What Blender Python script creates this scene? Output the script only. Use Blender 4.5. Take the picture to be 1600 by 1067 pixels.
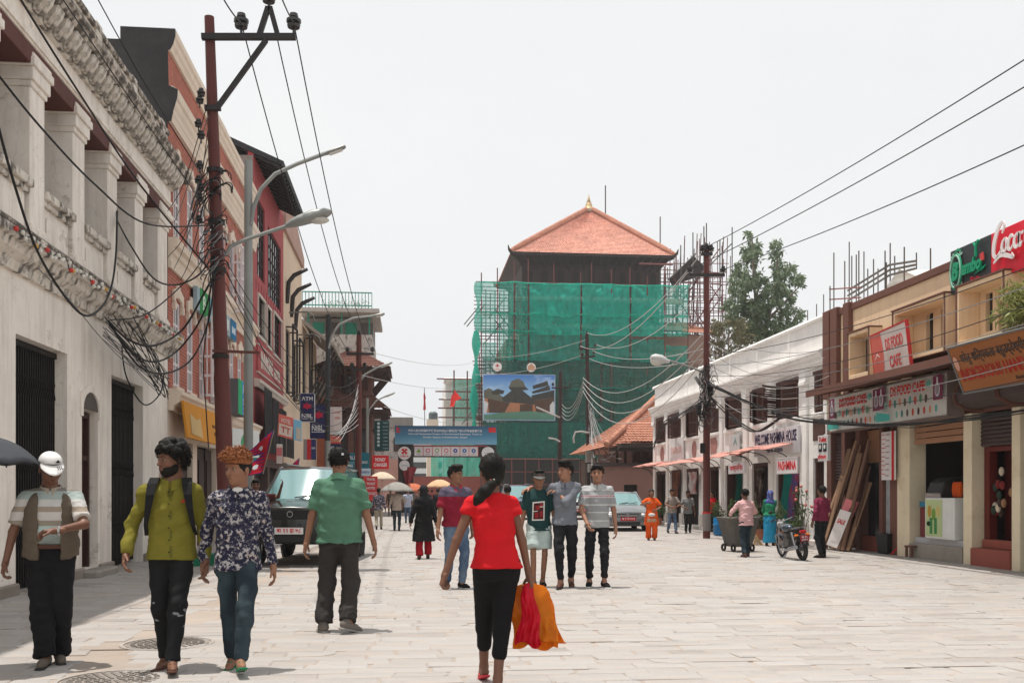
import bpy,bmesh,math,random
import numpy as np
from mathutils import Vector,Matrix
random.seed(7)
RNG=np.random.default_rng(7)
scene=bpy.context.scene
COL=scene.collection
for o in list(bpy.data.objects):bpy.data.objects.remove(o)
# ------------------------------------------------------------------ camera
FPX,HORIZON,EYE=1556.0,768.0,1.38
YAW=math.atan(160/FPX)
SN,CS=math.sin(YAW),math.cos(YAW)
cam_data=bpy.data.cameras.new('camera')
cam_data.sensor_width=36.0
cam_data.lens=FPX/1600*36
cam_data.shift_y=(HORIZON-533.5)/1600
cam_data.clip_start,cam_data.clip_end=0.1,3000
cam=bpy.data.objects.new('camera',cam_data);COL.objects.link(cam)
cam.location=(0,0,EYE)
cam.rotation_euler=(math.radians(90),0,-YAW)
scene.camera=cam
# ------------------------------------------------------------------ sky, sun, exposure
SUN=Vector((-0.165,0.07,1.0)).normalized()
world=bpy.data.worlds.new('World');scene.world=world;world.use_nodes=True
wn=world.node_tree;wn.nodes.clear()
w_out=wn.nodes.new('ShaderNodeOutputWorld');w_bg=wn.nodes.new('ShaderNodeBackground')
sky=wn.nodes.new('ShaderNodeTexSky');sky.sky_type='NISHITA';sky.sun_disc=False
sky.sun_elevation=math.asin(SUN.z);sky.sun_rotation=math.atan2(SUN.x,SUN.y)
sky.altitude=1400;sky.air_density=1.6;sky.dust_density=9.0;sky.ozone_density=1.0
hs=wn.nodes.new('ShaderNodeHueSaturation');hs.inputs['Saturation'].default_value=0.10
tc=wn.nodes.new('ShaderNodeTexCoord')
mp=wn.nodes.new('ShaderNodeMapping');mp.inputs['Scale'].default_value=(1.6,1.6,3.2)
nz=wn.nodes.new('ShaderNodeTexNoise');nz.inputs['Scale'].default_value=1.3;nz.inputs['Detail'].default_value=6;nz.inputs['Roughness'].default_value=0.55
rp=wn.nodes.new('ShaderNodeValToRGB')
rp.color_ramp.elements[0].position=0.35;rp.color_ramp.elements[0].color=(6.95,7.1,7.2,1)
rp.color_ramp.elements[1].position=0.70;rp.color_ramp.elements[1].color=(7.5,7.5,7.5,1)
mx=wn.nodes.new('ShaderNodeMix');mx.data_type='RGBA';mx.inputs['Factor'].default_value=0.86
L=wn.links.new
L(tc.outputs['Generated'],mp.inputs['Vector']);L(mp.outputs['Vector'],nz.inputs['Vector']);L(nz.outputs['Fac'],rp.inputs['Fac'])
L(sky.outputs['Color'],hs.inputs['Color']);L(hs.outputs['Color'],mx.inputs['A']);L(rp.outputs['Color'],mx.inputs['B'])
L(mx.outputs['Result'],w_bg.inputs['Color']);L(w_bg.outputs['Background'],w_out.inputs['Surface'])
w_bg.inputs['Strength'].default_value=0.10
sun_data=bpy.data.lights.new('sun','SUN');sun_data.energy=3.5;sun_data.angle=math.radians(0.8);sun_data.color=(1.0,0.94,0.87)
sun=bpy.data.objects.new('sun',sun_data);COL.objects.link(sun)
sun.rotation_euler=SUN.to_track_quat('Z','Y').to_euler();sun.location=(-10,10,40)
vs=scene.view_settings
vs.view_transform='Standard';vs.look='None';vs.exposure=0.40;vs.gamma=1.0;vs.use_curve_mapping=False
scene.cycles.max_bounces=8;scene.cycles.transparent_max_bounces=16;scene.cycles.volume_bounces=0
# ------------------------------------------------------------------ measuring: pixels of the photograph to places in the street
def ray(x,y):
 a=(x-800)/FPX;b=-(y-HORIZON)/FPX
 return Vector((a*CS+SN,CS-a*SN,b))
def gp(x,y,z=0.0):
 d=ray(x,y);t=(z-EYE)/d.z
 return Vector((d.x*t,d.y*t,z))
def onX(x,y,X):
 d=ray(x,y);t=X/d.x
 return Vector((X,d.y*t,EYE+d.z*t))
def onY(x,y,Y):
 d=ray(x,y);t=Y/d.y
 return Vector((d.x*t,Y,EYE+d.z*t))
# ------------------------------------------------------------------ materials
MATS={}
def lin(c):
 """display colour 0-255 -> linear"""
 return tuple(((v/255+0.055)/1.055)**2.4 if v/255>0.04045 else v/255/12.92 for v in c)
class NT:
 def __init__(s,m):s.t=m.node_tree;s.n=s.t.nodes;s.l=s.t.links
 def new(s,typ,**kw):
  n=s.n.new('ShaderNode'+typ)
  for k,v in kw.items():
   if k.startswith('i_'):
    n.inputs[k[2:].replace('_',' ')].default_value=v
   else:setattr(n,k,v)
  return n
 def link(s,a,b):s.l.new(a,b)
 def coord(s,scale=(1,1,1),rot=(0,0,0),kind='Object'):
  tc=s.new('TexCoord');mp=s.new('Mapping')
  mp.inputs['Scale'].default_value=scale;mp.inputs['Rotation'].default_value=rot
  s.link(tc.outputs[kind],mp.inputs['Vector']);return mp.outputs['Vector']
 def noise(s,vec,scale,detail=4,rough=0.55):
  n=s.new('TexNoise');n.inputs['Scale'].default_value=scale;n.inputs['Detail'].default_value=detail;n.inputs['Roughness'].default_value=rough
  s.link(vec,n.inputs['Vector']);return n.outputs['Fac']
 def ramp(s,fac,stops):
  r=s.new('ValToRGB');e=r.color_ramp.elements
  while len(e)<len(stops):e.new(0.5)
  for k,(p,c)in enumerate(stops):
   e[k].position=p
   if not isinstance(c,(tuple,list)):c=(c,c,c)
   e[k].color=(*c[:3],1)
  s.link(fac,r.inputs['Fac']);return r.outputs['Color']
 def mix(s,fac,a,b,blend='MIX'):
  m=s.new('Mix',data_type='RGBA',blend_type=blend)
  for sock,v in(('Factor',fac),('A',a),('B',b)):
   if isinstance(v,(int,float)):m.inputs[sock].default_value=v if sock=='Factor' else(v,v,v,1)
   elif isinstance(v,tuple):m.inputs[sock].default_value=(*v[:3],1)
   else:s.link(v,m.inputs[sock])
  return m.outputs['Result']
 def math(s,op,a,b=0.0):
  m=s.new('Math',operation=op)
  for k,v in enumerate((a,b)):
   if isinstance(v,(int,float)):m.inputs[k].default_value=v
   else:s.link(v,m.inputs[k])
  return m.outputs[0]
 def sep(s,vec):
  n=s.new('SeparateXYZ');s.link(vec,n.inputs[0]);return n.outputs
 def bump(s,h,strength=0.3,dist=0.02,normal=None):
  b=s.new('Bump');b.inputs['Strength'].default_value=strength;b.inputs['Distance'].default_value=dist
  s.link(h,b.inputs['Height'])
  if normal is not None:s.link(normal,b.inputs['Normal'])
  return b.outputs['Normal']
def newmat(key):
 m=bpy.data.materials.new(key);m.use_nodes=True;m.node_tree.nodes.clear()
 t=NT(m);out=t.new('OutputMaterial');b=t.new('BsdfPrincipled');t.link(b.outputs[0],out.inputs['Surface'])
 b.inputs['Specular IOR Level'].default_value=0.3
 return m,t,b,out
def mat(key,col=None,rough=0.8,var=0.18,scale=4.0,bump=0.15,bscale=None,metal=0.0,dirt=0.0,dirtcol=(0.06,0.05,0.04),streak=0.0,spec=0.3,emit=0.0,coat=0.0):
 """painted / plain surface: base colour with two scales of variation, dirt patches, vertical rain streaks and fine relief"""
 if key in MATS:return MATS[key]
 m,t,b,out=newmat(key)
 vec=t.coord()
 n1=t.noise(vec,scale,5,0.6);n2=t.noise(vec,scale*0.17,3)
 f=t.mix(0.5,t.ramp(n1,[(0.25,1-var),(0.75,1+var*0.5)]),t.ramp(n2,[(0.3,1-var),(0.7,1+var*0.6)]))
 c=t.mix(1.0,(col[0],col[1],col[2]),f,'MULTIPLY')
 if dirt>0:
  d=t.noise(vec,scale*0.5,8,0.72)
  c=t.mix(t.math('MULTIPLY',t.ramp(d,[(0.52,0.0),(0.72,1.0)]),dirt),c,dirtcol)
 if streak>0:
  v2=t.coord((6,6,0.35));d=t.noise(v2,1.1,6,0.7)
  c=t.mix(t.math('MULTIPLY',t.ramp(d,[(0.5,0.0),(0.75,1.0)]),streak),c,dirtcol)
 t.link(c,b.inputs['Base Color'])
 b.inputs['Metallic'].default_value=metal;b.inputs['Specular IOR Level'].default_value=spec
 t.link(t.ramp(n1,[(0.2,max(0.05,rough-0.1)),(0.8,min(1,rough+0.1))]),b.inputs['Roughness'])
 if bump>0:t.link(t.bump(t.noise(vec,bscale or scale*6,6,0.65),bump,0.02),b.inputs['Normal'])
 if coat:b.inputs['Coat Weight'].default_value=coat;b.inputs['Coat Roughness'].default_value=0.05
 if emit:b.inputs['Emission Color'].default_value=(*col,1);b.inputs['Emission Strength'].default_value=emit
 m.diffuse_color=(*col[:3],1)
 MATS[key]=m;return m
def C(r,g,b,key=None,**kw):
 """paint of the surface's own colour, given as display values"""
 return mat(key or 'paint_%d_%d_%d_%s'%(r,g,b,'_'.join('%s%s'%kv for kv in sorted(kw.items()))),lin((r,g,b)),**dict(dict(dirt=.12,dirtcol=(.22,.18,.15),streak=.12),**kw))
# ------------------------------------------------------------------ mesh builder
class MB:
 def __init__(s):s.v=[];s.f=[];s.fm=[];s.mats=[];s.cur=0
 def use(s,m):
  if m not in s.mats:s.mats.append(m)
  s.cur=s.mats.index(m);return s
 def add(s,verts,faces):
  o=len(s.v);s.v.extend([tuple(p)for p in verts])
  for f in faces:s.f.append(tuple(i+o for i in f));s.fm.append(s.cur)
  return s
 def poly(s,pts):return s.add(pts,[tuple(range(len(pts)))])
 def box(s,a,b,M=None):
  (x0,y0,z0),(x1,y1,z1)=a,b
  x0,x1=min(x0,x1),max(x0,x1);y0,y1=min(y0,y1),max(y0,y1);z0,z1=min(z0,z1),max(z0,z1)
  v=[(x0,y0,z0),(x1,y0,z0),(x1,y1,z0),(x0,y1,z0),(x0,y0,z1),(x1,y0,z1),(x1,y1,z1),(x0,y1,z1)]
  if M is not None:v=[M@Vector(p)for p in v]
  return s.add(v,[(0,3,2,1),(4,5,6,7),(0,1,5,4),(1,2,6,5),(2,3,7,6),(3,0,4,7)])
 def cbox(s,c,size,rz=0.0,rx=0.0,ry=0.0):
  M=Matrix.Translation(c)@Matrix.Rotation(rz,4,'Z')@Matrix.Rotation(ry,4,'Y')@Matrix.Rotation(rx,4,'X')
  h=[q/2 for q in size]
  return s.box((-h[0],-h[1],-h[2]),h,M)
 def bar(s,p0,p1,w,h=None,up=(0,0,1)):
  """square bar from p0 to p1"""
  p0,p1=Vector(p0),Vector(p1);d=(p1-p0);L=d.length
  if L<1e-6:return s
  d.normalize();u=Vector(up)
  if abs(d.dot(u))>0.98:u=Vector((0,1,0))
  x=d.cross(u).normalized();y=x.cross(d)
  M=Matrix((x.to_4d(),d.to_4d(),y.to_4d(),p0.to_4d())).transposed();M[3]=(0,0,0,1)
  h=h or w
  return s.box((-w/2,0,-h/2),(w/2,L,h/2),M)
 def prism(s,poly,fn,t0,t1):
  """poly: 2-D outline; fn(u, v, t) -> 3-D point"""
  n=len(poly);v=[fn(u,w,t0)for u,w in poly]+[fn(u,w,t1)for u,w in poly]
  return s.add(v,[tuple(range(n-1,-1,-1)),tuple(range(n,2*n))]+[(i,(i+1)%n,n+(i+1)%n,n+i)for i in range(n)])
 def tube(s,pts,r,n=8,caps=True):
  pts=[Vector(p)for p in pts];k=len(pts)
  rs=r if isinstance(r,(list,tuple))else[r]*k
  vs,fs=[],[];prev=None
  for i,p in enumerate(pts):
   d=(pts[min(i+1,k-1)]-pts[max(i-1,0)])
   d=d.normalized()if d.length>1e-9 else Vector((0,0,1))
   if prev is None:
    u=Vector((0,0,1))if abs(d.z)<0.9 else Vector((1,0,0))
    x=d.cross(u).normalized()
   else:
    x=(prev-d*prev.dot(d))
    x=x.normalized()if x.length>1e-6 else d.orthogonal().normalized()
   prev=x;y=d.cross(x)
   for j in range(n):
    a=2*math.pi*j/n
    vs.append(p+(x*math.cos(a)+y*math.sin(a))*rs[i])
  for i in range(k-1):
   for j in range(n):
    fs.append((i*n+j,i*n+(j+1)%n,(i+1)*n+(j+1)%n,(i+1)*n+j))
  if caps:fs+=[tuple(range(n-1,-1,-1)),tuple(range((k-1)*n,k*n))]
  return s.add(vs,fs)
 def lathe(s,prof,c=(0,0,0),n=16,M=None,arc=2*math.pi):
  vs,fs=[],[];c=Vector(c);k=len(prof)
  for r,z in prof:
   for j in range(n):
    a=arc*j/n
    p=Vector((r*math.cos(a),r*math.sin(a),z))
    vs.append((M@p if M is not None else p)+c)
  for i in range(k-1):
   for j in range(n):
    fs.append((i*n+j,i*n+(j+1)%n,(i+1)*n+(j+1)%n,(i+1)*n+j))
  if prof[0][0]>1e-4:fs.append(tuple(range(n-1,-1,-1)))
  if prof[-1][0]>1e-4:fs.append(tuple(range((k-1)*n,k*n)))
  return s.add(vs,fs)
 def torus(s,c,R,r,axis='X',n=28,m=10,sq=1.0):
  vs,fs=[],[];c=Vector(c)
  for i in range(n):
   a=2*math.pi*i/n
   for j in range(m):
    b=2*math.pi*j/m
    q=R+r*math.cos(b);w=r*sq*math.sin(b)
    p={'X':(w,q*math.cos(a),q*math.sin(a)),'Y':(q*math.cos(a),w,q*math.sin(a)),'Z':(q*math.cos(a),q*math.sin(a),w)}[axis]
    vs.append(c+Vector(p))
  for i in range(n):
   for j in range(m):
    fs.append((i*m+j,((i+1)%n)*m+j,((i+1)%n)*m+(j+1)%m,i*m+(j+1)%m))
  return s.add(vs,fs)
 def ball(s,c,r,n=12,m=8):
  rr=r if isinstance(r,(tuple,list))else(r,r,r);vs,fs=[],[];c=Vector(c)
  for i in range(m+1):
   t=math.pi*i/m
   for j in range(n):
    a=2*math.pi*j/n
    vs.append(c+Vector((rr[0]*math.sin(t)*math.cos(a),rr[1]*math.sin(t)*math.sin(a),rr[2]*math.cos(t))))
  for i in range(m):
   for j in range(n):
    fs.append((i*n+j,(i+1)*n+j,(i+1)*n+(j+1)%n,i*n+(j+1)%n))
  return s.add(vs,fs)
 def loft(s,rings,caps=True):
  n=len(rings[0]);vs=[p for r in rings for p in r];fs=[]
  for i in range(len(rings)-1):
   for j in range(n):
    fs.append((i*n+j,i*n+(j+1)%n,(i+1)*n+(j+1)%n,(i+1)*n+j))
  if caps:fs+=[tuple(range(n-1,-1,-1)),tuple(range((len(rings)-1)*n,len(rings)*n))]
  return s.add(vs,fs)
 def sheet(s,fn,nu,nv):
  vs=[fn(i/nu,j/nv)for j in range(nv+1)for i in range(nu+1)]
  return s.add(vs,[(j*(nu+1)+i,j*(nu+1)+i+1,(j+1)*(nu+1)+i+1,(j+1)*(nu+1)+i)for j in range(nv)for i in range(nu)])
 def build(s,name,parent=None,m=None,smooth=False,bevel=0.0,seg=1,sub=0,solid=0.0,fix=True):
  me=bpy.data.meshes.new(name)
  me.from_pydata([tuple(p)for p in s.v],[],s.f)
  mats=s.mats or([m]if m else[])
  if m and not s.mats:mats=[m]
  for q in mats:me.materials.append(q)
  if s.mats and len(s.mats)>1:me.polygons.foreach_set('material_index',s.fm)
  if smooth:me.polygons.foreach_set('use_smooth',[True]*len(me.polygons))
  if fix:
   bm=bmesh.new();bm.from_mesh(me);bmesh.ops.recalc_face_normals(bm,faces=bm.faces);bm.to_mesh(me);bm.free()
  me.update()
  o=bpy.data.objects.new(name,me);COL.objects.link(o)
  if parent is not None:
   o.parent=parent
   if parent.name in WROOTS:o.matrix_parent_inverse=Matrix.Translation(-parent.location)
  if bevel>0:
   b=o.modifiers.new('bevel','BEVEL');b.width=bevel;b.segments=seg;b.limit_method='ANGLE';b.angle_limit=math.radians(40)
  if sub:q=o.modifiers.new('sub','SUBSURF');q.levels=sub;q.render_levels=sub
  if solid:q=o.modifiers.new('solid','SOLIDIFY');q.thickness=solid;q.offset=0
  if smooth and not sub:
   try:me.set_sharp_from_angle(angle=math.radians(40))
   except Exception:pass
  return o
WROOTS=set()
def place(name,label,cat,loc,group=None,kind=None):
 """a thing whose parts are written in street coordinates"""
 o=thing(name,label,cat,loc,0,group)
 if kind:o['kind']=kind
 WROOTS.add(o.name);return o
def tag(o,label=None,cat=None,group=None,kind=None):
 if label:o['label']=label
 if cat:o['category']=cat
 if group:o['group']=group
 if kind:o['kind']=kind
 return o
def thing(name,label,cat,loc=(0,0,0),rz=0.0,group=None,scale=1.0):
 o=bpy.data.objects.new(name,None);COL.objects.link(o)
 o.location=loc;o.rotation_euler=(0,0,rz);o.scale=(scale,)*3
 o.empty_display_size=0.2
 return tag(o,label,cat,group)
def copy_tree(o,parent=None):
 c=o.copy();COL.objects.link(c);c.parent=parent
 for ch in o.children:copy_tree(ch,c)
 return c
def kid(src,parent,loc=None,rz=None,scale=None):
 """copy of one part (shared mesh)"""
 c=src.copy();COL.objects.link(c);c.parent=parent
 if loc is not None:c.location=loc
 if rz is not None:c.rotation_euler=(0,0,rz)
 if scale is not None:c.scale=scale
 return c
# ------------------------------------------------------------------ lettering and flat print
_txt={}
def text_mesh(s,bold=0.0,ext=0.01,shear=0.0):
 k=(s,bold,ext,shear)
 if k in _txt:return _txt[k]
 cu=bpy.data.curves.new('lettering','FONT');cu.body=s;cu.size=1;cu.offset=bold;cu.extrude=ext;cu.resolution_u=3;cu.shear=shear
 ob=bpy.data.objects.new('lettering',cu);COL.objects.link(ob)
 dg=bpy.context.evaluated_depsgraph_get();me=bpy.data.meshes.new_from_object(ob.evaluated_get(dg))
 bpy.data.objects.remove(ob);bpy.data.curves.remove(cu)
 vs=np.empty(len(me.vertices)*3);me.vertices.foreach_get('co',vs);vs=vs.reshape(-1,3)
 if len(vs)==0:vs=np.zeros((1,3))
 _txt[k]=(vs,[tuple(p.vertices)for p in me.polygons],vs.min(0),vs.max(0));bpy.data.meshes.remove(me)
 return _txt[k]
class Frame:
 """a local plane: centre c, u to the reader's right, v up, n towards the reader"""
 def __init__(s,c,u,v=(0,0,1)):
  s.c=Vector(c);s.u=Vector(u).normalized();s.v=Vector(v).normalized();s.n=s.u.cross(s.v).normalized()
 def p(s,a,b,d=0.0):return s.c+s.u*a+s.v*b+s.n*d
def lettering(fr,s,cx,cy,w,h,m,parent,d=0.004,bold=0.016,ext=0.003,shear=0.0,name='lettering',keep=False):
 vs,fs,lo,hi=text_mesh(s,bold,0.01,shear)
 sz=np.maximum(hi-lo,1e-6);mid=(lo+hi)/2
 sx,sy=w/sz[0],h/sz[1]
 if keep:sx=sy=min(sx,sy)
 b=MB().use(m)
 b.add([fr.p((p[0]-mid[0])*sx+cx,(p[1]-mid[1])*sy+cy,d+ext+(p[2]/0.01)*ext)for p in vs],fs)
 return b.build(name,parent,fix=False)
def flat(fr,poly,m,parent,d=0.004,t=0.003,name='print'):
 return MB().use(m).prism(poly,lambda u,v,w:fr.p(u,v,w),d,d+t).build(name,parent)
def rect(x0,y0,x1,y1):return[(x0,y0),(x1,y0),(x1,y1),(x0,y1)]
def disc(cx,cy,r,n=24,ry=None):return[(cx+r*math.cos(2*math.pi*k/n),cy+(ry or r)*math.sin(2*math.pi*k/n))for k in range(n)]
def signboard(name,label,fr,w,h,t,m,items=(),cat='sign',edge=None,group=None,back=None):
 """board of thickness t whose face lies at fr; items: ('t', text, cx, cy, w, h, mat[, kw]) / ('r', x0, y0, x1, y1, mat) / ('p', outline, mat) / ('c', cx, cy, r, mat)"""
 root=thing(name,label,cat,fr.p(0,-h/2,-t),0,group)
 off=root.location.copy()
 loc=Frame(fr.c-off,fr.u,fr.v)
 MB().use(m).prism(rect(-w/2,-h/2,w/2,h/2),lambda u,v,q:loc.p(u,v,q),-t,0).build('board',root,bevel=min(0.006,t*.2))
 if edge is not None:
  e=0.03 if w>1 else 0.018
  b=MB().use(edge)
  for(x0,y0,x1,y1)in((-w/2-e,-h/2-e,w/2+e,-h/2),(-w/2-e,h/2,w/2+e,h/2+e),(-w/2-e,-h/2,-w/2,h/2),(w/2,-h/2,w/2+e,h/2)):
   b.prism(rect(x0,y0,x1,y1),lambda u,v,q:loc.p(u,v,q),-t-0.004,0.012)
  b.build('frame',root)
 for k,it in enumerate(items):
  d=0.003+0.0025*k if it[0]!='t' else 0.003+0.0025*k
  if it[0]=='t':
   kw=it[7]if len(it)>7 else{}
   lettering(loc,it[1],it[2],it[3],it[4],it[5],it[6],root,d=d,**kw)
  elif it[0]=='r':flat(loc,rect(*it[1:5]),it[5],root,d,name=it[6]if len(it)>6 else 'print_panel')
  elif it[0]=='p':flat(loc,it[1],it[2],root,d,name=it[3]if len(it)>3 else 'emblem')
  elif it[0]=='c':flat(loc,disc(it[1],it[2],it[3]),it[4],root,d,name=it[5]if len(it)>5 else 'roundel')
 return root,loc
RIGHT_U,LEFT_U,FRONT_U=(0,-1,0),(0,1,0),(1,0,0)
def catenary(a,b,sag,n=14):
 a,b=Vector(a),Vector(b)
 return[a.lerp(b,k/n)-Vector((0,0,sag*4*(k/n)*(1-k/n)))for k in range(n+1)]
def fb(b,fr,x0,y0,x1,y1,d0,d1):
 """box in a plane's own coordinates (d towards the reader)"""
 return b.prism(rect(x0,y0,x1,y1),lambda u,v,t:fr.p(u,v,t),d0,d1)
def wall_open(fr,x0,y0,x1,y1,holes,T,m,name,parent,ret=True):
 """wall front with real openings (each with its reveals) in the plane fr; holes: (x0, y0, x1, y1)"""
 b=MB().use(m)
 xs=sorted({x0,x1,*[h[0]for h in holes],*[h[2]for h in holes]});ys=sorted({y0,y1,*[h[1]for h in holes],*[h[3]for h in holes]})
 xs=[x for x in xs if x0<=x<=x1];ys=[y for y in ys if y0<=y<=y1]
 for i in range(len(xs)-1):
  for j in range(len(ys)-1):
   cx,cy=(xs[i]+xs[i+1])/2,(ys[j]+ys[j+1])/2
   if any(h[0]<cx<h[2]and h[1]<cy<h[3]for h in holes):continue
   b.poly([fr.p(xs[i],ys[j]),fr.p(xs[i+1],ys[j]),fr.p(xs[i+1],ys[j+1]),fr.p(xs[i],ys[j+1])])
 for(a,c,d,e)in holes:
  for(p,q)in(((a,c),(d,c)),((d,c),(d,e)),((d,e),(a,e)),((a,e),(a,c))):
   if p[1]==q[1]==y0:continue
   b.poly([fr.p(*p),fr.p(*q),fr.p(*q,-T),fr.p(*p,-T)])
 if ret:
  for(p,q)in(((x0,y0),(x0,y1)),((x0,y1),(x1,y1)),((x1,y1),(x1,y0))):
   b.poly([fr.p(*p),fr.p(*q),fr.p(*q,-T),fr.p(*p,-T)])
 return b.build(name,parent,fix=False)
GLASS=None
def glass():
 global GLASS
 if GLASS:return GLASS
 m,t,b,out=newmat('window_glass');vec=t.coord()
 b.inputs['Base Color'].default_value=(0.03,0.035,0.04,1);b.inputs['Specular IOR Level'].default_value=0.6
 t.link(t.ramp(t.noise(vec,3,4),[(0.3,0.04),(0.8,0.25)]),b.inputs['Roughness'])
 GLASS=m;return m
def casement(parent,fr,w,h,cols,rows,frame_m,d=-0.12,fw=0.05,bar=0.03,name='window',panes=True,back=None):
 """window with its frame, glazing bars and one pane for each light; origin of fr: middle of the sill line"""
 f=MB().use(frame_m)
 fb(f,fr,-w/2,0,-w/2+fw,h,d-.04,d+.03);fb(f,fr,w/2-fw,0,w/2,h,d-.04,d+.03)
 fb(f,fr,-w/2+fw,0,w/2-fw,fw,d-.04,d+.028);fb(f,fr,-w/2+fw,h-fw,w/2-fw,h,d-.04,d+.028)
 for i in range(1,cols):
  x=-w/2+fw+(w-2*fw)*i/cols;fb(f,fr,x-bar/2,fw,x+bar/2,h-fw,d-.03,d+.018)
 for j in range(1,rows):
  y=fw+(h-2*fw)*j/rows;fb(f,fr,-w/2+fw,y-bar/2,w/2-fw,y+bar/2,d-.028,d+.014)
 o=f.build(name,parent)
 for i in range(cols):
  for j in range(rows):
   a0=-w/2+fw+(w-2*fw)*i/cols;a1=-w/2+fw+(w-2*fw)*(i+1)/cols
   b0=fw+(h-2*fw)*j/rows;b1=fw+(h-2*fw)*(j+1)/rows
   MB().use(glass()).poly([fr.p(a0,b0,d-.01),fr.p(a1,b0,d-.01),fr.p(a1,b1,d-.01-.004*((i+j)%2)),fr.p(a0,b1,d-.01-.004*(i%2))]).build('pane',o,fix=False)
 return o
def mould(parent,fr,x0,x1,prof,m,name,ends=True):
 """moulding with profile [(projection, height), ...] run along u from x0 to x1"""
 n=len(prof)
 return MB().use(m).prism([(d,z)for d,z in prof],lambda d,z,t:fr.p(t,z,d),x0,x1).build(name,parent)
# ------------------------------------------------------------------ ground and paving
XL,XR=-5.25,10.5
def stone_material():
 m,t,b,out=newmat('paving_stone');vec=t.coord()
 at=t.new('Attribute',attribute_name='tone');at.attribute_type='GEOMETRY'
 tone=at.outputs['Fac']
 base=t.ramp(tone,[(0.0,(0.27,0.245,0.225)),(0.3,(0.345,0.32,0.30)),(0.55,(0.385,0.37,0.355)),(0.75,(0.36,0.33,0.305)),(0.93,(0.40,0.385,0.37)),(1.0,(0.49,0.475,0.46))])
 n1=t.noise(vec,5,7,0.65);n2=t.noise(vec,0.45,4,0.6);n3=t.noise(vec,42,3,0.6)
 f=t.mix(0.5,t.ramp(n1,[(0.25,0.80),(0.8,1.12)]),t.ramp(n2,[(0.3,0.84),(0.72,1.1)]))
 c=t.mix(1.0,base,f,'MULTIPLY')
 c=t.mix(t.math('MULTIPLY',t.ramp(t.noise(vec,1.4,8,0.7),[(0.46,0.0),(0.70,1.0)]),0.55),c,(0.41,0.325,0.26))
 c=t.mix(t.math('MULTIPLY',t.ramp(n3,[(0.62,0.0),(0.72,1.0)]),0.30),c,(0.16,0.13,0.11))
 c=t.mix(t.math('MULTIPLY',t.ramp(t.noise(vec,0.8,9,0.78),[(0.57,0.0),(0.74,1.0)]),0.5),c,(0.22,0.19,0.165))
 t.link(c,b.inputs['Base Color']);b.inputs['Specular IOR Level'].default_value=0.35
 t.link(t.ramp(n1,[(0.2,0.5),(0.8,0.8)]),b.inputs['Roughness'])
 t.link(t.bump(t.mix(0.5,t.noise(vec,60,5,0.7),n1),0.25,0.012),b.inputs['Normal'])
 MATS['paving_stone']=m;return m
STONE=stone_material()
DUST=mat('dusty_mortar',(0.37,0.315,0.27),rough=0.95,var=0.25,scale=3,bump=0.3,dirt=0.5,dirtcol=(0.24,0.17,0.12))
ground=tag(MB().use(mat('far_ground',(0.36,0.33,0.29),rough=0.95,var=0.2,scale=0.3,bump=0.1)).poly([(-250,-40,-0.07),(250,-40,-0.07),(250,420,-0.07),(-250,420,-0.07)]).build('ground'),kind='structure')
pavement=tag(MB().use(DUST).poly([(-16,2,-0.004),(16,2,-0.004),(16,130,-0.004),(-16,130,-0.004)]).build('pavement'),kind='structure')
def kerb_x(y):
 return 7.95+(9.25-7.95)*min(1,max(0,(y-12.4)/9.0))
def gutter_x(y):return-2.55+0.05*(y-8)*0.5 if y<20 else-2.25
def stone_geo(x0,y0,x1,y1,z,th,rnd):
 j=lambda:rnd.uniform(-0.022,0.022)
 g=0.001+rnd.random()*0.004;e=0.008+rnd.random()*0.010
 c=[(x0+g+j(),y0+g+j()*.6),(x1-g+j(),y0+g+j()*.6),(x1-g+j(),y1-g+j()*.6),(x0+g+j(),y1-g+j()*.6)]
 tx,ty=rnd.uniform(-.006,.006),rnd.uniform(-.006,.006)
 mx_,my_=(x0+x1)/2,(y0+y1)/2
 if rnd.random()<0.22:
  k=rnd.randrange(4);p,q,r=c[k],c[k-1],c[(k+1)%4];w1,w2=rnd.uniform(.1,.3),rnd.uniform(.2,.5)
  c[k:k+1]=[(p[0]+(q[0]-p[0])*w1,p[1]+(q[1]-p[1])*w1),(p[0]+(r[0]-p[0])*w2,p[1]+(r[1]-p[1])*w2)]
 n=len(c);cx=sum(p[0]for p in c)/n;cy=sum(p[1]for p in c)/n
 zz=lambda p:z+(p[0]-mx_)*tx+(p[1]-my_)*ty
 def inset(p):d=Vector((cx-p[0],cy-p[1]));d.normalize();return(p[0]+d.x*e,p[1]+d.y*e)
 bot=[(p[0],p[1],z-th)for p in c];mid=[(p[0],p[1],zz(p)-0.006)for p in c];top=[(*inset(p),zz(p))for p in c]
 vs=bot+mid+top
 fs=[tuple(range(2*n,3*n))]+[(i,(i+1)%n,n+(i+1)%n,n+i)for i in range(n)]+[(n+i,n+(i+1)%n,2*n+(i+1)%n,2*n+i)for i in range(n)]
 return vs,fs
def tone_attr(me,tones):
 a=me.attributes.new('tone','FLOAT','FACE');a.data.foreach_set('value',tones)
MANHOLES=[gp(178,1062),gp(262,1005)]
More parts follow.
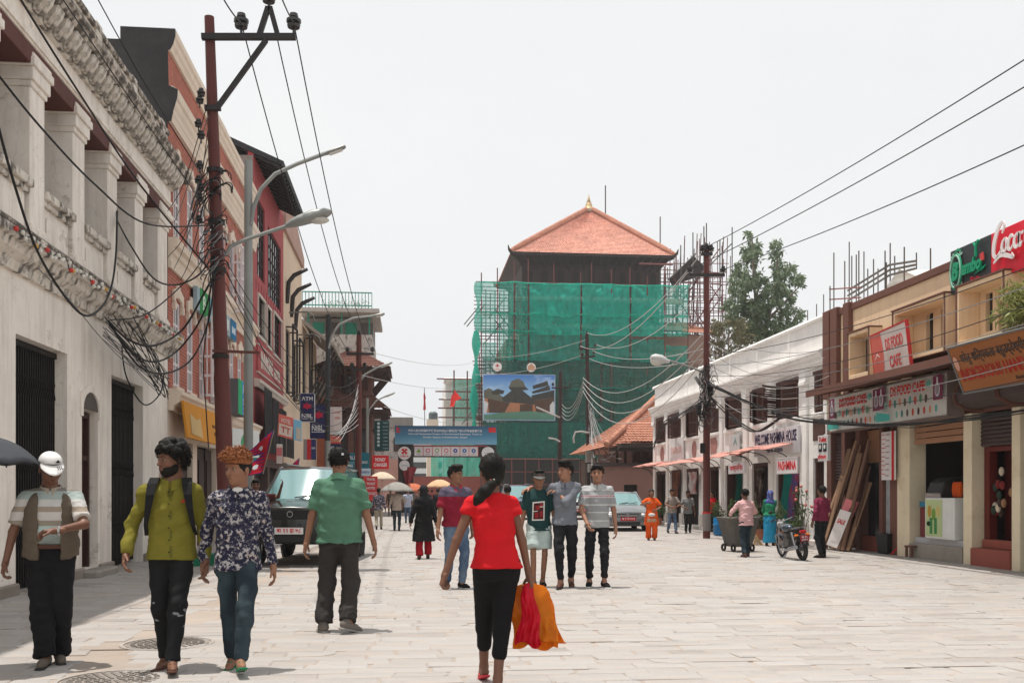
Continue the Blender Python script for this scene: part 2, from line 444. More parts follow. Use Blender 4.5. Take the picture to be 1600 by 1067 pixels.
def paving():
 rnd=random.Random(11);stones=[];gaps=MB().use(mat('joint_soil',(.10,.07,.05),rough=.95,var=.3,scale=9))
 y=6.0
 while y<72:
  dy=rnd.uniform(0.19,0.29);x=-5.2+rnd.uniform(-0.5,0)
  far=y>45
  if far:dy*=1.6
  while x<10.6:
   dx=rnd.uniform(0.26,0.66)*(1.5 if far else 1)
   xm=x+dx/2;z=rnd.uniform(-0.004,0.003)+0.004
   if xm>kerb_x(y):x+=dx;z+=0.06;stones.append((x-dx,y,x,y+dy,0.014+rnd.uniform(-.004,.004),rnd));continue
   if any((xm-m.x)**2+(y+dy/2-m.y)**2<0.36**2 for m in MANHOLES):x+=dx;continue
   if rnd.random()<0.006 and y>8:z-=0.02
   g=gutter_x(y)
   if g-0.1<xm<g+0.30 and y<40:z-=0.018
   if rnd.random()<.035 and y<40:
    w_=rnd.uniform(.015,.035);gaps.poly([(x+rnd.uniform(0,.1),y,.002),(x+dx-.02,y,.002),(x+dx-rnd.uniform(.02,.15),y+w_,.002),(x+.03,y+w_,.002)]);stones.append((x,y+w_,x+dx,y+dy,z,rnd))
   else:stones.append((x,y,x+dx,y+dy,z,rnd))
   x+=dx
  y+=dy
 gaps.build('open_joints',pavement)['kind']='stuff'
 def size(s):
  xm,ym=(s[0]+s[2])/2,(s[1]+s[3])/2
  zc=xm*SN+ym*CS;px=800+FPX*(xm*CS-ym*SN)/zc;py=HORIZON+FPX*EYE/zc
  if px<-20 or px>1620 or py>1085:return 0
  return(s[2]-s[0])*(s[3]-s[1])/zc**3
 stones.sort(key=size,reverse=True)
 rest=MB();tones=[]
 for k,s in enumerate(stones):
  tone=min(1,max(0,rnd.gauss(0.52,0.17)))
  if s[0]<gutter_x(s[1])-.1 and rnd.random()<.5:tone*=0.8
  vs,fs=stone_geo(*s[:5],0.05,s[5])
  if k<300:
   c=Vector(((s[0]+s[2])/2,(s[1]+s[3])/2,0))
   me=bpy.data.meshes.new('stone');me.from_pydata([tuple(Vector(p)-c)for p in vs],[],fs);me.materials.append(STONE);tone_attr(me,[tone]*len(fs))
   o=bpy.data.objects.new('stone',me);COL.objects.link(o);o.parent=pavement;o.location=c
  else:
   rest.add(vs,fs);tones+=[tone]*len(fs)
 rest.use(STONE);o=rest.build('paving_stones',pavement,fix=False);tone_attr(o.data,tones);o['kind']='stuff'
paving()
walk=tag(MB().use(DUST).prism([(kerb_x(y)+.1,y)for y in(4,12.4,21.4,46)]+[(16,46),(16,4)],lambda u,v,t:(u,v,t),-0.01,0.004).build('walkway'),kind='structure')
def kerb():
 rnd=random.Random(3);y=9.0
 while y<46:
  dy=rnd.uniform(0.7,1.0);a,b2=kerb_x(y),kerb_x(y+dy)
  o=MB().use(STONE)
  z=0.017+rnd.uniform(-.004,.003)
  o.prism([(a,y+.008),(a+.16,y+.008),(b2+.16,y+dy-.008),(b2,y+dy-.008)],lambda u,v,t:(u,v,t),-0.02,z)
  o=o.build('kerb_stone',walk,bevel=.012);tone_attr(o.data,[rnd.random()*.6+.1]*len(o.data.polygons));y+=dy
kerb()
IRON=mat('manhole_iron',(0.29,0.26,0.235),rough=0.6,var=0.3,scale=10,bump=0.3,metal=0.5,dirt=0.8,dirtcol=(0.38,0.33,0.28))
for k,(p,r,lab)in enumerate([(MANHOLES[0],0.36,'round patterned manhole cover nearest the camera'),(MANHOLES[1],0.36,'round manhole cover behind the feet of the man in lime shirt')]):
 t_=place('manhole_cover',lab,'manhole',(p.x,p.y,0),group='manhole covers')
 cx,cy=p.x,p.y
 b=MB().use(mat('manhole_ring',(0.37,0.34,0.31),rough=.9,var=.3,scale=8,bump=.4));b.lathe([(r+.02,-.02),(r+.02,.006),(r+.05,.007),(r+.06,-.02)],p,40);b.build('collar',t_)
 b=MB().use(IRON);b.lathe([(0,.002),(r,.002),(r,-.02)],p,40);b.build('cover',t_)
 b=MB().use(IRON)
 for ring,cnt in((.06,6),(.12,12),(.18,18),(.24,24),(.30,30)):
  for j in range(cnt):
   a=2*math.pi*(j+.3*(ring*100%2))/cnt
   b.cbox((cx+ring*math.cos(a),cy+ring*math.sin(a),.006),(.04,.022,.010),a)
 o=b.build('relief',t_);o['kind']='stuff'
# ------------------------------------------------------------------ left side: white house with the loggia
def stained_white(key,base=(0.86,0.80,0.73),black=0.0,soil=1.0):
 m,t,b,out=newmat(key);vec=t.coord()
 n1=t.noise(vec,2.2,6,0.62);n2=t.noise(vec,0.5,4);n3=t.noise(t.coord((3.5,3.5,0.3)),1.3,7,0.7);n4=t.noise(vec,9,8,0.75)
 c=t.mix(1.0,base,t.mix(0.5,t.ramp(n1,[(0.25,0.80),(0.75,1.1)]),t.ramp(n2,[(0.3,0.86),(0.7,1.08)])),'MULTIPLY')
 c=t.mix(t.math('MULTIPLY',t.ramp(n3,[(0.46,0),(0.72,1)]),0.5*soil),c,(0.42,0.34,0.27))
 c=t.mix(t.math('MULTIPLY',t.ramp(t.noise(t.coord((1,1,1.4)),0.9,10,0.78),[(0.60,0),(0.64,1)]),0.55*soil),c,(0.36,0.31,0.26))
 c=t.mix(t.math('MULTIPLY',t.ramp(n4,[(0.60,0),(0.74,1)]),0.35*soil),c,(0.22,0.18,0.14))
 ed=t.new('TexVoronoi',feature='DISTANCE_TO_EDGE');ed.inputs['Scale'].default_value=.9;wv=t.new('VectorMath',operation='ADD');nn=t.new('TexNoise');nn.inputs['Scale'].default_value=2.5;t.link(vec,nn.inputs['Vector']);t.link(vec,wv.inputs[0]);t.link(nn.outputs['Color'],wv.inputs[1]);t.link(wv.outputs[0],ed.inputs['Vector'])
 c=t.mix(t.math('MULTIPLY',t.math('MULTIPLY',t.ramp(ed.outputs['Distance'],[(0,1),(.012,0)]),t.ramp(n2,[(.45,0),(.55,1)])),.22*soil),c,(.22,.18,.15))
 if black:c=t.mix(t.math('MULTIPLY',t.ramp(t.noise(t.coord((1,1,0.7)),5.0,5,0.62),[(0.56-0.2*black,0),(0.70-.17*black,1)]),0.88),c,(0.045,0.038,0.032))
 t.link(c,b.inputs['Base Color']);b.inputs['Roughness'].default_value=0.9
 t.link(t.bump(t.mix(0.5,n4,n1),0.35,0.02),b.inputs['Normal'])
 MATS[key]=m;return m
WWALL=stained_white('white_house_plaster');WBLACK=stained_white('sooty_plaster',(0.66,0.60,0.53),0.9);WBLK2=stained_white('mossy_plaster',(0.70,0.65,0.58),0.40)
TIMBER=mat('oxblood_timber',(0.11,0.032,0.026),rough=0.7,var=0.25,scale=5,bump=0.25,dirt=0.3)
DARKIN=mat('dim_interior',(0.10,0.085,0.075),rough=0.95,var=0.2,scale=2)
GATEM=mat('black_gate_iron',(0.018,0.016,0.016),rough=0.55,var=0.3,scale=8,metal=0.4,bump=0.1)
def white_house():
 r=place('white_house','old white two storey house with pillared loggia and black collapsible gates','house',(XL-1,15,0))
 fr=Frame((XL,0,0),LEFT_U)
 d1,pas,d2=(13.95,0,15.97,3.5),(16.66,0.12,17.49,2.72),(18.26,0,20.34,3.45)
 wall_open(fr,6,0,22.38,4.36,[(9.9,0,11.9,3.5),d1,pas,d2],0.27,WWALL,'ground_floor_wall',r)
 ar=[(16.66+.415-.415*math.cos(math.pi*k/10),2.72+.30*math.sin(math.pi*k/10))for k in range(11)]
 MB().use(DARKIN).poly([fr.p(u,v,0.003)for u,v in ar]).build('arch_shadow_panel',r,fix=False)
 b=MB().use(WWALL);b.prism([(16.57,2.60),(16.66,2.60)]+ar+[(17.49,2.60),(17.58,2.60),(17.58,3.0)]+[(17.075+.50*math.cos(math.pi*k/10),2.74+.40*math.sin(math.pi*k/10))for k in range(1,10)]+[(16.57,3.0)],lambda u,v,d:fr.p(u,v,d),0.004,0.03);b.build('arch_moulding',r)
 for a0,a1 in((8,9.88),(11.92,13.93),(15.99,16.64),(17.51,18.24),(20.36,22.36)):
  fb(MB().use(mat('worn_plinth',(0.30,0.26,0.22),rough=.95,var=.3,scale=4,bump=.5,dirt=.5)),fr,a0,-.02,a1,.16,0.001,.07).build('plinth',r,bevel=.02)
 for(a,c,d,e)in((9.9,0,11.9,3.5),d1,d2):
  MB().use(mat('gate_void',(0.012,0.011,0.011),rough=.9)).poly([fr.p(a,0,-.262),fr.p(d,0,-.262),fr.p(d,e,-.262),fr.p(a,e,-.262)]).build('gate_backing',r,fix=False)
  g=MB().use(GATEM)
  fb(g,fr,a+.01,e-.09,d-.01,e-.01,-.25,-.15)
  go=g.build('collapsible_gate',r);[fb(MB().use(GATEM),fr,a+.02,zz,d-.02,zz+.035,-.24,-.21).build('rail',go)for zz in(1.2,2.4)]
  n=int((d-a)/.085)
  bar=None
  for k in range(n):
   u=a+.04+(d-a-.08)*k/(n-1)
   if bar is None:bar=fb(MB().use(GATEM),fr,u-.014,.06,u+.014,e-.09,-.215,-.175).build('bar',go);u0=u
   else:
    o=kid(bar,go,(0,u-u0,0));o.matrix_parent_inverse=bar.matrix_parent_inverse.copy()
  for zz in(0.75,1.8,2.9):
   s=MB().use(GATEM)
   for k in range(n-1):
    u=a+.04+(d-a-.08)*k/(n-1);w=(d-a-.08)/(n-1)
    s.bar(fr.p(u,zz-.12,-.17),fr.p(u+w,zz+.12,-.17),.012);s.bar(fr.p(u,zz+.12,-.165),fr.p(u+w,zz-.12,-.165),.012)
   s.build('lattice',go)['kind']='stuff'
 b=MB().use(mat('brown_door',(0.055,0.022,0.017),rough=.6,var=.3,scale=6,bump=.2));
 fb(b,fr,16.66,.12,17.49,2.72,-.262,-.2);fb(b,fr,16.68,.12,16.76,2.70,-.2,-.13);fb(b,fr,17.39,.12,17.47,2.70,-.2,-.13);fb(b,fr,16.76,2.6,17.39,2.70,-.2,-.13);fb(b,fr,16.76,1.9,17.39,1.98,-.2,-.14)
 b.build('side_door',r)
 fb(MB().use(mat('worn_step',(0.33,0.30,0.26),rough=.9,var=.3,scale=5,bump=.5)),fr,16.5,-.02,17.65,.115,-.26,.30).build('step',r,bevel=.03)
 mould(r,fr,6,22.55,[(0,4.30),(.06,4.30),(.09,4.42),(.20,4.50),(.24,4.60),(.30,4.62),(.30,4.74),(.16,4.82),(0,4.86)],WBLK2,'string_course')
 mould(r,fr,6,22.6,[(0.162,4.825),(.305,4.745),(.315,4.78),(.20,4.88),(.10,4.90),(0.1,4.85)],WBLACK,'sooty_ledge')
 ys=[7.35,9.13,10.91,12.69,14.47,16.25,18.05,19.80]
 proto=None
 def pillar(y,w):
  p=MB().use(WWALL);fb(p,fr,y,4.87,y+w,7.02,-.46,0);o=p.build('pillar',r,bevel=.012)
  c=MB().use(WWALL)
  fb(c,fr,y-.03,7.02,y+w+.03,7.10,-.49,.03);fb(c,fr,y-.06,7.10,y+w+.06,7.28,-.51,.065);fb(c,fr,y-.10,7.28,y+w+.10,7.40,-.54,.10);fb(c,fr,y-.07,7.40,y+w+.07,7.47,-.52,.075)
  c.build('capital',o,bevel=.01)
  c=MB().use(WWALL);fb(c,fr,y-.05,4.862,y+w+.05,5.06,-.48,.05);fb(c,fr,y-.025,5.06,y+w+.025,5.12,-.47,.025);c.build('pillar_base',o,bevel=.012)
 for y in ys:pillar(y,.55)
 pillar(21.55,.80)
 ends=[y+.55 for y in ys];starts=ys[1:]+[21.55]
 for a,c in zip(ends,starts):
  p=MB().use(WWALL);fb(p,fr,a+.052,4.862,c-.052,5.52,-.30,-.06);o=p.build('parapet_panel',r)
  p=MB().use(WWALL);fb(p,fr,a+.2,5.0,c-.2,5.40,-.058,-.035);p.build('raised_field',o,bevel=.012)
  p=MB().use(WBLK2);fb(p,fr,a+.01,5.52,c-.01,5.60,-.36,.0);fb(p,fr,a+.005,5.60,c-.005,5.72,-.40,.06);p.build('parapet_coping',o,bevel=.012)
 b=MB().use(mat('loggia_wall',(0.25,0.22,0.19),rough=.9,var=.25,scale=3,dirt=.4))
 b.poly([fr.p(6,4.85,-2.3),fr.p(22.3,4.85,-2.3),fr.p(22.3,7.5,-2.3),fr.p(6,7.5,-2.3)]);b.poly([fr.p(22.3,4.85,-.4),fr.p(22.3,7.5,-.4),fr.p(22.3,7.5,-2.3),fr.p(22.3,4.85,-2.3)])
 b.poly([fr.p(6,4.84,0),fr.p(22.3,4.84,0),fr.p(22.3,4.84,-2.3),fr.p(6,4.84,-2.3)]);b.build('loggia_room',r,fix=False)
 fb(MB().use(TIMBER),fr,6,7.473,22.36,7.60,-2.3,-.52).build('loggia_ceiling',r)
 b=MB().use(TIMBER);y=6.3
 while y<22:fb(b,fr,y,7.35,y+.09,7.472,-2.28,-.56);y+=.55
 b.build('ceiling_joists',r)['kind']='stuff'
 fb(MB().use(TIMBER),fr,6,7.30,22.36,7.56,-.50,.045).build('lintel_beam',r,bevel=.01)
 fb(MB().use(WWALL),fr,6,7.563,22.40,7.93,-.5,.06).build('frieze',r)
 mould(r,fr,6,22.43,[(.06,7.60),(.09,7.60),(.09,7.68),(.06,7.70)],WWALL,'frieze_fillet')
 fb(MB().use(WBLK2),fr,6,7.932,22.42,8.24,-.4,.12).build('bed_mould',r)
 con=None;y=6.2
 while y<22.3:
  if con is None:
   c=MB().use(WBLK2)
   pts=[(0,7.96),(.06,7.96),(.10,8.0),(.13,8.05),(.19,8.12),(.22,8.22),(.22,8.245),(0,8.245)]
   c.prism(pts,lambda d,z,t:fr.p(t,z,d+.121),y,y+.26);con=c.build('console',r,bevel=.02);y0=y
  else:
   o=kid(con,r,(0,y-y0,0));o.matrix_parent_inverse=con.matrix_parent_inverse.copy()
  y+=.40
 mould(r,fr,6,22.95,[(-.3,8.248),(.34,8.248),(.38,8.30),(.38,8.35),(.42,8.38),(.42,8.45),(.20,8.50),(-.3,8.50)],WBLACK,'cornice')
 fb(MB().use(WBLK2),fr,6,8.502,22.37,9.12,-.42,.0).build('attic_parapet',r)
 fb(MB().use(WBLACK),fr,6,9.122,22.37,9.22,-.46,.05).build('attic_coping',r,bevel=.015)
 for y in(8.5,10.7,12.9,15.1,17.3,19.5,21.7):fb(MB().use(WBLK2),fr,y,8.502,y+.32,9.28,-.44,.04).build('attic_post',r,bevel=.012)
 b=MB().use(WBLK2);fb(b,fr,6,0,22.36,4.8,-9,-.28);fb(b,fr,6,7.61,22.36,8.49,-9,-.51);fb(b,fr,6,4.85,22.36,7.6,-9,-2.31);b.build('rear_wall',r)
 return r
white_house()
BULB={k:mat('bulb_'+k,c,rough=.35,var=.1,spec=.6)for k,c in dict(red=(0.55,0.03,0.02),white=(.7,.68,.62),amber=(.6,.33,.04)).items()}
def bulb_string():
 r=place('string_of_lights','string of small red white and amber bulbs along the white house ledge','string lights',(XL+.33,16,4.6))
 rnd=random.Random(5);y=13.0;pts=[]
 while y<22.3:
  pts.append((XL+.32+rnd.uniform(-.01,.03),y,4.66+rnd.uniform(-.06,.05)));y+=rnd.uniform(.10,.2)
 MB().use(mat('grey_flex',(.10,.09,.085),rough=.7)).tube(pts,.012,5).build('cord',r)
 for k,p in enumerate(pts):
  c='red' if k%7==0 else('amber' if k%11==4 else 'white')
  MB().use(BULB[c]).ball((p[0]+.03,p[1],p[2]-.02),.036 if c!='white' else.03,8,6).build('bulb',r,smooth=True)
bulb_string()
fr=Frame((XL+.004,21.8,1.62),LEFT_U)
signboard('warning_plate','faded round no parking mark on the white house corner',fr,.36,.52,.012,C(205,196,185,dirt=.3),[('p',disc(0,0,.16,24,.23),C(170,70,55)),('p',disc(0,0,.12,24,.18),C(205,196,185)),('t','P',0,0,.1,.2,C(60,60,60))],cat='sign')
# ------------------------------------------------------------------ red brick house with cream mouldings
def brick_material(key,c1,c2,mortar,scale=1.0,bump=.5):
 m,t,b,out=newmat(key)
 tc=t.new('TexCoord');sx=t.sep(tc.outputs['Object'])
 cb=t.new('CombineXYZ');t.link(t.math('ADD',sx[0],sx[1]),cb.inputs[0]);t.link(sx[2],cb.inputs[1])
 br=t.new('TexBrick');br.inputs['Scale'].default_value=scale;br.inputs['Mortar Size'].default_value=.008;br.inputs['Brick Width'].default_value=.23;br.inputs['Row Height'].default_value=.075;br.inputs['Mortar Smooth'].default_value=.2
 br.inputs['Color1'].default_value=(*c1,1);br.inputs['Color2'].default_value=(*c2,1);br.inputs['Mortar'].default_value=(*mortar,1)
 t.link(cb.outputs[0],br.inputs['Vector']);vec=t.coord()
 n1=t.noise(vec,1.1,6,.65)
 c=t.mix(1.0,br.outputs['Color'],t.ramp(n1,[(.25,.72),(.75,1.15)]),'MULTIPLY')
 c=t.mix(t.math('MULTIPLY',t.ramp(t.noise(vec,3.5,8,.72),[(.56,0),(.74,1)]),.35),c,(.28,.2,.16))
 t.link(c,b.inputs['Base Color']);b.inputs['Roughness'].default_value=.9
 t.link(t.bump(t.mix(.3,br.outputs['Fac'],t.noise(vec,50,4)),-bump,.01),b.inputs['Normal'])
 MATS[key]=m;return m
BRICK=brick_material('red_brick',(.43,.105,.068),(.32,.078,.052),(.44,.27,.21))
CREAM=mat('cream_moulding',(0.74,0.63,0.52),rough=.85,var=.16,scale=3,bump=.2,dirt=.25,dirtcol=(.28,.2,.15),streak=.25)
MAUVE=mat('white_window_paint',(0.74,0.69,0.70),rough=.55,var=.1,scale=6,bump=.05)
TAR=mat('tarred_gable',(0.035,0.034,0.036),rough=.85,var=.3,scale=2,bump=.3,dirt=.3,dirtcol=(.09,.085,.08))
def brick_house():
 r=place('brick_house','red brick house with cream cornices and tall white windows','house',(XL-1,28,0))
 fr=Frame((XL,0,0),LEFT_U);y0,y1=22.42,34.4
 wy=[23.2,24.58,25.96,27.4,28.8,30.2,31.58,33.0];hw=.30
 holes=[(y-hw,3.74,y+hw,5.66)for y in wy]+[(y-hw,7.06,y+hw,8.72)for y in wy]
 wall_open(fr,y0,3.3,y1,11.0,holes,.22,BRICK,'brick_wall',r)
 shops=[(23.0,0,24.9,2.55),(25.4,0,27.9,2.55),(28.6,0,30.9,2.55),(31.4,0,33.9,2.55)]
 wall_open(fr,y0,0,y1,3.3,shops,.3,CREAM,'shop_front_wall',r)
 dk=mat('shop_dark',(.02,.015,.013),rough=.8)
 for k,(a,c,d,e)in enumerate(shops):
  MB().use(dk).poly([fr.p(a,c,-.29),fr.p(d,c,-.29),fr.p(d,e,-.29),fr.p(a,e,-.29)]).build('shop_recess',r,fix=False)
  b=MB().use(mat('dark_leaf_door',(.035,.017,.014),rough=.5,var=.3,scale=5))
  for q in range(3):
   u=a+(d-a)*q/3;fb(b,fr,u+.02,.02,u+(d-a)/3-.02,e-.06,-.25,-.2+.03*q);
   fb(b,fr,u+.1,.2,u+(d-a)/3-.1,1.0,-.2+.03*q,-.17+.03*q);fb(b,fr,u+.1,1.2,u+(d-a)/3-.1,2.2,-.2+.03*q,-.17+.03*q)
  b.build('folding_door',r)
 for k,y in enumerate(wy):
  for zb,h in((3.74,1.92),(7.06,1.66)):
   f2=Frame((XL,y,zb),LEFT_U)
   casement(r,f2,2*hw,h,2,4,MAUVE,d=-.035,fw=.075,bar=.055)
   MB().use(glass()).poly([f2.p(-hw,0,-.21),f2.p(hw,0,-.21),f2.p(hw,h,-.21),f2.p(-hw,h,-.21)]).build('dark_room',r,fix=False)
   fb(MB().use(CREAM),f2,-hw-.08,-.10,hw+.08,-.002,-.1,.10).build('window_sill',r,bevel=.01)
   b=MB().use(CREAM)
   ht=h
   b.prism([(-hw-.16,ht-.05),(-hw-.02,ht-.05),(-hw-.02,ht+.03),(0,ht+.09),(hw+.02,ht+.03),(hw+.02,ht-.05),(hw+.16,ht-.05),(hw+.16,ht+.20),(.12,ht+.30),(.09,ht+.38),(-.09,ht+.38),(-.12,ht+.30),(-hw-.16,ht+.20)],lambda u,v,d:f2.p(u,v,d),.003,.07)
   b.cbox(f2.p(-hw-.09,ht-.14,.04),(.10,.10,.18));b.cbox(f2.p(hw+.09,ht-.14,.04),(.10,.10,.18))
   b.build('window_hood',r,bevel=.012)
 mould(r,fr,y0-.02,y1,[(0.001,3.16),(.10,3.16),(.12,3.26),(.22,3.34),(.24,3.46),(.30,3.50),(.30,3.58),(.1,3.64),(0.001,3.64)],CREAM,'shop_cornice')
 mould(r,fr,y0-.02,y1,[(0.001,6.28),(.06,6.28),(.08,6.40),(.05,6.44),(.07,6.56),(.12,6.60),(.12,6.72),(.20,6.76),(.22,6.90),(.10,6.94),(0.001,6.94)],CREAM,'floor_band')
 mould(r,fr,y0-.02,y1,[(0.001,9.46),(.08,9.46),(.10,9.60),(.12,9.64),(.12,9.74),(.16,9.82),(.17,9.94),(.21,9.98),(.22,10.16),(.1,10.24),(0.001,10.24)],CREAM,'main_cornice')
 mould(r,fr,y0-.02,y1,[(-.25,11.002),(.06,11.002),(.08,11.10),(.12,11.16),(.13,11.28),(.17,11.32),(.17,11.46),(-.25,11.46)],CREAM,'parapet_cornice')
 fg=Frame((XL,y0-.024,0),(1,0,0))
 prof=[(-1.55,4.0),(-.01,4.0),(-.01,9.46),(.07,9.46),(.10,9.6),(.12,9.7),(.16,9.84),(.20,9.98),(.21,10.16),(.02,10.24),(.0,11.0),(.06,11.04),(.12,11.16),(.16,11.33),(.16,11.48),(-1.0,11.48),(-1.0,11.2),(-1.55,11.2)]
 MB().use(TAR).prism(prof,lambda u,v,d:fg.p(u,v,d),0,.018).build('tarred_gable',r)
 b=MB().use(BRICK);fb(b,fr,y0,0,y1,11.0,-9,-.31);b.build('rear_wall',r)
 for y,x,t_ in((25.4,-.75,12.35),(28.9,-.6,12.45),(30.8,-.5,12.3)):
  p=MB().use(BRICK);fb(p,fr,y,11.0,y+.75,t_,x-.5,x);o=p.build('roof_pier',r)
  c=MB().use(CREAM);fb(c,fr,y-.06,t_,y+.81,t_+.12,x-.56,x+.06);fb(c,fr,y-.12,t_+.12,y+.87,t_+.28,x-.62,x+.12);c.build('pier_cap',o,bevel=.015)
 gm=MAUVE
 for(ya,yb,z0,z1,nm)in((25.62,27.0,3.80,5.75,0),(30.0,31.9,6.7,8.6,1)):
  b=MB().use(gm);dd=.32
  for z in np.linspace(z0,z1,5):b.bar(fr.p(ya,z,.02),fr.p(ya,z,dd),.06);b.bar(fr.p(ya,z,dd),fr.p(yb,z,dd),.06);b.bar(fr.p(yb,z,dd),fr.p(yb,z,.02),.06)
  for y in np.linspace(ya,yb,5+nm*3):b.bar(fr.p(y,z0,dd),fr.p(y,z1,dd),.04 if nm else.05)
  for q in(.1,.2):b.bar(fr.p(ya,z0,q),fr.p(ya,z1,q),.03)
  b.build('window_cage',r)
 return r
brick_house()
YEL=C(208,140,38,dirt=.2,var=.15);TEAL=C(0,110,115)
fr=Frame((XL+.36,24.8,2.98),(0,1,0),(-.12,0,1))
signboard('yellow_shop_sign','yellow tilted shop fascia with small dark lettering above dark doors',fr,4.6,.82,.06,YEL,[('t','BOUTIQUE',1.1,.02,.9,.1,C(120,80,30)),('t','HOUSE',1.1,-.16,.6,.1,C(120,80,30)),('p',[(-1.9,-.3),(-.7,-.36),(-.75,.12),(-1.2,.05),(-1.85,.16)],C(205,175,120))])
fr=Frame((XL+.40,25.7,6.03),(0,1,0))
signboard('bank_sign','long pale bank fascia with green end fixed to the brick house',Frame((XL+.17,27.3,6.05),LEFT_U),5.4,.56,.10,C(150,170,178),[('r',-2.4,-.31,-1.3,.31,C(16,130,60)),('t','B',-1.9,.0,.3,.36,C(220,235,220)),('r',-1.3,-.31,-1.1,.31,C(90,175,190)),('t','NABIL BANK',.4,0,2.2,.3,C(235,240,240)),('r',1.75,-.28,2.65,.28,C(0,105,150)),('t','BANK',2.2,-.02,.6,.2,C(225,235,240))])
bx=signboard('box_sign','grey box sign with green and blue striped face on the brick house',Frame((XL+.62,28.4,3.98),(0,1,0)),1.5,.95,.45,C(95,95,98,rough=.6),[('r',-.75,-.475,-.15,.475,C(35,165,110)),('r',-.15,-.475,.55,.475,C(45,140,195)),('t','ATM',.2,.25,.5,.25,C(210,230,235)),('t','SPACE',.2,-.1,.5,.2,C(190,220,230)),('t','24 H',.2,-.35,.45,.2,C(190,220,230)),('r',.55,-.475,.75,.475,C(70,185,180))])
p=onX(370,687,XL+.5)
rt,lf=signboard('cash_machine_sign','white sign with round teal twenty four hour mark below the box sign',Frame((XL+.75,28.2,2.62),(.35,1,0)),1.5,.95,.06,C(215,220,218),[('r',-.75,-.475,.75,-.28,TEAL),('c',0,.08,.30,C(10,120,120)),('p',[(0,.08)]+[(.30*math.cos(a),.08+.30*math.sin(a))for a in np.linspace(1.6,3.6,14)],C(70,170,120)),('c',0,.08,.17,C(215,220,218)),('t','24',0,.08,.18,.13,C(40,60,60)),('t','ATM',0,-.38,.3,.1,C(220,230,230))])
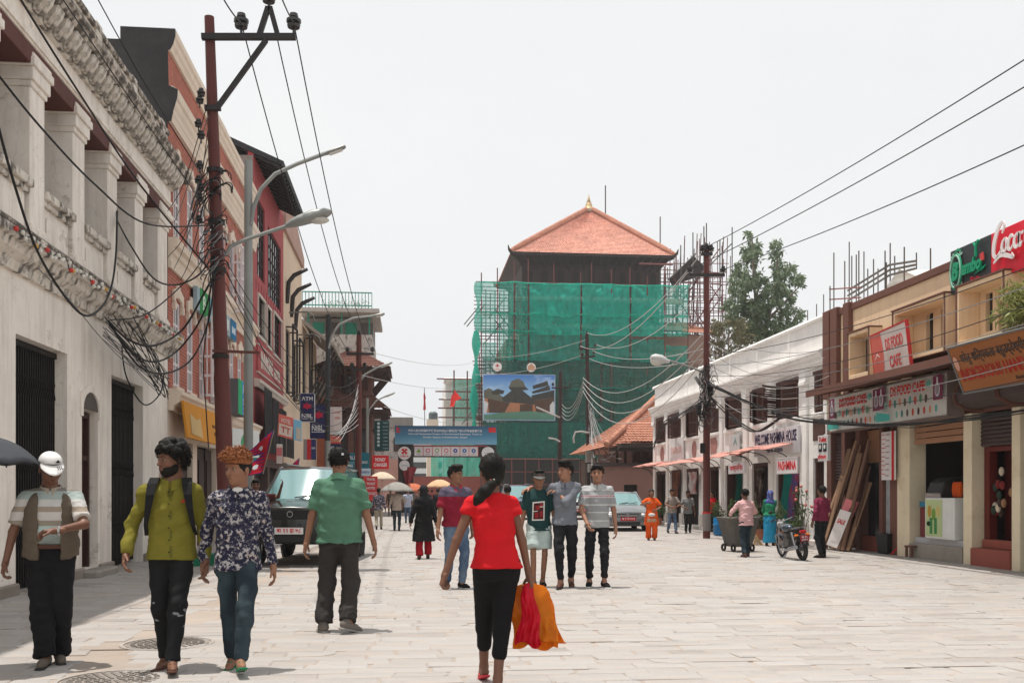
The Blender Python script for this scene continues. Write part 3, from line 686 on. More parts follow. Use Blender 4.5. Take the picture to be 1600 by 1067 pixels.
# ------------------------------------------------------------------ maroon house
MAROON=mat('maroon_render',(0.38,0.075,0.08),rough=.8,var=.2,scale=2,bump=.25,dirt=.25,dirtcol=(.12,.04,.04),streak=.2)
SLATE=mat('black_roof_sheet',(0.03,0.032,0.036),rough=.6,var=.3,scale=3,bump=.3)
BLACKSHEET=mat('black_cladding',(0.014,0.014,0.016),rough=.5,var=.4,scale=6,bump=.4,bscale=20)
OFFW=mat('off_white_trim',(0.58,0.53,0.47),rough=.8,var=.15,scale=5,dirt=.2)
CONC=mat('weathered_concrete',(0.24,0.225,0.21),rough=.95,var=.3,scale=1.5,bump=.4,dirt=.5,streak=.4)
def maroon_house():
 r=place('maroon_house','maroon rendered house with deep black overhanging eave roof','house',(XL-1,38,0))
 fr=Frame((XL,0,0),LEFT_U);y0,y1=34.43,42.4
 up=[(35.2,8.9,37.0,11.6),(37.8,8.7,41.6,11.3)]
 mid=[(35.3,6.85,36.9,8.2),(37.5,6.8,38.5,8.2),(39.3,6.75,41.6,8.3)]
 wall_open(fr,y0,2.6,y1,12.9,up+mid,.2,MAROON,'front_wall',r)
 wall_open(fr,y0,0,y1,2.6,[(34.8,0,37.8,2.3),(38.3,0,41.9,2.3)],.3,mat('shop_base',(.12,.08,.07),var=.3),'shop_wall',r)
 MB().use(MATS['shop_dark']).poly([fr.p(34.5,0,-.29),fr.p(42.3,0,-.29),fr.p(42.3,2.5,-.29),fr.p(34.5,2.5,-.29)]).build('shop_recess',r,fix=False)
 for(a,c,d,e)in up:
  f2=Frame((XL,(a+d)/2,c),LEFT_U)
  casement(r,f2,d-a,e-c,6 if d-a>3 else 3,5,mat('dark_lattice',(.05,.03,.03),var=.2),d=-.08,fw=.07,bar=.045)
 for(a,c,d,e)in mid:
  f2=Frame((XL,(a+d)/2,c),LEFT_U)
  casement(r,f2,d-a,e-c,3,3,mat('dark_lattice'),d=-.12,fw=.06,bar=.04)
  b=MB().use(OFFW);w=d-a;h=e-c
  fb(b,f2,-w/2-.09,-.09,w/2+.09,0,-.1,.06);fb(b,f2,-w/2-.09,h,w/2+.09,h+.09,-.1,.06);fb(b,f2,-w/2-.09,0,-w/2,h,-.1,.05);fb(b,f2,w/2,0,w/2+.09,h,-.1,.05)
  b.build('window_surround',r)
 b=MB().use(mat('maroon_dark',(.15,.03,.035),var=.2))
 for y in np.arange(34.9,42.3,.62):fb(b,fr,y,8.32,y+.025,8.68,.001,.012)
 b.build('cladding_joint',r)['kind']='stuff'
 mould(r,fr,y0,y1,[(.001,4.95),(.12,4.95),(.16,5.05),(.22,5.1),(.22,5.2),(.001,5.25)],OFFW,'ledge')
 fb(MB().use(MAROON),fr,35.0,5.55,41.6,6.45,.001,.06).build('name_board',r)
 b=MB().use(OFFW);fb(b,fr,35.0,6.46,41.6,6.50,.001,.08);fb(b,fr,35.0,5.50,41.6,5.54,.001,.08);b.build('name_board_rim',r)
 f3=Frame((XL,38.3,6.0),LEFT_U)
 lettering(f3,'INVIGRE',-1.1,.02,3.0,.62,OFFW,r,d=.061,bold=.05)
 lettering(f3,'HOTEL',1.7,-.06,1.9,.42,OFFW,r,d=.061,bold=.05)
 z0=12.7
 b=MB().use(SLATE)
 b.prism([(.95,z0-.25),(1.0,z0-.12),(-1.6,z0+1.0),(-5,z0+.4),(-5,z0),(-1.6,z0+.75)],lambda d,z,t:fr.p(t,z,d),y0-.05,y1-1.2);b.build('roof',r)
 raf=None
 for k,y in enumerate(np.arange(y0+.1,y1-1.3,.42)):
  if raf is None:raf=MB().use(SLATE).bar(fr.p(y,z0+.62,-1.0),fr.p(y,z0-.28,.9),.09,.16).build('rafter',r);yy=y
  else:o=kid(raf,r,(0,y-yy,0));o.matrix_parent_inverse=raf.matrix_parent_inverse.copy()
 b=MB().use(CONC);fb(b,fr,y0-.02,11.46,y0+.5,12.75,-3.0,-.02);b.build('end_parapet',r)
 b=MB().use(CONC);fb(b,fr,y0,0,y1,12.6,-8,-.31);b.build('rear_wall',r)
 for k,(a,d,zt)in enumerate([(34.5,36.2,4.93),(36.25,38.0,4.72),(38.05,40.0,4.52),(40.05,42.2,4.3)]):
  b=MB().use(BLACKSHEET)
  def fn(u,v):return fr.p(a+(d-a)*u,2.75+(zt-2.75)*v,.35+.02*math.sin(u*(d-a)*42)+.10*k*.3)
  b.sheet(fn,40,1);b.build('black_sheet',r,solid=.02)
maroon_house()
# ------------------------------------------------------------------ cream house with raking struts
BEIGE=mat('beige_render',(0.66,0.52,0.39),rough=.85,var=.15,scale=1.5,bump=.15,streak=.3,dirt=.2,dirtcol=(.25,.18,.13))
IRONB=mat('black_iron',(.03,.026,.026),rough=.6,var=.3,scale=6)
RUST=mat('red_oxide_steel',(0.13,0.040,0.032),rough=.75,var=.3,scale=4,bump=.2,dirt=.3,dirtcol=(.06,.03,.03))
def cream_house():
 r=place('cream_house','narrow cream house with black window grilles and raking roof struts','house',(XL-1,50,0))
 fr=Frame((XL,0,0),LEFT_U);y0,y1=42.43,57.5
 holes=[(43.2,5.6,44.8,8.4),(45.8,5.5,47.4,8.2),(50.4,6.2,51.6,9.2),(53.5,5.6,55.0,8.0)]
 wall_open(fr,y0,2.6,49.5,12.6,holes[:2],.25,BEIGE,'front_wall',r)
 wall_open(fr,49.5,2.6,y1,9.6,holes[2:],.25,BEIGE,'front_wall_low',r)
 wall_open(fr,y0,0,y1,2.6,[(43,0,46,2.3),(47,0,52,2.3),(53,0,57,2.3)],.3,mat('shop_base'),'shop_wall',r)
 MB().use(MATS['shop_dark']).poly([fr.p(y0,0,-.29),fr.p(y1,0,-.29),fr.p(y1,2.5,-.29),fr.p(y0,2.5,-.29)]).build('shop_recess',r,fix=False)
 for(a,c,d,e)in holes:
  f2=Frame((XL,(a+d)/2,c),LEFT_U);casement(r,f2,d-a,e-c,2,3,IRONB,d=-.1,fw=.1,bar=.06)
  b=MB().use(IRONB);w=d-a;h=e-c
  for(q0,q1)in(((-w/2,-.1),(-w/2,h+.1)),((w/2,-.1),(w/2,h+.1)),((-w/2,-.1),(w/2,-.1)),((-w/2,h+.1),(w/2,h+.1))):b.bar(f2.p(*q0,.3),f2.p(*q1,.3),.08)
  for q in(-w/2,w/2):b.bar(f2.p(q,0,0),f2.p(q,0,.3),.06);b.bar(f2.p(q,h,0),f2.p(q,h,.3),.06)
  b.build('window_grille',r)
 b=MB().use(BEIGE);fb(b,fr,y0,0,49.5,12.55,-7,-.31);fb(b,fr,49.5,0,y1,9.5,-7,-.31);b.build('rear_wall',r)
 b=MB().use(mat('pink_coping',(.42,.27,.22),var=.2,dirt=.3));b.prism([(y0-.1,12.3),(49.6,12.3),(49.6,12.75),(45,13.9),(y0-.1,14.2)],lambda u,v,d:fr.p(u,v,d),-.3,.12);b.build('raked_parapet',r)
 b=MB().use(mat('grey_sheet_roof',(.33,.29,.26),rough=.7,var=.25,scale=2,streak=.4));b.prism([(-.1,9.75),(1.55,8.5),(1.6,8.62),(-.1,9.95)],lambda d,z,t:fr.p(t,z,d),49.7,57.2);b.build('lean_to_roof',r)
 for y in(50.2,51.6,53.0,55.0,56.8):MB().use(IRONB).bar(fr.p(y,5.6,.05),fr.p(y,8.5,1.45),.12).build('raking_strut',r)
 b=MB().use(IRONB);fb(b,fr,49.8,5.4,57,5.5,.05,.5);b.build('balcony_edge',r)
 for k in range(3):
  y=43.2+k*1.6;z=10.6-k*.3
  MB().use(IRONB).tube([fr.p(y,z-1.2,.05),fr.p(y,z-.3,.12),fr.p(y,z,.35),fr.p(y+.1,z+.3,.9)],[.09,.1,.1,.07],6).build('bracket',r,smooth=True)
 for(y,z)in((44.3,9.2),(47.3,8.7)):
  MB().use(mat('grey_steel',(.22,.21,.20),rough=.5,metal=.6,var=.2)).tube([fr.p(y,z,0),fr.p(y,z+.05,.8),fr.p(y,z-.1,1.05),fr.p(y,z-.35,1.1)],.035,6).build('wall_lamp_arm',r)
cream_house()
# ------------------------------------------------------------------ orange brick house with white top floor and green railing
ORBRICK=brick_material('orange_brick',(.42,.115,.055),(.34,.09,.045),(.36,.22,.16),bump=.3)
OLDBRICK=brick_material('old_brick',(.17,.062,.045),(.12,.045,.034),(.17,.11,.09),bump=.4)
GREENP=mat('green_paint',(.02,.24,.16),rough=.6,var=.2,scale=4)
TILE=None
def tile_material(key,a,b_,pitch=.22):
 m,t,b,out=newmat(key);vec=t.coord()
 n1=t.noise(vec,4.5,2,.6);n2=t.noise(vec,.6,5,.6);n3=t.noise(vec,22,2)
 c=t.ramp(n1,[(.3,a),(.7,b_)]);c=t.mix(1.0,c,t.ramp(n2,[(.3,.82),(.7,1.1)]),'MULTIPLY')
 c=t.mix(t.math('MULTIPLY',t.ramp(n3,[(.58,0),(.7,1)]),.4),c,tuple(x*.45 for x in a))
 t.link(c,b.inputs['Base Color']);b.inputs['Roughness'].default_value=.85
 t.link(t.bump(n3,.4,.03),b.inputs['Normal']);MATS[key]=m;return m
TILE=tile_material('terracotta_tile',(.54,.23,.165),(.82,.48,.385));TILEOLD=tile_material('old_tile',(.36,.14,.09),(.50,.25,.17));TILEDK=tile_material('brown_tile',(.13,.055,.042),(.22,.10,.075))
def tile_roof(b,p00,p10,p01,p11,nu,nv,amp=.05):
 """roof slope made of rows of tiles: p00-p10 eave, p01-p11 ridge; every row steps up a little, every tile crowns"""
 p00,p10,p01,p11=map(Vector,(p00,p10,p01,p11))
 n=(p10-p00).cross(p01-p00).normalized()
 if n.z<0:n=-n
 vs,fs=[],[]
 for j in range(nv):
  for e in(0,1):
   v=(j+e)/nv
   for i in range(nu*2+1):
    u=i/(nu*2);p=(p00.lerp(p10,u)).lerp(p01.lerp(p11,u),v)
    vs.append(p+n*(amp*(1-e)*.8+(amp*.7 if i%2 else 0)))
 w=nu*2+1
 for j in range(nv*2-1):
  for i in range(w-1):fs.append((j*w+i,j*w+i+1,(j+1)*w+i+1,(j+1)*w+i))
 return b.add(vs,fs)
def orange_house():
 r=place('orange_brick_house','orange brick house with white upper floor and green roof railing','house',(-4.2,66,0))
 Y=62.0;f=Frame((0,Y,0),FRONT_U)
 xa,xb=-6.3,-2.35
 wall_open(f,xa,0,xb-.1,9.0,[(-4.2,4.6,-3.2,6.2)],.2,ORBRICK,'brick_wall',r)
 fb(MB().use(mat('grey_band',(.22,.19,.17),var=.3,dirt=.3)),f,xa,7.2,xb-.1,8.0,.001,.05).build('render_patch',r)
 fb(MB().use(stained_white('stained_top_floor',(.46,.43,.40),.25)),f,xa-.2,9.002,xb+.05,11.0,-7,.35).build('top_floor_wall',r)
 fb(MB().use(CONC),f,xa-.2,11.002,xb,12.2,-7,-1.1).build('set_back_wall',r)
 for k in range(4):
  x=xa+.3+k*1.0
  fb(MB().use(GREENP if k%2==0 else mat('dim_interior')),f,x,11.05,x+.7,11.95,-1.09,-1.04).build('shutter',r)
 for x in(xa+.1,-4.2,xb-.15):fb(MB().use(GREENP),f,x,11.002,x+.08,12.3,.1,.18).build('veranda_post',r)
 fb(MB().use(mat('pale_roof_slab',(.42,.39,.36),var=.2,dirt=.3)),f,xa-.4,12.31,xb+.5,12.55,-7,.7).build('roof_slab',r)
 b=MB().use(GREENP)
 for z in(12.75,13.55):b.bar(f.p(xa-.2,z,.4),f.p(xb+.05,z,.4),.06)
 b.build('railing_rail',r)
 po=None
 for x in np.arange(xa-.2,xb+.06,.2):
  if po is None:po=MB().use(GREENP).bar(f.p(x,12.56,.4),f.p(x,13.55,.4),.04).build('baluster',r);x0=x
  else:o=kid(po,r,(x-x0,0,0));o.matrix_parent_inverse=po.matrix_parent_inverse.copy()
 b=MB().use(ORBRICK);fb(b,f,xa,0,xb-.1,9,-7,-.21);b.build('rear_wall',r)
 leaf_cloud('roof_plants',[((-5.0+k*.55,Y+.6,13.0),(.4,.3,.35),70)for k in range(5)],.10,GREENL,r)
LEAFM={}
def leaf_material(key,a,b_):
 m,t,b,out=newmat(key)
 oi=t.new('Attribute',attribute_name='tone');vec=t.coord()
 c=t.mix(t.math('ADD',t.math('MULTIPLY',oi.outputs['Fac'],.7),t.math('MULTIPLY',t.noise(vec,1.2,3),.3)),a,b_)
 t.link(c,b.inputs['Base Color']);b.inputs['Roughness'].default_value=.55
 tr=t.new('BsdfTranslucent');t.link(c,tr.inputs['Color']);ms=t.new('MixShader');ms.inputs[0].default_value=.25
 t.link(b.outputs[0],ms.inputs[1]);t.link(tr.outputs[0],ms.inputs[2]);t.link(ms.outputs[0],out.inputs['Surface'])
 MATS[key]=m;return m
GREENL=leaf_material('shrub_leaf',(.035,.075,.025),(.12,.18,.06));TREEL=leaf_material('tree_leaf',(.08,.115,.075),(.21,.27,.16));DRYL=leaf_material('dry_leaf',(.085,.085,.045),(.17,.16,.085));BAMBL=leaf_material('bamboo_leaf',(.16,.19,.05),(.36,.38,.14))
def leaf_cloud(name,blobs,size,m,parent,seed=1,droop=.4,asp=.45):
 """many leaf-sized faces spread through ellipsoid clumps: (centre, radii, count)"""
 g=np.random.default_rng(seed);vs,fs,tones=[],[],[]
 for(c,rr,n)in blobs:
  d=g.normal(size=(n,3));d/=np.linalg.norm(d,axis=1)[:,None]
  rad=g.random(n)**.45
  P=np.array(c)+d*rad[:,None]*np.array(rr)
  ax=g.normal(size=(n,3));ax[:,2]-=droop;ax/=np.linalg.norm(ax,axis=1)[:,None]
  up=g.normal(size=(n,3));sd=np.cross(ax,up);sd/=np.linalg.norm(sd,axis=1)[:,None]
  L_=size*(.6+.8*g.random(n));base=len(vs)*1
  q=np.stack([P,P+ax*(L_*.5)[:,None]+sd*(L_*asp*.5)[:,None],P+ax*L_[:,None],P+ax*(L_*.5)[:,None]-sd*(L_*asp*.5)[:,None]],1).reshape(-1,3)
  o=len(vs);vs+=q.tolist();fs+=[(o+4*k,o+4*k+1,o+4*k+2,o+4*k+3)for k in range(n)]
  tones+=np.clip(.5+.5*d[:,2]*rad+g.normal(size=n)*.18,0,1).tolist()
 me=bpy.data.meshes.new(name);me.from_pydata(vs,[],fs);me.materials.append(m);tone_attr(me,tones)
 o=bpy.data.objects.new(name,me);COL.objects.link(o);o.parent=parent
 if parent is not None and parent.name in WROOTS:o.matrix_parent_inverse=Matrix.Translation(-parent.location)
 return o
orange_house()
# ------------------------------------------------------------------ old brick house with two tiled pent roofs
def pagoda_house():
 r=place('tiled_brick_house','old dark brick house with two tiers of brown tiled eaves','house',(-3.6,58,0))
 xa,xb,ya,yb=-4.3,-2.15,57.6,61.8
 f=Frame((0,ya,0),FRONT_U)
 wall_open(f,xa,0,xb,8.6,[(-3.9,6.95,-2.7,8.1),(-4.1,3.4,-3.5,5.0),(-3.2,3.4,-2.4,5.0)],.3,OLDBRICK,'front_wall',r)
 b=MB().use(OLDBRICK);b.box((xa,ya+.31,0),(xb,yb,8.6));b.build('side_wall',r)
 for(a,c,d,e)in((-3.9,6.95,-2.7,8.1),(-4.1,3.4,-3.5,5.0),(-3.2,3.4,-2.4,5.0)):
  casement(r,Frame(((a+d)/2,ya,c),FRONT_U),d-a,e-c,2,4,mat('carved_wood',(.05,.025,.02),var=.3,bump=.4),d=-.1,fw=.14,bar=.06)
 for ze,zr,ov in((8.4,9.5,1.05),(6.05,6.9,1.0)):
  inn=.7 if ze>7 else 0.06
  o=MB().use(TILEDK)
  e0,e1,e2,e3=(xa-ov,ya-ov,ze),(xb+ov,ya-ov,ze),(xb+ov,yb+ov,ze),(xa-ov,yb+ov,ze)
  q0,q1,q2,q3=(xa+inn,ya+inn,zr),(xb-inn,ya+inn,zr),(xb-inn,yb-inn,zr),(xa+inn,yb-inn,zr)
  if ze<7:q0,q1,q2,q3=(xa,ya-.01,zr),(xb+.01,ya-.01,zr),(xb+.01,yb,zr),(xa,yb,zr)
  tile_roof(o,e0,e1,q0,q1,22,9);tile_roof(o,e1,e2,q1,q2,26,9);tile_roof(o,e3,e0,q3,q0,20,8)
  if ze>7:o.poly([q0,q1,q2,q3])
  o.build('tiled_roof',r,fix=False)
  b=MB().use(mat('carved_wood'));b.prism([(xa-ov+.05,ya-ov+.05),(xb+ov-.05,ya-ov+.05),(xb+ov-.05,yb+ov-.05),(xa-ov+.05,yb+ov-.05)],lambda u,v,t:(u,v,t),ze-.14,ze-.02);b.build('eave_board',r)
  for k in range(5):
   x=xa+.3+k*(xb-xa-.6)/4;MB().use(mat('carved_wood')).bar((x,ya-.02,ze-1.2),(x,ya-ov+.15,ze-.15),.12).build('roof_strut',r)
   y=ya+.4+k*.85;MB().use(mat('carved_wood')).bar((xb+.02,y,ze-1.2),(xb+ov-.15,y,ze-.15),.12).build('roof_strut',r)
 for x in(-4.2,-3.2):fb(MB().use(MATS['shop_dark']),f,x,0,x+.9,2.2,.001,.02).build('doorway',r)
pagoda_house()
def concrete_block():
 r=place('concrete_building','grey unfinished concrete building with stained parapet behind the notice board','building',(-2,90,0))
 b=MB().use(stained_white('stained_concrete',(.36,.35,.34),.2));b.box((-6.5,88,0),(.2,96,7.0));b.build('wall',r)
 b=MB().use(CONC);b.box((-6.5,87.8,6.98),(.3,88,7.9));b.box((.1,88,7.002),(.3,96,7.9));b.build('parapet',r)
 b=MB().use(mat('pink_brick_wall',(.36,.2,.17),var=.25,scale=3));b.box((-6.4,86.2,0),(.05,87.5,4.2));b.build('annex',r)
 for k in range(2):MB().use(mat('dark_lattice')).box((-3+1.6*k,87.93,4.9),(-2.2+1.6*k,87.99,6.1)).build('window',r)
concrete_block()
# ------------------------------------------------------------------ hanging signs on the left
NAVY=C(28,34,84,rough=.5);NRED=C(190,28,62);SW=C(225,225,230,rough=.5)
def maple(cx,cy,s):
 out=[]
 for k in range(18):
  a=math.pi/2+2*math.pi*k/18;q=s*(1.0 if k%3==0 else(.62 if k%3==1 else.72));out.append((cx+q*1.15*math.cos(a),cy+q*.8*math.sin(a)))
 return out
def at_sign(px0,py0,px1,py1,Y):
 a,b=onY(px0,py1,Y),onY(px1,py0,Y)
 return Frame(((a.x+b.x)/2,Y,(a.z+b.z)/2),FRONT_U),b.x-a.x,b.z-a.z
f_,w_,h_=at_sign(469,615,491,658,37)
signboard('bank_atm_sign','navy hanging sign reading ATM and NIBL with red leaf',f_,w_,h_,.18,NAVY,[('t','ATM',0,h_*.32,w_*.8,h_*.14,SW),('p',maple(0,h_*.05,w_*.33),NRED),('t','NIBL',0,-h_*.3,w_*.78,h_*.14,SW),('r',-w_*.4,-h_*.42,w_*.4,-h_*.40,SW)],edge=C(190,190,195))
f_,w_,h_=at_sign(485,633,508,684,41)
signboard('bank_sign','larger navy hanging sign reading NIBL half hidden by the lamp post',f_,w_,h_,.18,NAVY,[('p',maple(w_*.05,h_*.2,w_*.36),NRED),('t','NIBL',0,-h_*.2,w_*.8,h_*.17,SW),('r',-w_*.42,-h_*.33,w_*.42,-h_*.31,SW)],edge=C(40,45,90))
f_,w_,h_=at_sign(474,686,494,718,36)
signboard('striped_sign','small hanging sign in grey red and navy panels',f_,w_,h_,.14,C(150,140,140),[('r',-w_*.22,-h_/2,w_*.1,h_/2,C(205,50,60)),('r',w_*.1,-h_/2,w_/2,h_/2,C(50,55,105)),('t','BANK',w_*.3,.05,w_*.3,h_*.1,SW)])
f_,w_,h_=at_sign(435,643,458,690,31)
f_=Frame(f_.c,(1,.55,-.28),(0.05,0,1))
signboard('faded_sign','tilted faded red and white sheet sign beside the black cladding',f_,w_*1.1,h_*.72,.05,C(200,105,95),[('r',-w_*.5,-h_*.3,w_*.5,h_*.05,C(205,190,180)),('t','HOTEL',0,h_*.18,w_*.7,h_*.14,C(215,200,190)),('t','TT',0,-h_*.12,w_*.7,h_*.2,C(180,60,55))])
f_,w_,h_=at_sign(459,652,471,692,33)
signboard('blue_sheet_sign','pale blue and cream sheet sign next to the faded red one',Frame(f_.c,(1,.4,-.2)),w_*1.1,h_*.8,.05,C(120,175,205),[('r',-w_*.2,-h_*.36,w_*.4,h_*.1,C(190,180,165))])
f_,w_,h_=at_sign(432,694,441,724,27)
signboard('pink_plate','small pink and white vertical plate under the shop eaves',f_,w_,h_,.05,C(205,195,190),[('r',-w_/2,-h_*.1,w_/2,h_*.32,C(200,110,120))])
f_,w_,h_=at_sign(515,636,534,678,46)
signboard('white_banner_sign','tall white and pale red vertical sign behind the lamp post',f_,w_,h_,.14,C(205,195,195),[('r',-w_*.15,-h_*.38,w_*.46,h_*.44,C(222,212,208)),('t','HOTEL',w_*.15,h_*.3,w_*.5,h_*.1,C(205,110,110)),('t','INN',w_*.15,h_*.1,w_*.4,h_*.1,C(205,110,110)),('t','FOOD',w_*.15,-h_*.44,w_*.5,h_*.07,C(60,110,150))])
f_,w_,h_=at_sign(513,682,532,693,44)
signboard('orange_exchange_sign','small orange sign above the money sign',f_,w_,h_,.1,C(215,90,70),[('t','EXCHANGE',0,0,w_*.85,h_*.5,C(235,190,170))])
f_,w_,h_=at_sign(513,693,533,712,44)
signboard('money_sign','small navy sign reading MONEY behind the black cap',f_,w_,h_,.1,C(35,45,85),[('t','MONEY',0,h_*.1,w_*.8,h_*.4,SW)])
f_,w_,h_=at_sign(541,708,556,740,43)
signboard('teal_sign','teal hanging sign reading BUDGET behind the lamp post',f_,w_,h_,.1,C(20,110,130),[('t','BU',w_*.1,h_*.28,w_*.6,h_*.18,SW),('t','DGET',0,0,w_*.8,h_*.14,C(150,200,210))])
f_,w_,h_=at_sign(563,707,577,732,47)
signboard('teal_sign','second teal sign between the two thin posts',f_,w_,h_,.1,C(15,105,120),[('t','BAGS',0,-.1*h_,w_*.6,h_*.16,SW)])
f_,w_,h_=at_sign(585,657,608,704,52)
signboard('dark_green_board','tall dark green price board with pale list and pictures',f_,w_,h_,.12,C(22,62,66),[('t',t__,w_*.25,h_*(.42-.12*k),w_*.36,h_*.035,C(150,180,180))for k,t__ in enumerate(['TIBET','MUSTANG','POKHARA','CHITWAN','LUMBINI','TREK','RAFT','TOURS'])]+[('p',disc(-w_*.22,h_*(.40-.12*k),w_*.1,8),C(170,185,185))for k in range(7)])
f_,w_,h_=at_sign(582,712,607,732,49)
signboard('money_changer_sign','bright red sign reading MONEY CHANGER in white letters',f_,w_,h_,.12,C(205,24,34,rough=.5),[('t','MONEY',0,h_*.2,w_*.64,h_*.28,C(240,235,235)),('t','CHANGER',0,-h_*.2,w_*.84,h_*.28,C(240,235,235))],edge=C(220,60,60))
f_,w_,h_=at_sign(567,744,590,782,46)
signboard('standing_red_board','standing red and white notice board listing budget travel',f_,w_,h_,.08,C(200,60,60),[('t','TRAVEL',w_*.05,h_*.38,w_*.6,h_*.1,SW),('t','TICKET',w_*.05,h_*.2,w_*.6,h_*.1,SW),('t','HOTEL',w_*.05,h_*.02,w_*.6,h_*.1,SW),('t','BUDGET',w_*.05,-h_*.2,w_*.8,h_*.1,SW)])
f_,w_,h_=at_sign(563,732,579,743,45)
signboard('pale_blue_plate','pale blue rectangular plate over the red notice board',f_,w_,h_,.06,C(195,210,222),[('t','INFORMATION',0,0,w_*.8,h_*.3,C(70,110,160))])
# ------------------------------------------------------------------ flags and shade canopy on the left
def nepal_flag(name,label,base,tip,u,s,thin=False):
 r=place(name,label,'flag',base)
 MB().use(mat('flag_staff',(.35,.25,.15),var=.2)).tube([base,tip],.018*s,6).build('staff',r)
 u=Vector(u).normalized();t_=Vector(tip);dn=(Vector(base)-t_).normalized()
 def wav(a,b):return t_+u*a*s+dn*b*s+u.cross(dn)*(.10*s*math.sin(a*5+b*4))
 def tri(b,sc,off):
  n=8
  for pts in([(0,0),(1.0,.72),(0,.72)],[(0,.55),(1.05,1.38),(0,1.38)]):
   g=[(pts[0][0]+(pts[1][0]-pts[0][0])*i/n*j/n+(pts[2][0]-pts[0][0])*(1-i/n)*j/n,pts[0][1]+(pts[1][1]-pts[0][1])*i/n*j/n+(pts[2][1]-pts[0][1])*(1-i/n)*j/n)for j in range(n+1)for i in range(n+1)]
   cx,cy=pts[0][0]*.33+pts[1][0]*.33+pts[2][0]*.33,(pts[0][1]+pts[1][1]+pts[2][1])/3
   v=[wav(cx+(a-cx)*sc,cy+(b_-cy)*sc)+u.cross(dn)*off for a,b_ in g]
   b.add(v,[(j*(n+1)+i,j*(n+1)+i+1,(j+1)*(n+1)+i+1,(j+1)*(n+1)+i)for j in range(n)for i in range(n)])
  return b
 tri(MB().use(C(32,40,120)),1.0,0).build('blue_border',r,solid=.006,fix=False)
 for off in(.008,-.008):tri(MB().use(C(196,18,40)),.90,off*s).build('red_field',r,fix=False)
 for off in(.013,-.013):
  b=MB().use(SW)
  for cx,cy,q in((.3,.52,.085),(.32,1.12,.10)):b.poly([wav(cx+q*(1 if k%2==0 else.7)*math.cos(k*math.pi/12),cy+q*(1 if k%2==0 else.7)*math.sin(k*math.pi/12))+u.cross(dn)*off*s for k in range(24)])
  b.build('sun_and_moon',r,fix=False)
 return r
p=onY(428,672,21);q=onY(411,740,21)
nepal_flag('nepal_flag','red and blue double pennant flag hanging beside the lamp post',q,p,(-1,.15,-.22),.66)
p=onY(468,715,24);nepal_flag('nepal_flag','red pennant flag low behind the parked car roof',p+Vector((-.1,0,-.9)),p,(-1,.1,-.3),.5)
# ------------------------------------------------------------------ tower wrapped in scaffolding and green net
WOOD=mat('old_dark_wood',(.045,.032,.03),rough=.8,var=.35,scale=2,bump=.4)
NETB=mat('tower_brick',(.30,.19,.15),rough=.9,var=.3,scale=1.2,bump=.3)  # dull brick of the tower shaft and its wings
def net_material(key,col,alpha):
 m,t,b,out=newmat(key);vec=t.coord()
 n=t.noise(vec,.9,6,.6);n2=t.noise(t.coord((1,1,.25)),2.2,5,.65)
 c=t.mix(t.ramp(n2,[(.3,0),(.7,1)]),tuple(x*.75 for x in col),tuple(min(1,x*1.25)for x in col))
 t.link(c,b.inputs['Base Color']);b.inputs['Roughness'].default_value=.7;t.link(t.bump(t.mix(.5,t.noise(t.coord((1.2,1,.35),(0,.5,0)),1.6,4,.6),t.noise(t.coord((1.2,1,.35),(0,-.7,0)),2.4,4,.6)),.9,.5),b.inputs['Normal'])
 tl=t.new('BsdfTranslucent');t.link(c,tl.inputs['Color']);tp=t.new('BsdfTransparent')
 m1=t.new('MixShader');m1.inputs[0].default_value=.4;t.link(b.outputs[0],m1.inputs[1]);t.link(tl.outputs[0],m1.inputs[2])
 m2=t.new('MixShader');t.link(t.ramp(n,[(.25,alpha-.10),(.75,min(1,alpha+.12))]),m2.inputs[0]);t.link(tp.outputs[0],m2.inputs[1]);t.link(m1.outputs[0],m2.inputs[2])
 t.link(m2.outputs[0],out.inputs['Surface']);MATS[key]=m;return m
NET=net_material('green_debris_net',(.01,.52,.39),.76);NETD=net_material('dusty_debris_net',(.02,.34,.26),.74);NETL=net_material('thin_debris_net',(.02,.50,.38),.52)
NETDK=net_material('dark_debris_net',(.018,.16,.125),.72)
PIPE=mat('scaffold_pipe',(.16,.05,.045),rough=.6,var=.35,scale=3);PIPEG=mat('scaffold_pipe_grey',(.10,.09,.085),rough=.6,var=.3,scale=3)
TY=96.0
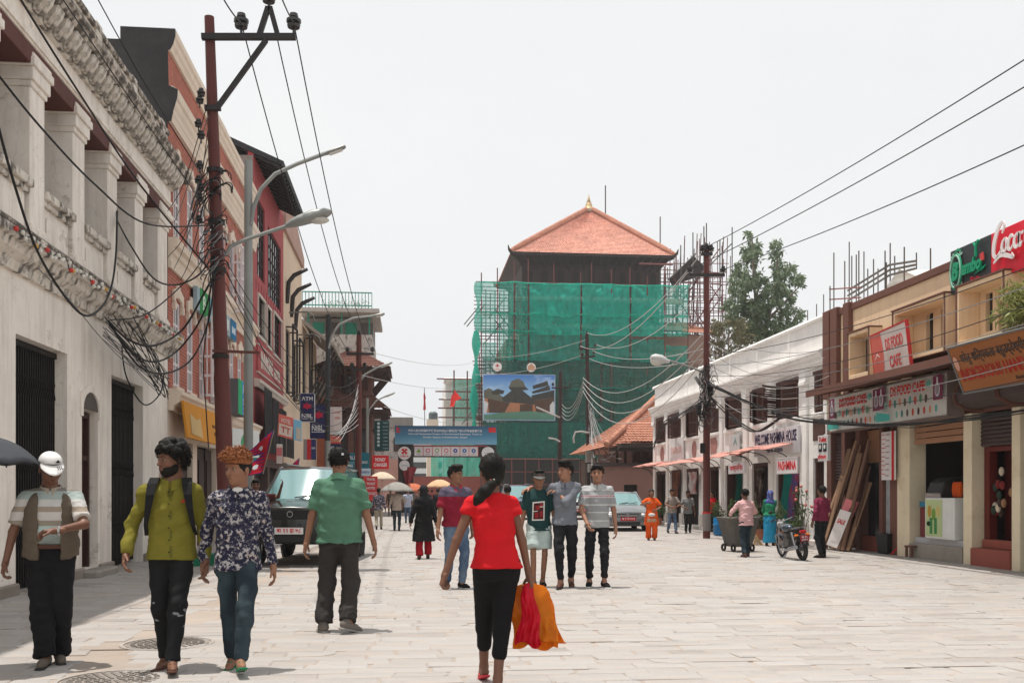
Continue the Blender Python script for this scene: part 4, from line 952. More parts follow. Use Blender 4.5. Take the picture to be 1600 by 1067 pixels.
def tower():
 r=place('temple_tower','tall timber tower with orange tiled pyramid roof and gilt finial','tower',(onY(921,768,TY+8).x,TY+8,0))
 cx=onY(926,397,TY).x;ex0=onY(799,397,TY).x;ex1=onY(1053,397,TY).x;hw=(ex1-ex0)/2;cx=(ex0+ex1)/2
 ze=onY(926,397,TY).z;yc=TY+hw
 ap=onY(920,333,yc);za=ap.z;cxa=ap.x
 e=[(cx-hw,TY,ze),(cx+hw,TY,ze),(cx+hw,TY+2*hw,ze),(cx-hw,TY+2*hw,ze)]
 k=.045;t4=[(cxa+(p[0]-cx)*k,yc+(p[1]-yc)*k,za)for p in e]
 b=MB().use(TILE)
 for i in range(4):tile_roof(b,e[i],e[(i+1)%4],t4[i],t4[(i+1)%4],62,34,.07)
 b.build('tiled_roof',r,fix=False)
 for i in range(4):
  c=Vector(e[i]);tp=Vector(t4[i]);out=(c-Vector((cx,yc,ze))).normalized()
  pts=[tp+Vector((0,0,.25)),c.lerp(tp,.5)+Vector((0,0,.22)),c.lerp(tp,.12)+Vector((0,0,.18)),c+out*.15+Vector((0,0,.12))]
  MB().use(TILEOLD).tube(pts,[.28,.30,.30,.18],8).build('hip_ridge',r,smooth=True)
  MB().use(WOOD).tube([c-out*1.2+Vector((0,0,-.35)),c-out*.2+Vector((0,0,-.18)),c+out*.35+Vector((0,0,.18)),c+out*.5+Vector((0,0,.6))],[.2,.18,.13,.04],6).build('upturned_corner',r,smooth=True)
 f=hw-.05;w2=hw-1.15;b=MB().use(WOOD)
 lo=[(cx-f,TY+.05,ze-.05),(cx+f,TY+.05,ze-.05),(cx+f,TY+2*hw-.05,ze-.05),(cx-f,TY+2*hw-.05,ze-.05)]
 hi=[(cx-w2,yc-w2,ze-.75),(cx+w2,yc-w2,ze-.75),(cx+w2,yc+w2,ze-.75),(cx-w2,yc+w2,ze-.75)]
 for i in range(4):b.poly([lo[i],lo[(i+1)%4],hi[(i+1)%4],hi[i]])
 b.build('eave_soffit',r,fix=False)
 MB().use(WOOD).box((cx-hw,TY-.06,ze-.22),(cx+hw,TY+.04,ze-.02)).build('eave_fascia',r)
 for x in np.linspace(cx-f+.3,cx+f-.3,19):
  u=(x-cx)/f;MB().use(WOOD).bar((x,TY+.15,ze-.2),(cx+u*w2,yc-w2-.02,ze-1.3),.12,.16).build('roof_strut',r)
 zb=onY(926,447,TY).z
 b=MB().use(WOOD);b.box((cx-w2,yc-w2,zb-3.6),(cx+w2,yc+w2,ze-.4));b.build('timber_storey',r)
 for k in range(9):
  x=cx-w2+.7+k*(2*w2-1.4)/8;fw=Frame((x,yc-w2-.005,zb-.35),FRONT_U)
  b=MB().use(mat('carved_wood'));
  ar=[(-.45,0),(.45,0)]+[(.45*math.cos(a),1.6+.5*math.sin(a))for a in np.linspace(0,math.pi,9)]
  b.prism(ar,lambda u,v,d:fw.p(u,v,d),0,.12);o=b.build('window',r)
  ar2=[(q[0]*.66,.1+q[1]*.9)for q in ar];MB().use(mat('shop_dark')).prism(ar2,lambda u,v,d:fw.p(u,v,d),.121,.14).build('pane',o)
  MB().use(WOOD).box((x-.62,yc-w2-.16,zb-1.2),(x-.50,yc-w2-.002,ze-1.2)).build('post',r)
 b=MB().use(NETB);b.box((cx-w2-.3,yc-w2-.3,0),(cx+w2+.3,yc+w2+.3,zb-3.61));b.build('brick_shaft',r)
 xr=onY(1072,600,TY+1).x
 b=MB().use(NETB);b.box((cx-w2-1.6,TY+1.2,0),(xr,TY+12,onY(900,530,TY).z));b.build('lower_wing',r)
 for py in(462,505,548,596,640):MB().use(mat('pale_floor_band',(.50,.42,.36),var=.25,scale=1)).box((cx-w2-1.2,TY+.5,onY(900,py+7,TY).z),(xr-.5,TY+1.15,onY(900,py,TY).z)).build('floor_band',r)
 GOLD=mat('gilt_copper',(.55,.40,.22),rough=.5,metal=.4,var=.2,scale=6)
 b=MB().use(mat('finial_plinth',(.5,.42,.33),var=.2));b.cbox((cxa,yc,za+.22),(1.1,1.1,.35));b.build('finial_plinth',r,bevel=.05)
 MB().use(GOLD).lathe([(.55,.35),(.52,.45),(.42,.55),(.38,.75),(.30,1.0),(.26,1.05),(.28,1.12),(.12,1.18),(.20,1.3),(.20,1.35),(.09,1.42),(.14,1.52),(.06,1.62),(.09,1.7),(.03,1.8),(.02,2.05),(0,2.08)],(cxa,yc,za),16).build('finial',r,smooth=True)
 MB().use(PIPEG).tube([(onY(946,330,yc+3).x,yc+3,za-2),(onY(946,288,yc+3).x,yc+3,onY(946,290,yc+3).z)],.07,6).build('lightning_rod',r)
 a=onY(1079,503,TY+2);c=onY(1112,524,TY+2)
 tile_roof(b:=MB().use(TILEOLD),(a.x-3,TY+.5,c.z),(c.x+.6,TY+.5,c.z),(a.x-3,TY+5,a.z+.4),(a.x+.1,TY+5,a.z+.4),24,8);b.build('side_roof',r,fix=False)
 MB().use(NETB).box((a.x-3,TY+1.5,c.z-3),(c.x-1.0,TY+5,c.z-.1)).build('side_wing',r)
 return cx,hw,ze
TCX,THW,TZE=tower()
def scaffold():
 NY=TY-2.2
 r=place('scaffolding','red pipe scaffolding with torn green netting around the tower','scaffolding',(TCX,NY,0))
 X=lambda px,y=NY:onY(px,600,y).x
 Z=lambda py,y=NY:onY(900,py,y).z
 xs=[752,777,804,826,865,908,925,955,985,1011,1039,1076]
 tops=[430,422,408,405,413,425,410,420,415,430,412,440]
 for px,tp in zip(xs,tops):
  x=X(px);MB().use(PIPE).tube([(x,NY+(.25 if px not in(752,777,865,955,1011)else-.12),0),(x,NY+(.25 if px not in(752,777,865,955,1011)else-.12),Z(tp))],.06,6).build('standard',r)
 for py in(443,490,519,561,606,655):
  MB().use(PIPE).tube([(X(744),NY+.12,Z(py)),(X(1080),NY+.12,Z(py))],.05,6).build('ledger',r)
 MB().use(PIPE).tube([(X(997),NY-.3,Z(411)),(X(1050),NY-.3,Z(411))],.09,6).build('ledger',r)
 b=MB().use(PIPEG);rnd=random.Random(2)
 for px in np.linspace(752,830,12):b.tube([(X(px,NY+2),NY+1.9+rnd.random(),0),(X(px,NY+2),NY+2,Z(447+rnd.random()*10))],.045,4,False)
 for py in np.arange(447,700,5.5):b.tube([(X(742),NY+.8+rnd.random(),Z(py)),(X(832,NY+2),NY+1.5,Z(py)+rnd.uniform(-.1,.1))],.045,4,False)
 for k in range(16):
  px=rnd.uniform(750,800);py=rnd.uniform(460,640);b.tube([(X(px),NY+.5,Z(py)),(X(px+rnd.choice((-28,28))),NY+.6,Z(py+34))],.05,4,False)
 for py in np.arange(449,712,8.7):b.tube([(X(826),NY+.9,Z(py)),(X(1040),NY+.9,Z(py)+rnd.uniform(-.08,.08))],.05,4,False)
 for px in np.arange(830,1040,11):b.tube([(X(px),NY+1.0,0),(X(px+rnd.uniform(-1,1)),NY+1.0,Z(446))],.045,4,False)
 for k in range(26):py=560+k*6;b.tube([(X(738+rnd.random()*6),NY+.2,Z(py)),(X(760),NY+.4,Z(py))],.05,4,False)
 b.build('transoms',r)['kind']='stuff'
 b=MB().use(PIPE);RY=TY+3
 XR_=lambda px:onY(px,600,RY).x;ZR=lambda py:onY(1080,py,RY).z
 for k in range(46):
  px=1036+k*2.45+rnd.uniform(-.6,.6);tp=420-min(45,(px-1030)*.9)+rnd.uniform(-22,25);b.tube([(XR_(px),RY+rnd.uniform(0,6),4),(XR_(px),RY+rnd.uniform(0,5),ZR(tp))],.045,4,False)
 for py in np.arange(408,580,5.2):b.tube([(XR_(1034),RY+rnd.uniform(0,4),ZR(py)),(XR_(1140+rnd.uniform(-6,6)),RY+rnd.uniform(0,4),ZR(py)+rnd.uniform(-.1,.1))],.045,4,False)
 for k in range(18):
  px=rnd.uniform(1036,1110);py=rnd.uniform(420,540);s=rnd.choice((-1,1));b.tube([(XR_(px),RY-.3,ZR(py)),(XR_(px+30),RY-.3,ZR(py-42*s))],.06,4,False)
 b.build('pipe_lattice',r)['kind']='stuff'
 for px,tp in((1030,342),(1098,355),(1102,350),(1123,375),(1142,355),(1081,365),(1062,385)):
  x=XR_(px);MB().use(PIPEG).tube([(x,RY-.4,ZR(470)),(x,RY-.4,ZR(tp))],.06,6).build('tall_standard',r)
 for px0,py0,px1,py1 in((1048,475,1142,380),(1042,440,1085,398)):MB().use(PIPEG).tube([(XR_(px0),RY-.5,ZR(py0)),(XR_(px1),RY-.5,ZR(py1))],.07,6).build('raker',r)
 b=MB().use(WOOD);b.prism([(XR_(1046),ZR(437)),(XR_(1082),ZR(400)),(XR_(1110),ZR(425)),(XR_(1050),ZR(447))],lambda u,v,t:(u,t,v),RY-.2,RY+.1);b.build('plank_ramp',r)
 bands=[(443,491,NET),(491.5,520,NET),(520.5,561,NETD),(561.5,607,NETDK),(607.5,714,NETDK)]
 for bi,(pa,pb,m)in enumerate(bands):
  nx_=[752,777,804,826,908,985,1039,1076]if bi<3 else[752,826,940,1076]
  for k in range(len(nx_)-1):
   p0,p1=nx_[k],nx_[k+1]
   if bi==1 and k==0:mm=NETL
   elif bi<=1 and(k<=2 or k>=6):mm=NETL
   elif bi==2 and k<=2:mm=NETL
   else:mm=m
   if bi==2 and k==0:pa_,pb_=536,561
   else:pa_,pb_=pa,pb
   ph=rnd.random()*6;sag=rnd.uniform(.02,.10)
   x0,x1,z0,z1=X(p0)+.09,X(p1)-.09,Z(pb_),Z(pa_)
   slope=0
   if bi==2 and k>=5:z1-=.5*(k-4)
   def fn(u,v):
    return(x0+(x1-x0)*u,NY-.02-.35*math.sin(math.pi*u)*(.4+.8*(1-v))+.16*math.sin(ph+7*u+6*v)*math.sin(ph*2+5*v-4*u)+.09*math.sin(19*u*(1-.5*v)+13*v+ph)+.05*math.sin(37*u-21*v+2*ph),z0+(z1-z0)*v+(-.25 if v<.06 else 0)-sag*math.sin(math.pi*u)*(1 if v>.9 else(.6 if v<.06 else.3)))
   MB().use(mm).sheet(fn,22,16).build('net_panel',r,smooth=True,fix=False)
 for py in(445,492,520,561,607):
  MB().use(NET if py<530 else NETD).tube([(X(752)+(X(1076)-X(752))*u,NY-.25+.1*math.sin(31*u+py),Z(py)+.05*math.sin(17*u+py)+.04*math.sin(53*u))for u in np.linspace(0,1,60)],.06,6).build('net_hem',r,smooth=True)
 b=MB().use(NET)
 for k,(pa,pb)in enumerate(((445,520),(520,600),(600,680))):
  def fn(u,v):a=u*6.28;return(X(747)-.2*k+.28*math.cos(a)*(1+.5*math.sin(v*9+k)),NY-.3+.25*math.sin(a),Z(pb)+(Z(pa)-Z(pb))*v)
  MB().use(NETL if k==0 else NET).sheet(fn,10,12).build('bunched_net',r,smooth=True,fix=False)
scaffold()
def hoarding():
 Y=TY-4;a,c=onY(755,656,Y),onY(867,586,Y);w,h=c.x-a.x,c.z-a.z
 f=Frame(((a.x+c.x)/2,Y,(a.z+c.z)/2),FRONT_U)
 m,t,b,out=newmat('printed_sky');vec=t.coord();z=t.sep(vec)[2]
 n=t.noise(t.coord((.25,1,.7)),1.0,6,.6);grad=t.ramp(t.math('DIVIDE',t.math('SUBTRACT',z,2.4),2.0),[(0.0,(.30,.52,.75)),(1.0,(.02,.14,.48))])
 t.link(t.mix(t.ramp(n,[(.55,0),(.75,1)]),grad,(.6,.7,.82)),b.inputs['Base Color']);b.inputs['Roughness'].default_value=.5
 U=lambda x:(x-811)/112*w
 V=lambda y:-(y-621)/70*h
 P=lambda*q:[(U(x),V(y))for x,y in q]
 dk=C(58,56,52,rough=.6);gr=C(96,96,84,rough=.6);br=C(176,118,84,rough=.6);wd=C(82,58,44,rough=.6);gn=C(92,138,118,rough=.6);wh=C(205,205,205,rough=.6)
 items=[('p',P((757,614),(797,630),(797,645),(757,645)),br,'print_wall'),('p',P((795,628),(866,622),(866,645),(795,645)),br,'print_wall'),('p',P((756,611),(764,607),(797,627),(796,632),(756,622)),gr,'print_roof'),('p',P((762,623),(796,630),(788,645),(764,645)),wd,'print_wall'),('p',P((784,622),(808,604),(842,630),(838,632),(786,628)),dk,'print_roof'),('p',P((794,606),(812,597),(826,609),(800,612)),dk,'print_roof'),('p',P((795,605),(799,596),(809,592),(817,596),(821,605)),gr,'print_dome'),('p',P((768,613),(777,608),(788,611),(786,616),(770,617)),dk,'print_roof'),('p',P((832,603),(855,595),(857,602),(833,608)),dk,'print_roof'),('p',P((831,612),(858,602),(860,609),(832,615)),dk,'print_roof'),('p',P((830,618),(866,609),(866,620),(832,626)),dk,'print_roof'),('p',P((834,626),(866,620),(866,645),(838,645)),wd,'print_wall'),('p',P((812,632),(832,630),(832,645),(812,645)),wd,'print_door'),('p',P((756,655),(756,648),(790,644),(830,642),(866,646),(866,655)),gn,'print_awning'),('p',P((756,626),(763,630),(760,646),(756,646)),wh,'print_statue'),('p',P((859,633),(864,626),(866,630),(866,645),(859,645)),wh,'print_statue')]
 signboard('picture_hoarding','large printed billboard of old tiled palaces under blue sky on the netting',f,w,h,.15,m,items,cat='billboard',edge=C(200,205,210))
 RW=C(225,222,220,rough=.6)
 for px,py,lab,col in((777,573,'round white badge with red cross mark above the hoarding',C(200,40,60)),(830,574,'round white badge with tan roof mark above the hoarding',C(196,150,120))):
  p=onY(px,py,Y);q=.42
  root=thing('round_badge',lab,'badge',(p.x,Y,p.z));F0=Frame((0,0,0),FRONT_U)
  flat(F0,disc(0,0,q),RW,root,0,.06,'plate')
  if px<800:flat(F0,rect(-.06,-.05,.06,.25),col,root,.062,.006,'mark');flat(F0,rect(-.16,.05,.16,.14),col,root,.069,.006,'mark');[flat(F0,rect(-.25+.14*k,-.28,-.17+.14*k,-.2),col,root,.062,.006,'mark')for k in range(4)]
  else:flat(F0,[(-.32,-.3),(.32,-.3),(.34,.08),(0,.34),(-.34,.08)],col,root,.062,.006,'mark')
hoarding()
def site_fence():
 r=place('site_fence','black sheet site fence with rusty frame under the netting','fence',(8,TY-6,0))
 Y=TY-6;a,c=onY(778,780,Y).x,onY(905,780,Y).x;zt=onY(800,716,Y).z
 n=6
 for k in range(n):
  x0=a+(c-a)*k/n;x1=a+(c-a)*(k+1)/n
  MB().use(mat('fence_black',(.022,.022,.021),rough=.8,var=.4,scale=1.5,bump=.2)).box((x0+.01,Y,0),(x1-.01,Y+.06,zt)).build('panel',r)
  MB().use(PIPE).tube([(x0,Y-.06,0),(x0,Y-.06,zt)],.06,6).build('post',r)
 for py in(717,737,757):z=onY(800,py,Y).z;MB().use(PIPE).tube([(a,Y-.14,z),(c,Y-.14,z)],.05,6).build('rail',r)
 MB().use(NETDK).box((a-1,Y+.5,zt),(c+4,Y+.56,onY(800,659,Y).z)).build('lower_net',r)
site_fence()
# ------------------------------------------------------------------ gate with the project banner
def gate():
 Y=66.0;r=place('street_gate','dark steel gate with blue project banner across the street','gate',(2.5,Y,0))
 P=lambda px,py:onY(px,py,Y)
 STEEL=mat('gate_steel',(.045,.035,.033),rough=.6,var=.3,scale=3)
 for(x0,x1)in((622,646),(762,776)):
  b=MB().use(STEEL);a,c=P(x0,800),P(x1,694)
  for x in(a.x,c.x-.18):b.box((x,Y-.1,0),(x+.18,Y+.1,c.z+.3))
  b.box((a.x+.18,Y-.03,0),(c.x-.18,Y+.03,c.z));b.build('gate_post',r)
 a,c=P(646,712),P(764,697);MB().use(STEEL).box((a.x,Y+.02,P(646,714).z),(c.x,Y+.14,P(646,695).z)).build('cross_beam',r)
 a,c=P(617,694),P(776,666);w,h=c.x-a.x,c.z-a.z;f=Frame(((a.x+c.x)/2,Y-.16,(a.z+c.z)/2),FRONT_U)
 m,t,b,out=newmat('banner_print');z=t.sep(t.coord())[2]
 t.link(t.ramp(t.math('DIVIDE',t.math('SUBTRACT',z,a.z),h),[(0,(.18,.42,.58)),(.45,(.06,.22,.36)),(1,(.03,.09,.17))]),b.inputs['Base Color']);b.inputs['Roughness'].default_value=.5
 MB().use(m).prism(rect(-w/2,-h/2,w/2,h/2),lambda u,v,d:f.p(u,v,d),-.12,0).build('banner',r)
 for s_,cy,ww,hh in(('中华人民共和国政府援尼泊尔加德满都杜巴广场九层神庙修复项目',.24,.72,.14),('China Aid Restoration Project of Nine-Storeyed Basantapur Tower at',.05,.72,.11),('Durbar Square of Kathmandu, Nepal',-.12,.43,.11)):
  lettering(f,s_,-.01*w,cy*h,ww*w,hh*h,SW,r,d=.003,bold=.02)
 for k in range(5):lettering(f,'IMPLEMENTING AGENCY',(-.38+.19*k)*w,-.42*h,.14*w,.05*h,C(170,195,210),r,d=.003)
 flat(f,rect(.42*w,.16*h,.49*w,.42*h),C(215,40,48),r,.003,name='red_flag_print');
 for q in((-.485,.36),(-.485,.2)):flat(f,[(q[0]*w,q[1]*h-.1),(q[0]*w+.3,q[1]*h-.1),(q[0]*w,q[1]*h+.12)],C(205,50,70),r,.003,name='pennant_print')
 n=7;a,c=P(647,712),P(747,698);cw=(c.x-a.x)/n
 marks=[C(120,170,40),C(205,40,60),C(110,165,50),C(205,40,60),C(50,60,160),C(40,110,180),C(40,100,170)]
 for k in range(n):
  g=Frame((a.x+cw*(k+.5),Y-.02,(a.z+c.z)/2),FRONT_U);hh=c.z-a.z
  o=flat(g,rect(-cw*.47,-hh/2,cw*.47,hh/2),C(225,220,222,rough=.5),r,0,.04,'safety_notice')
  if k==0:flat(g,[(-.15,-.08),(.15,-.08),(0,.18)],marks[0],o,.042,.005,'mark')
  else:flat(g,disc(0,.04,.14),marks[k],o,.042,.005,'mark');flat(g,disc(0,.04,.09 if k<4 else.05),SW,o,.048,.004,'mark')
  lettering(g,'SAFETY',0,-.2,.3,.05,C(90,90,90),o,d=.041)
  o2=MB().use(C(196,70,80));fb(o2,g,cw*.47,-hh/2,cw*.53,hh/2,0,.05);o2.build('divider',r)
 b=MB().use(C(196,70,80));fb(b,f,-w*.32,-h/2-.12,w*.40,-h/2-.08,.1,.16);b.build('red_rim',r)
 for px,py,q,mk in((632,708,.43,1),(632,727,.34,2),(762,708,.42,3)):
  c=P(px,py);g=Frame((c.x,Y-.2,c.z),FRONT_U);o=flat(g,disc(0,0,q),C(222,222,222,rough=.5),r,0,.05,'round_plate')
  if mk==1:
   for k in range(4):a_=math.pi/4+k*math.pi/2;flat(g,[(.03*math.cos(a_-1.5),.12+.03*math.sin(a_-1.5)),(.24*math.cos(a_-.45),.12+.24*math.sin(a_-.45)),(.24*math.cos(a_+.45),.12+.24*math.sin(a_+.45)),(.03*math.cos(a_+1.5),.12+.03*math.sin(a_+1.5))],C(205,30,45),o,.052,.005,'mark')
   lettering(g,'中国援助',0,-.2,.55,.12,C(205,30,45),o,d=.051)
  else:
   lettering(g,'CHINA AID' if mk==2 else 'nepal',0,0,q*1.2,q*.25,C(110,140,160),o,d=.051,shear=.2)
 MB().use(mat('limp_red_cloth',(.25,.03,.04),var=.2)).sheet(lambda u,v:(P(628,0).x+u*1.0*(1-.8*v)+.3*v,Y-.25+.08*math.sin(9*u),P(0,728).z-v*1.3),8,8).build('red_cloth',r,fix=False)
gate()
# ------------------------------------------------------------------ far end of the street
def far_end():
 r=place('white_palace_wing','white stucco palace wing under second green net left of the tower','building',(7,118,0))
 Y=116;X=lambda p:onY(p,600,Y).x;Z=lambda p:onY(700,p,Y).z
 b=MB().use(stained_white('palace_stucco',(.75,.73,.72),0));b.box((X(696),Y,0),(X(760),Y+12,Z(596)));b.build('wall',r)
 mould(r,Frame((0,Y,0),FRONT_U),X(693),X(760),[(.001,Z(636)),(.5,Z(630)),(.6,Z(626)),(.001,Z(622))],MATS['palace_stucco'],'cornice')
 mould(r,Frame((0,Y,0),FRONT_U),X(693),X(760),[(.001,Z(600)),(.5,Z(597)),(.6,Z(592)),(.001,Z(590))],MATS['palace_stucco'],'cornice')
 for pa,pb,p0,p1 in((597,660,705,747),(675,745,672,747)):
  def fn(u,v):return(X(p0)+(X(p1)-X(p0))*u,Y-3-(2 if p0<690 else 0)+.15*math.sin(9*u+4*v)+.1*math.sin(21*u-8*v),Z(pb)+(Z(pa)-Z(pb))*v)
  MB().use(NETL if pa<600 else NET).sheet(fn,16,12).build('net_panel',r,smooth=True,fix=False)
 for py in(598,617,629,642,656):MB().use(PIPE).tube([(X(678+(py%7)),Y-4,Z(py)),(X(750),Y-4,Z(py))],.08,5).build('ledger',r)
 for px,tp in((707,585),(727,586),(745,560)):MB().use(PIPE).tube([(X(px),Y-4.1,0),(X(px),Y-4.1,Z(tp))],.08,5).build('standard',r)
 q=place('glass_office','pale office block with blue window bands beyond the gate','building',(2,150,0))
 Y2=150;x0,x1=onY(640,700,Y2).x,onY(700,700,Y2).x;zt=onY(660,690,Y2).z
 MB().use(mat('office_white',(.6,.62,.63),var=.1,scale=.5)).box((x0,Y2,0),(x1,Y2+10,zt)).build('wall',q)
 for k in range(4):z=1.5+k*1.7;MB().use(glass()).box((x0+.5,Y2-.06,z),(x1-.5,Y2-.003,z+.9)).build('window',q)
 w=place('brick_boundary_wall','low red brick wall with pink stalls beyond the gate','wall',(2,128,0))
 Y3=100;MB().use(mat('pink_red_wall',(.34,.10,.08),var=.3,scale=.8)).box((onY(600,700,Y3).x,Y3,0),(onY(790,700,Y3).x,Y3+1,onY(660,744,Y3).z)).build('wall',w)
 t=place('water_tank_block','small cream rooftop block with dark tank above the banner','building',(1.5,120,0))
 a,c=onY(667,690,120),onY(685,655,120)
 MB().use(CREAM).box((a.x,120,0),(c.x,124,c.z)).build('wall',t);MB().use(mat('black_tank',(.09,.12,.13),rough=.5)).lathe([(.5,0),(.55,.1),(.55,.8),(.3,1.0),(0,1.02)],(c.x-.6,121,c.z),12).build('tank',t)
 base,tip=onY(664,690,100),onY(663,606,100)
 def flag2(name,lab,base,tip,pts,col):
  r=place(name,lab,'flag',base);MB().use(PIPEG).tube([base,tip],.04,6).build('staff',r)
  b=MB().use(col);b.prism([(q[0],q[1])for q in pts],lambda u,v,t:(u,base.y-.1+t+.15*math.sin(u*3+v*2),v),0,.03);b.build('cloth',r)
 Yf=100;pp=lambda x,y:(onY(x,y,Yf).x,onY(x,y,Yf).z)
 flag2('thin_red_flag','narrow limp red flag on a thin staff above the banner',onY(664,690,Yf),onY(663,606,Yf),[pp(663,610),pp(665.5,622),pp(664.5,624),pp(665.5,640),pp(661,641),pp(662,628),pp(661.5,618)],C(200,50,55))
 Yf=90;flag2('red_flag','bright red square flag flying left of the tower netting',onY(707,690,Yf),onY(709,608,Yf),[pp(710,609),pp(721,622),pp(711,627),pp(709,635),pp(703,636),pp(705,620)],C(225,48,42))
far_end()
# ------------------------------------------------------------------ old tiled palace range behind the white house
def palace_range():
 r=place('tiled_palace_range','old brown palace range with tiled hip roof on carved struts','house',(12,52,0))
 Y=49.0;a=onY(950,703,Y);ez=onY(960,692,Y).z;x1=19.5;ze=(a.z+ez)/2
 top=onY(1032,618,55.0)
 b=MB().use(TILEOLD)
 e0,e1=Vector((a.x,Y,ze)),Vector((x1,Y,ze));r0,r1=Vector((top.x,55.0,top.z)),Vector((x1,55.0,top.z));b0=Vector((a.x,61.0,ze));b1=Vector((x1,61,ze))
 tile_roof(b,e0,e1,r0,r1,60,26,.05);tile_roof(b,b0,e0,r0,r0+Vector((.01,0.01,0)),40,22,.05);tile_roof(b,b1,b0,r1,r0,30,10,.05)
 b.build('tiled_roof',r,fix=False)
 MB().use(TILEOLD).tube([e0+Vector((-.1,-.1,.1)),r0+Vector((0,0,.15))],.16,8).build('hip_ridge',r)
 MB().use(TILEOLD).tube([r0+Vector((0,0,.15)),r1+Vector((0,0,.15))],.16,8).build('ridge',r)
 c=onY(972,690,Y-1.2);d=onY(1030,690,Y-1.2);t1=onY(990,658,Y)
 tile_roof(b:=MB().use(TILEOLD),(c.x,Y-1.2,c.z),(d.x+3,Y-1.2,c.z),(t1.x,Y+.9,t1.z),(d.x+3,Y+.9,t1.z),28,8,.05);b.build('lower_roof',r,fix=False)
 MB().use(WOOD).box((c.x,Y-1.1,c.z-.25),(d.x+3,Y+.5,c.z-.06)).build('lower_eave',r)
 MB().use(WOOD).box((a.x+.1,Y+.05,ze-.22),(x1,Y+.25,ze-.04)).build('eave_board',r)
 for k in range(18):
  x=a.x+.5+k*.42
  MB().use(mat('carved_wood')).bar((x+.25,Y+1.25,ze-1.35),(x,Y+.2,ze-.15),.13,.2).build('roof_strut',r)
 MB().use(mat('brown_wash',(.20,.10,.085),var=.2,scale=1,bump=.2,dirt=.2)).box((a.x+1.6,Y+1.3,0),(x1,60,ze-.05)).build('upper_wall',r)
 w=mat('brown_plaster',(.23,.125,.105),var=.15,scale=1,bump=.15)
 f=Frame((0,Y+.2,0),FRONT_U);L0,L1=onY(932,770,Y+.2).x,16.0
 h0,h1=onY(975,785,Y+.2),onY(996,757,Y+.2)
 wall_open(f,L0,0,L1,onY(960,728,Y+.2).z,[(h0.x,h0.z,h1.x,h1.z)],.3,w,'ground_wall',r)
 MB().use(mat('shop_dark')).box((L0,Y+.51,0),(L1,Y+.6,2.3)).build('dark_inside',r)
 MB().use(WOOD).box((L0-.1,Y-.1,onY(960,728,Y).z),(L1,Y+.6,onY(960,723,Y).z)).build('wall_coping',r)
palace_range()
# ------------------------------------------------------------------ white shop house
WHITE=stained_white('lime_white',(.93,.915,.89),0,.3)
SHUT=mat('brown_shutter',(.10,.048,.040),rough=.65,var=.3,scale=5,bump=.2)
PINK=mat('faded_red_awning',(.62,.30,.25),rough=.8,var=.25,scale=3,bump=.3,dirt=.3,dirtcol=(.6,.4,.34))
def shutter_leaf(parent,fr,w,h,ang,hinge):
 """louvred leaf hinged at the left (-1) or right (+1) of the opening"""
 c,s=math.cos(ang),math.sin(ang)
 def P(u,v,d):return fr.p(hinge*0+(-hinge)*(u*c-d*s)*1.0,v,u*s+d*c)
 b=MB().use(SHUT)
 def bx(u0,v0,u1,v1,d0,d1):b.prism(rect(u0,v0,u1,v1),P,d0,d1)
 bx(0,0,.06,h,-.02,.02);bx(w-.06,0,w,h,-.02,.02);bx(.06,0,w-.06,.07,-.02,.02);bx(.06,h-.07,w-.06,h,-.02,.02);bx(.06,h/2-.03,w-.06,h/2+.03,-.02,.02)
 o=b.build('shutter',parent)
 b=MB().use(SHUT);n=12
 for k in range(n):
  v=.09+(h-.18)*k/n;b.prism([(.06,v),(w-.06,v),(w-.06,v+.05),(.06,v+.05)],lambda u,v_,d:P(u,v_,d+(v_-v)*.6-.015),-.006,.006)
 b.build('louvre_slats',o)['kind']='stuff'
 return o
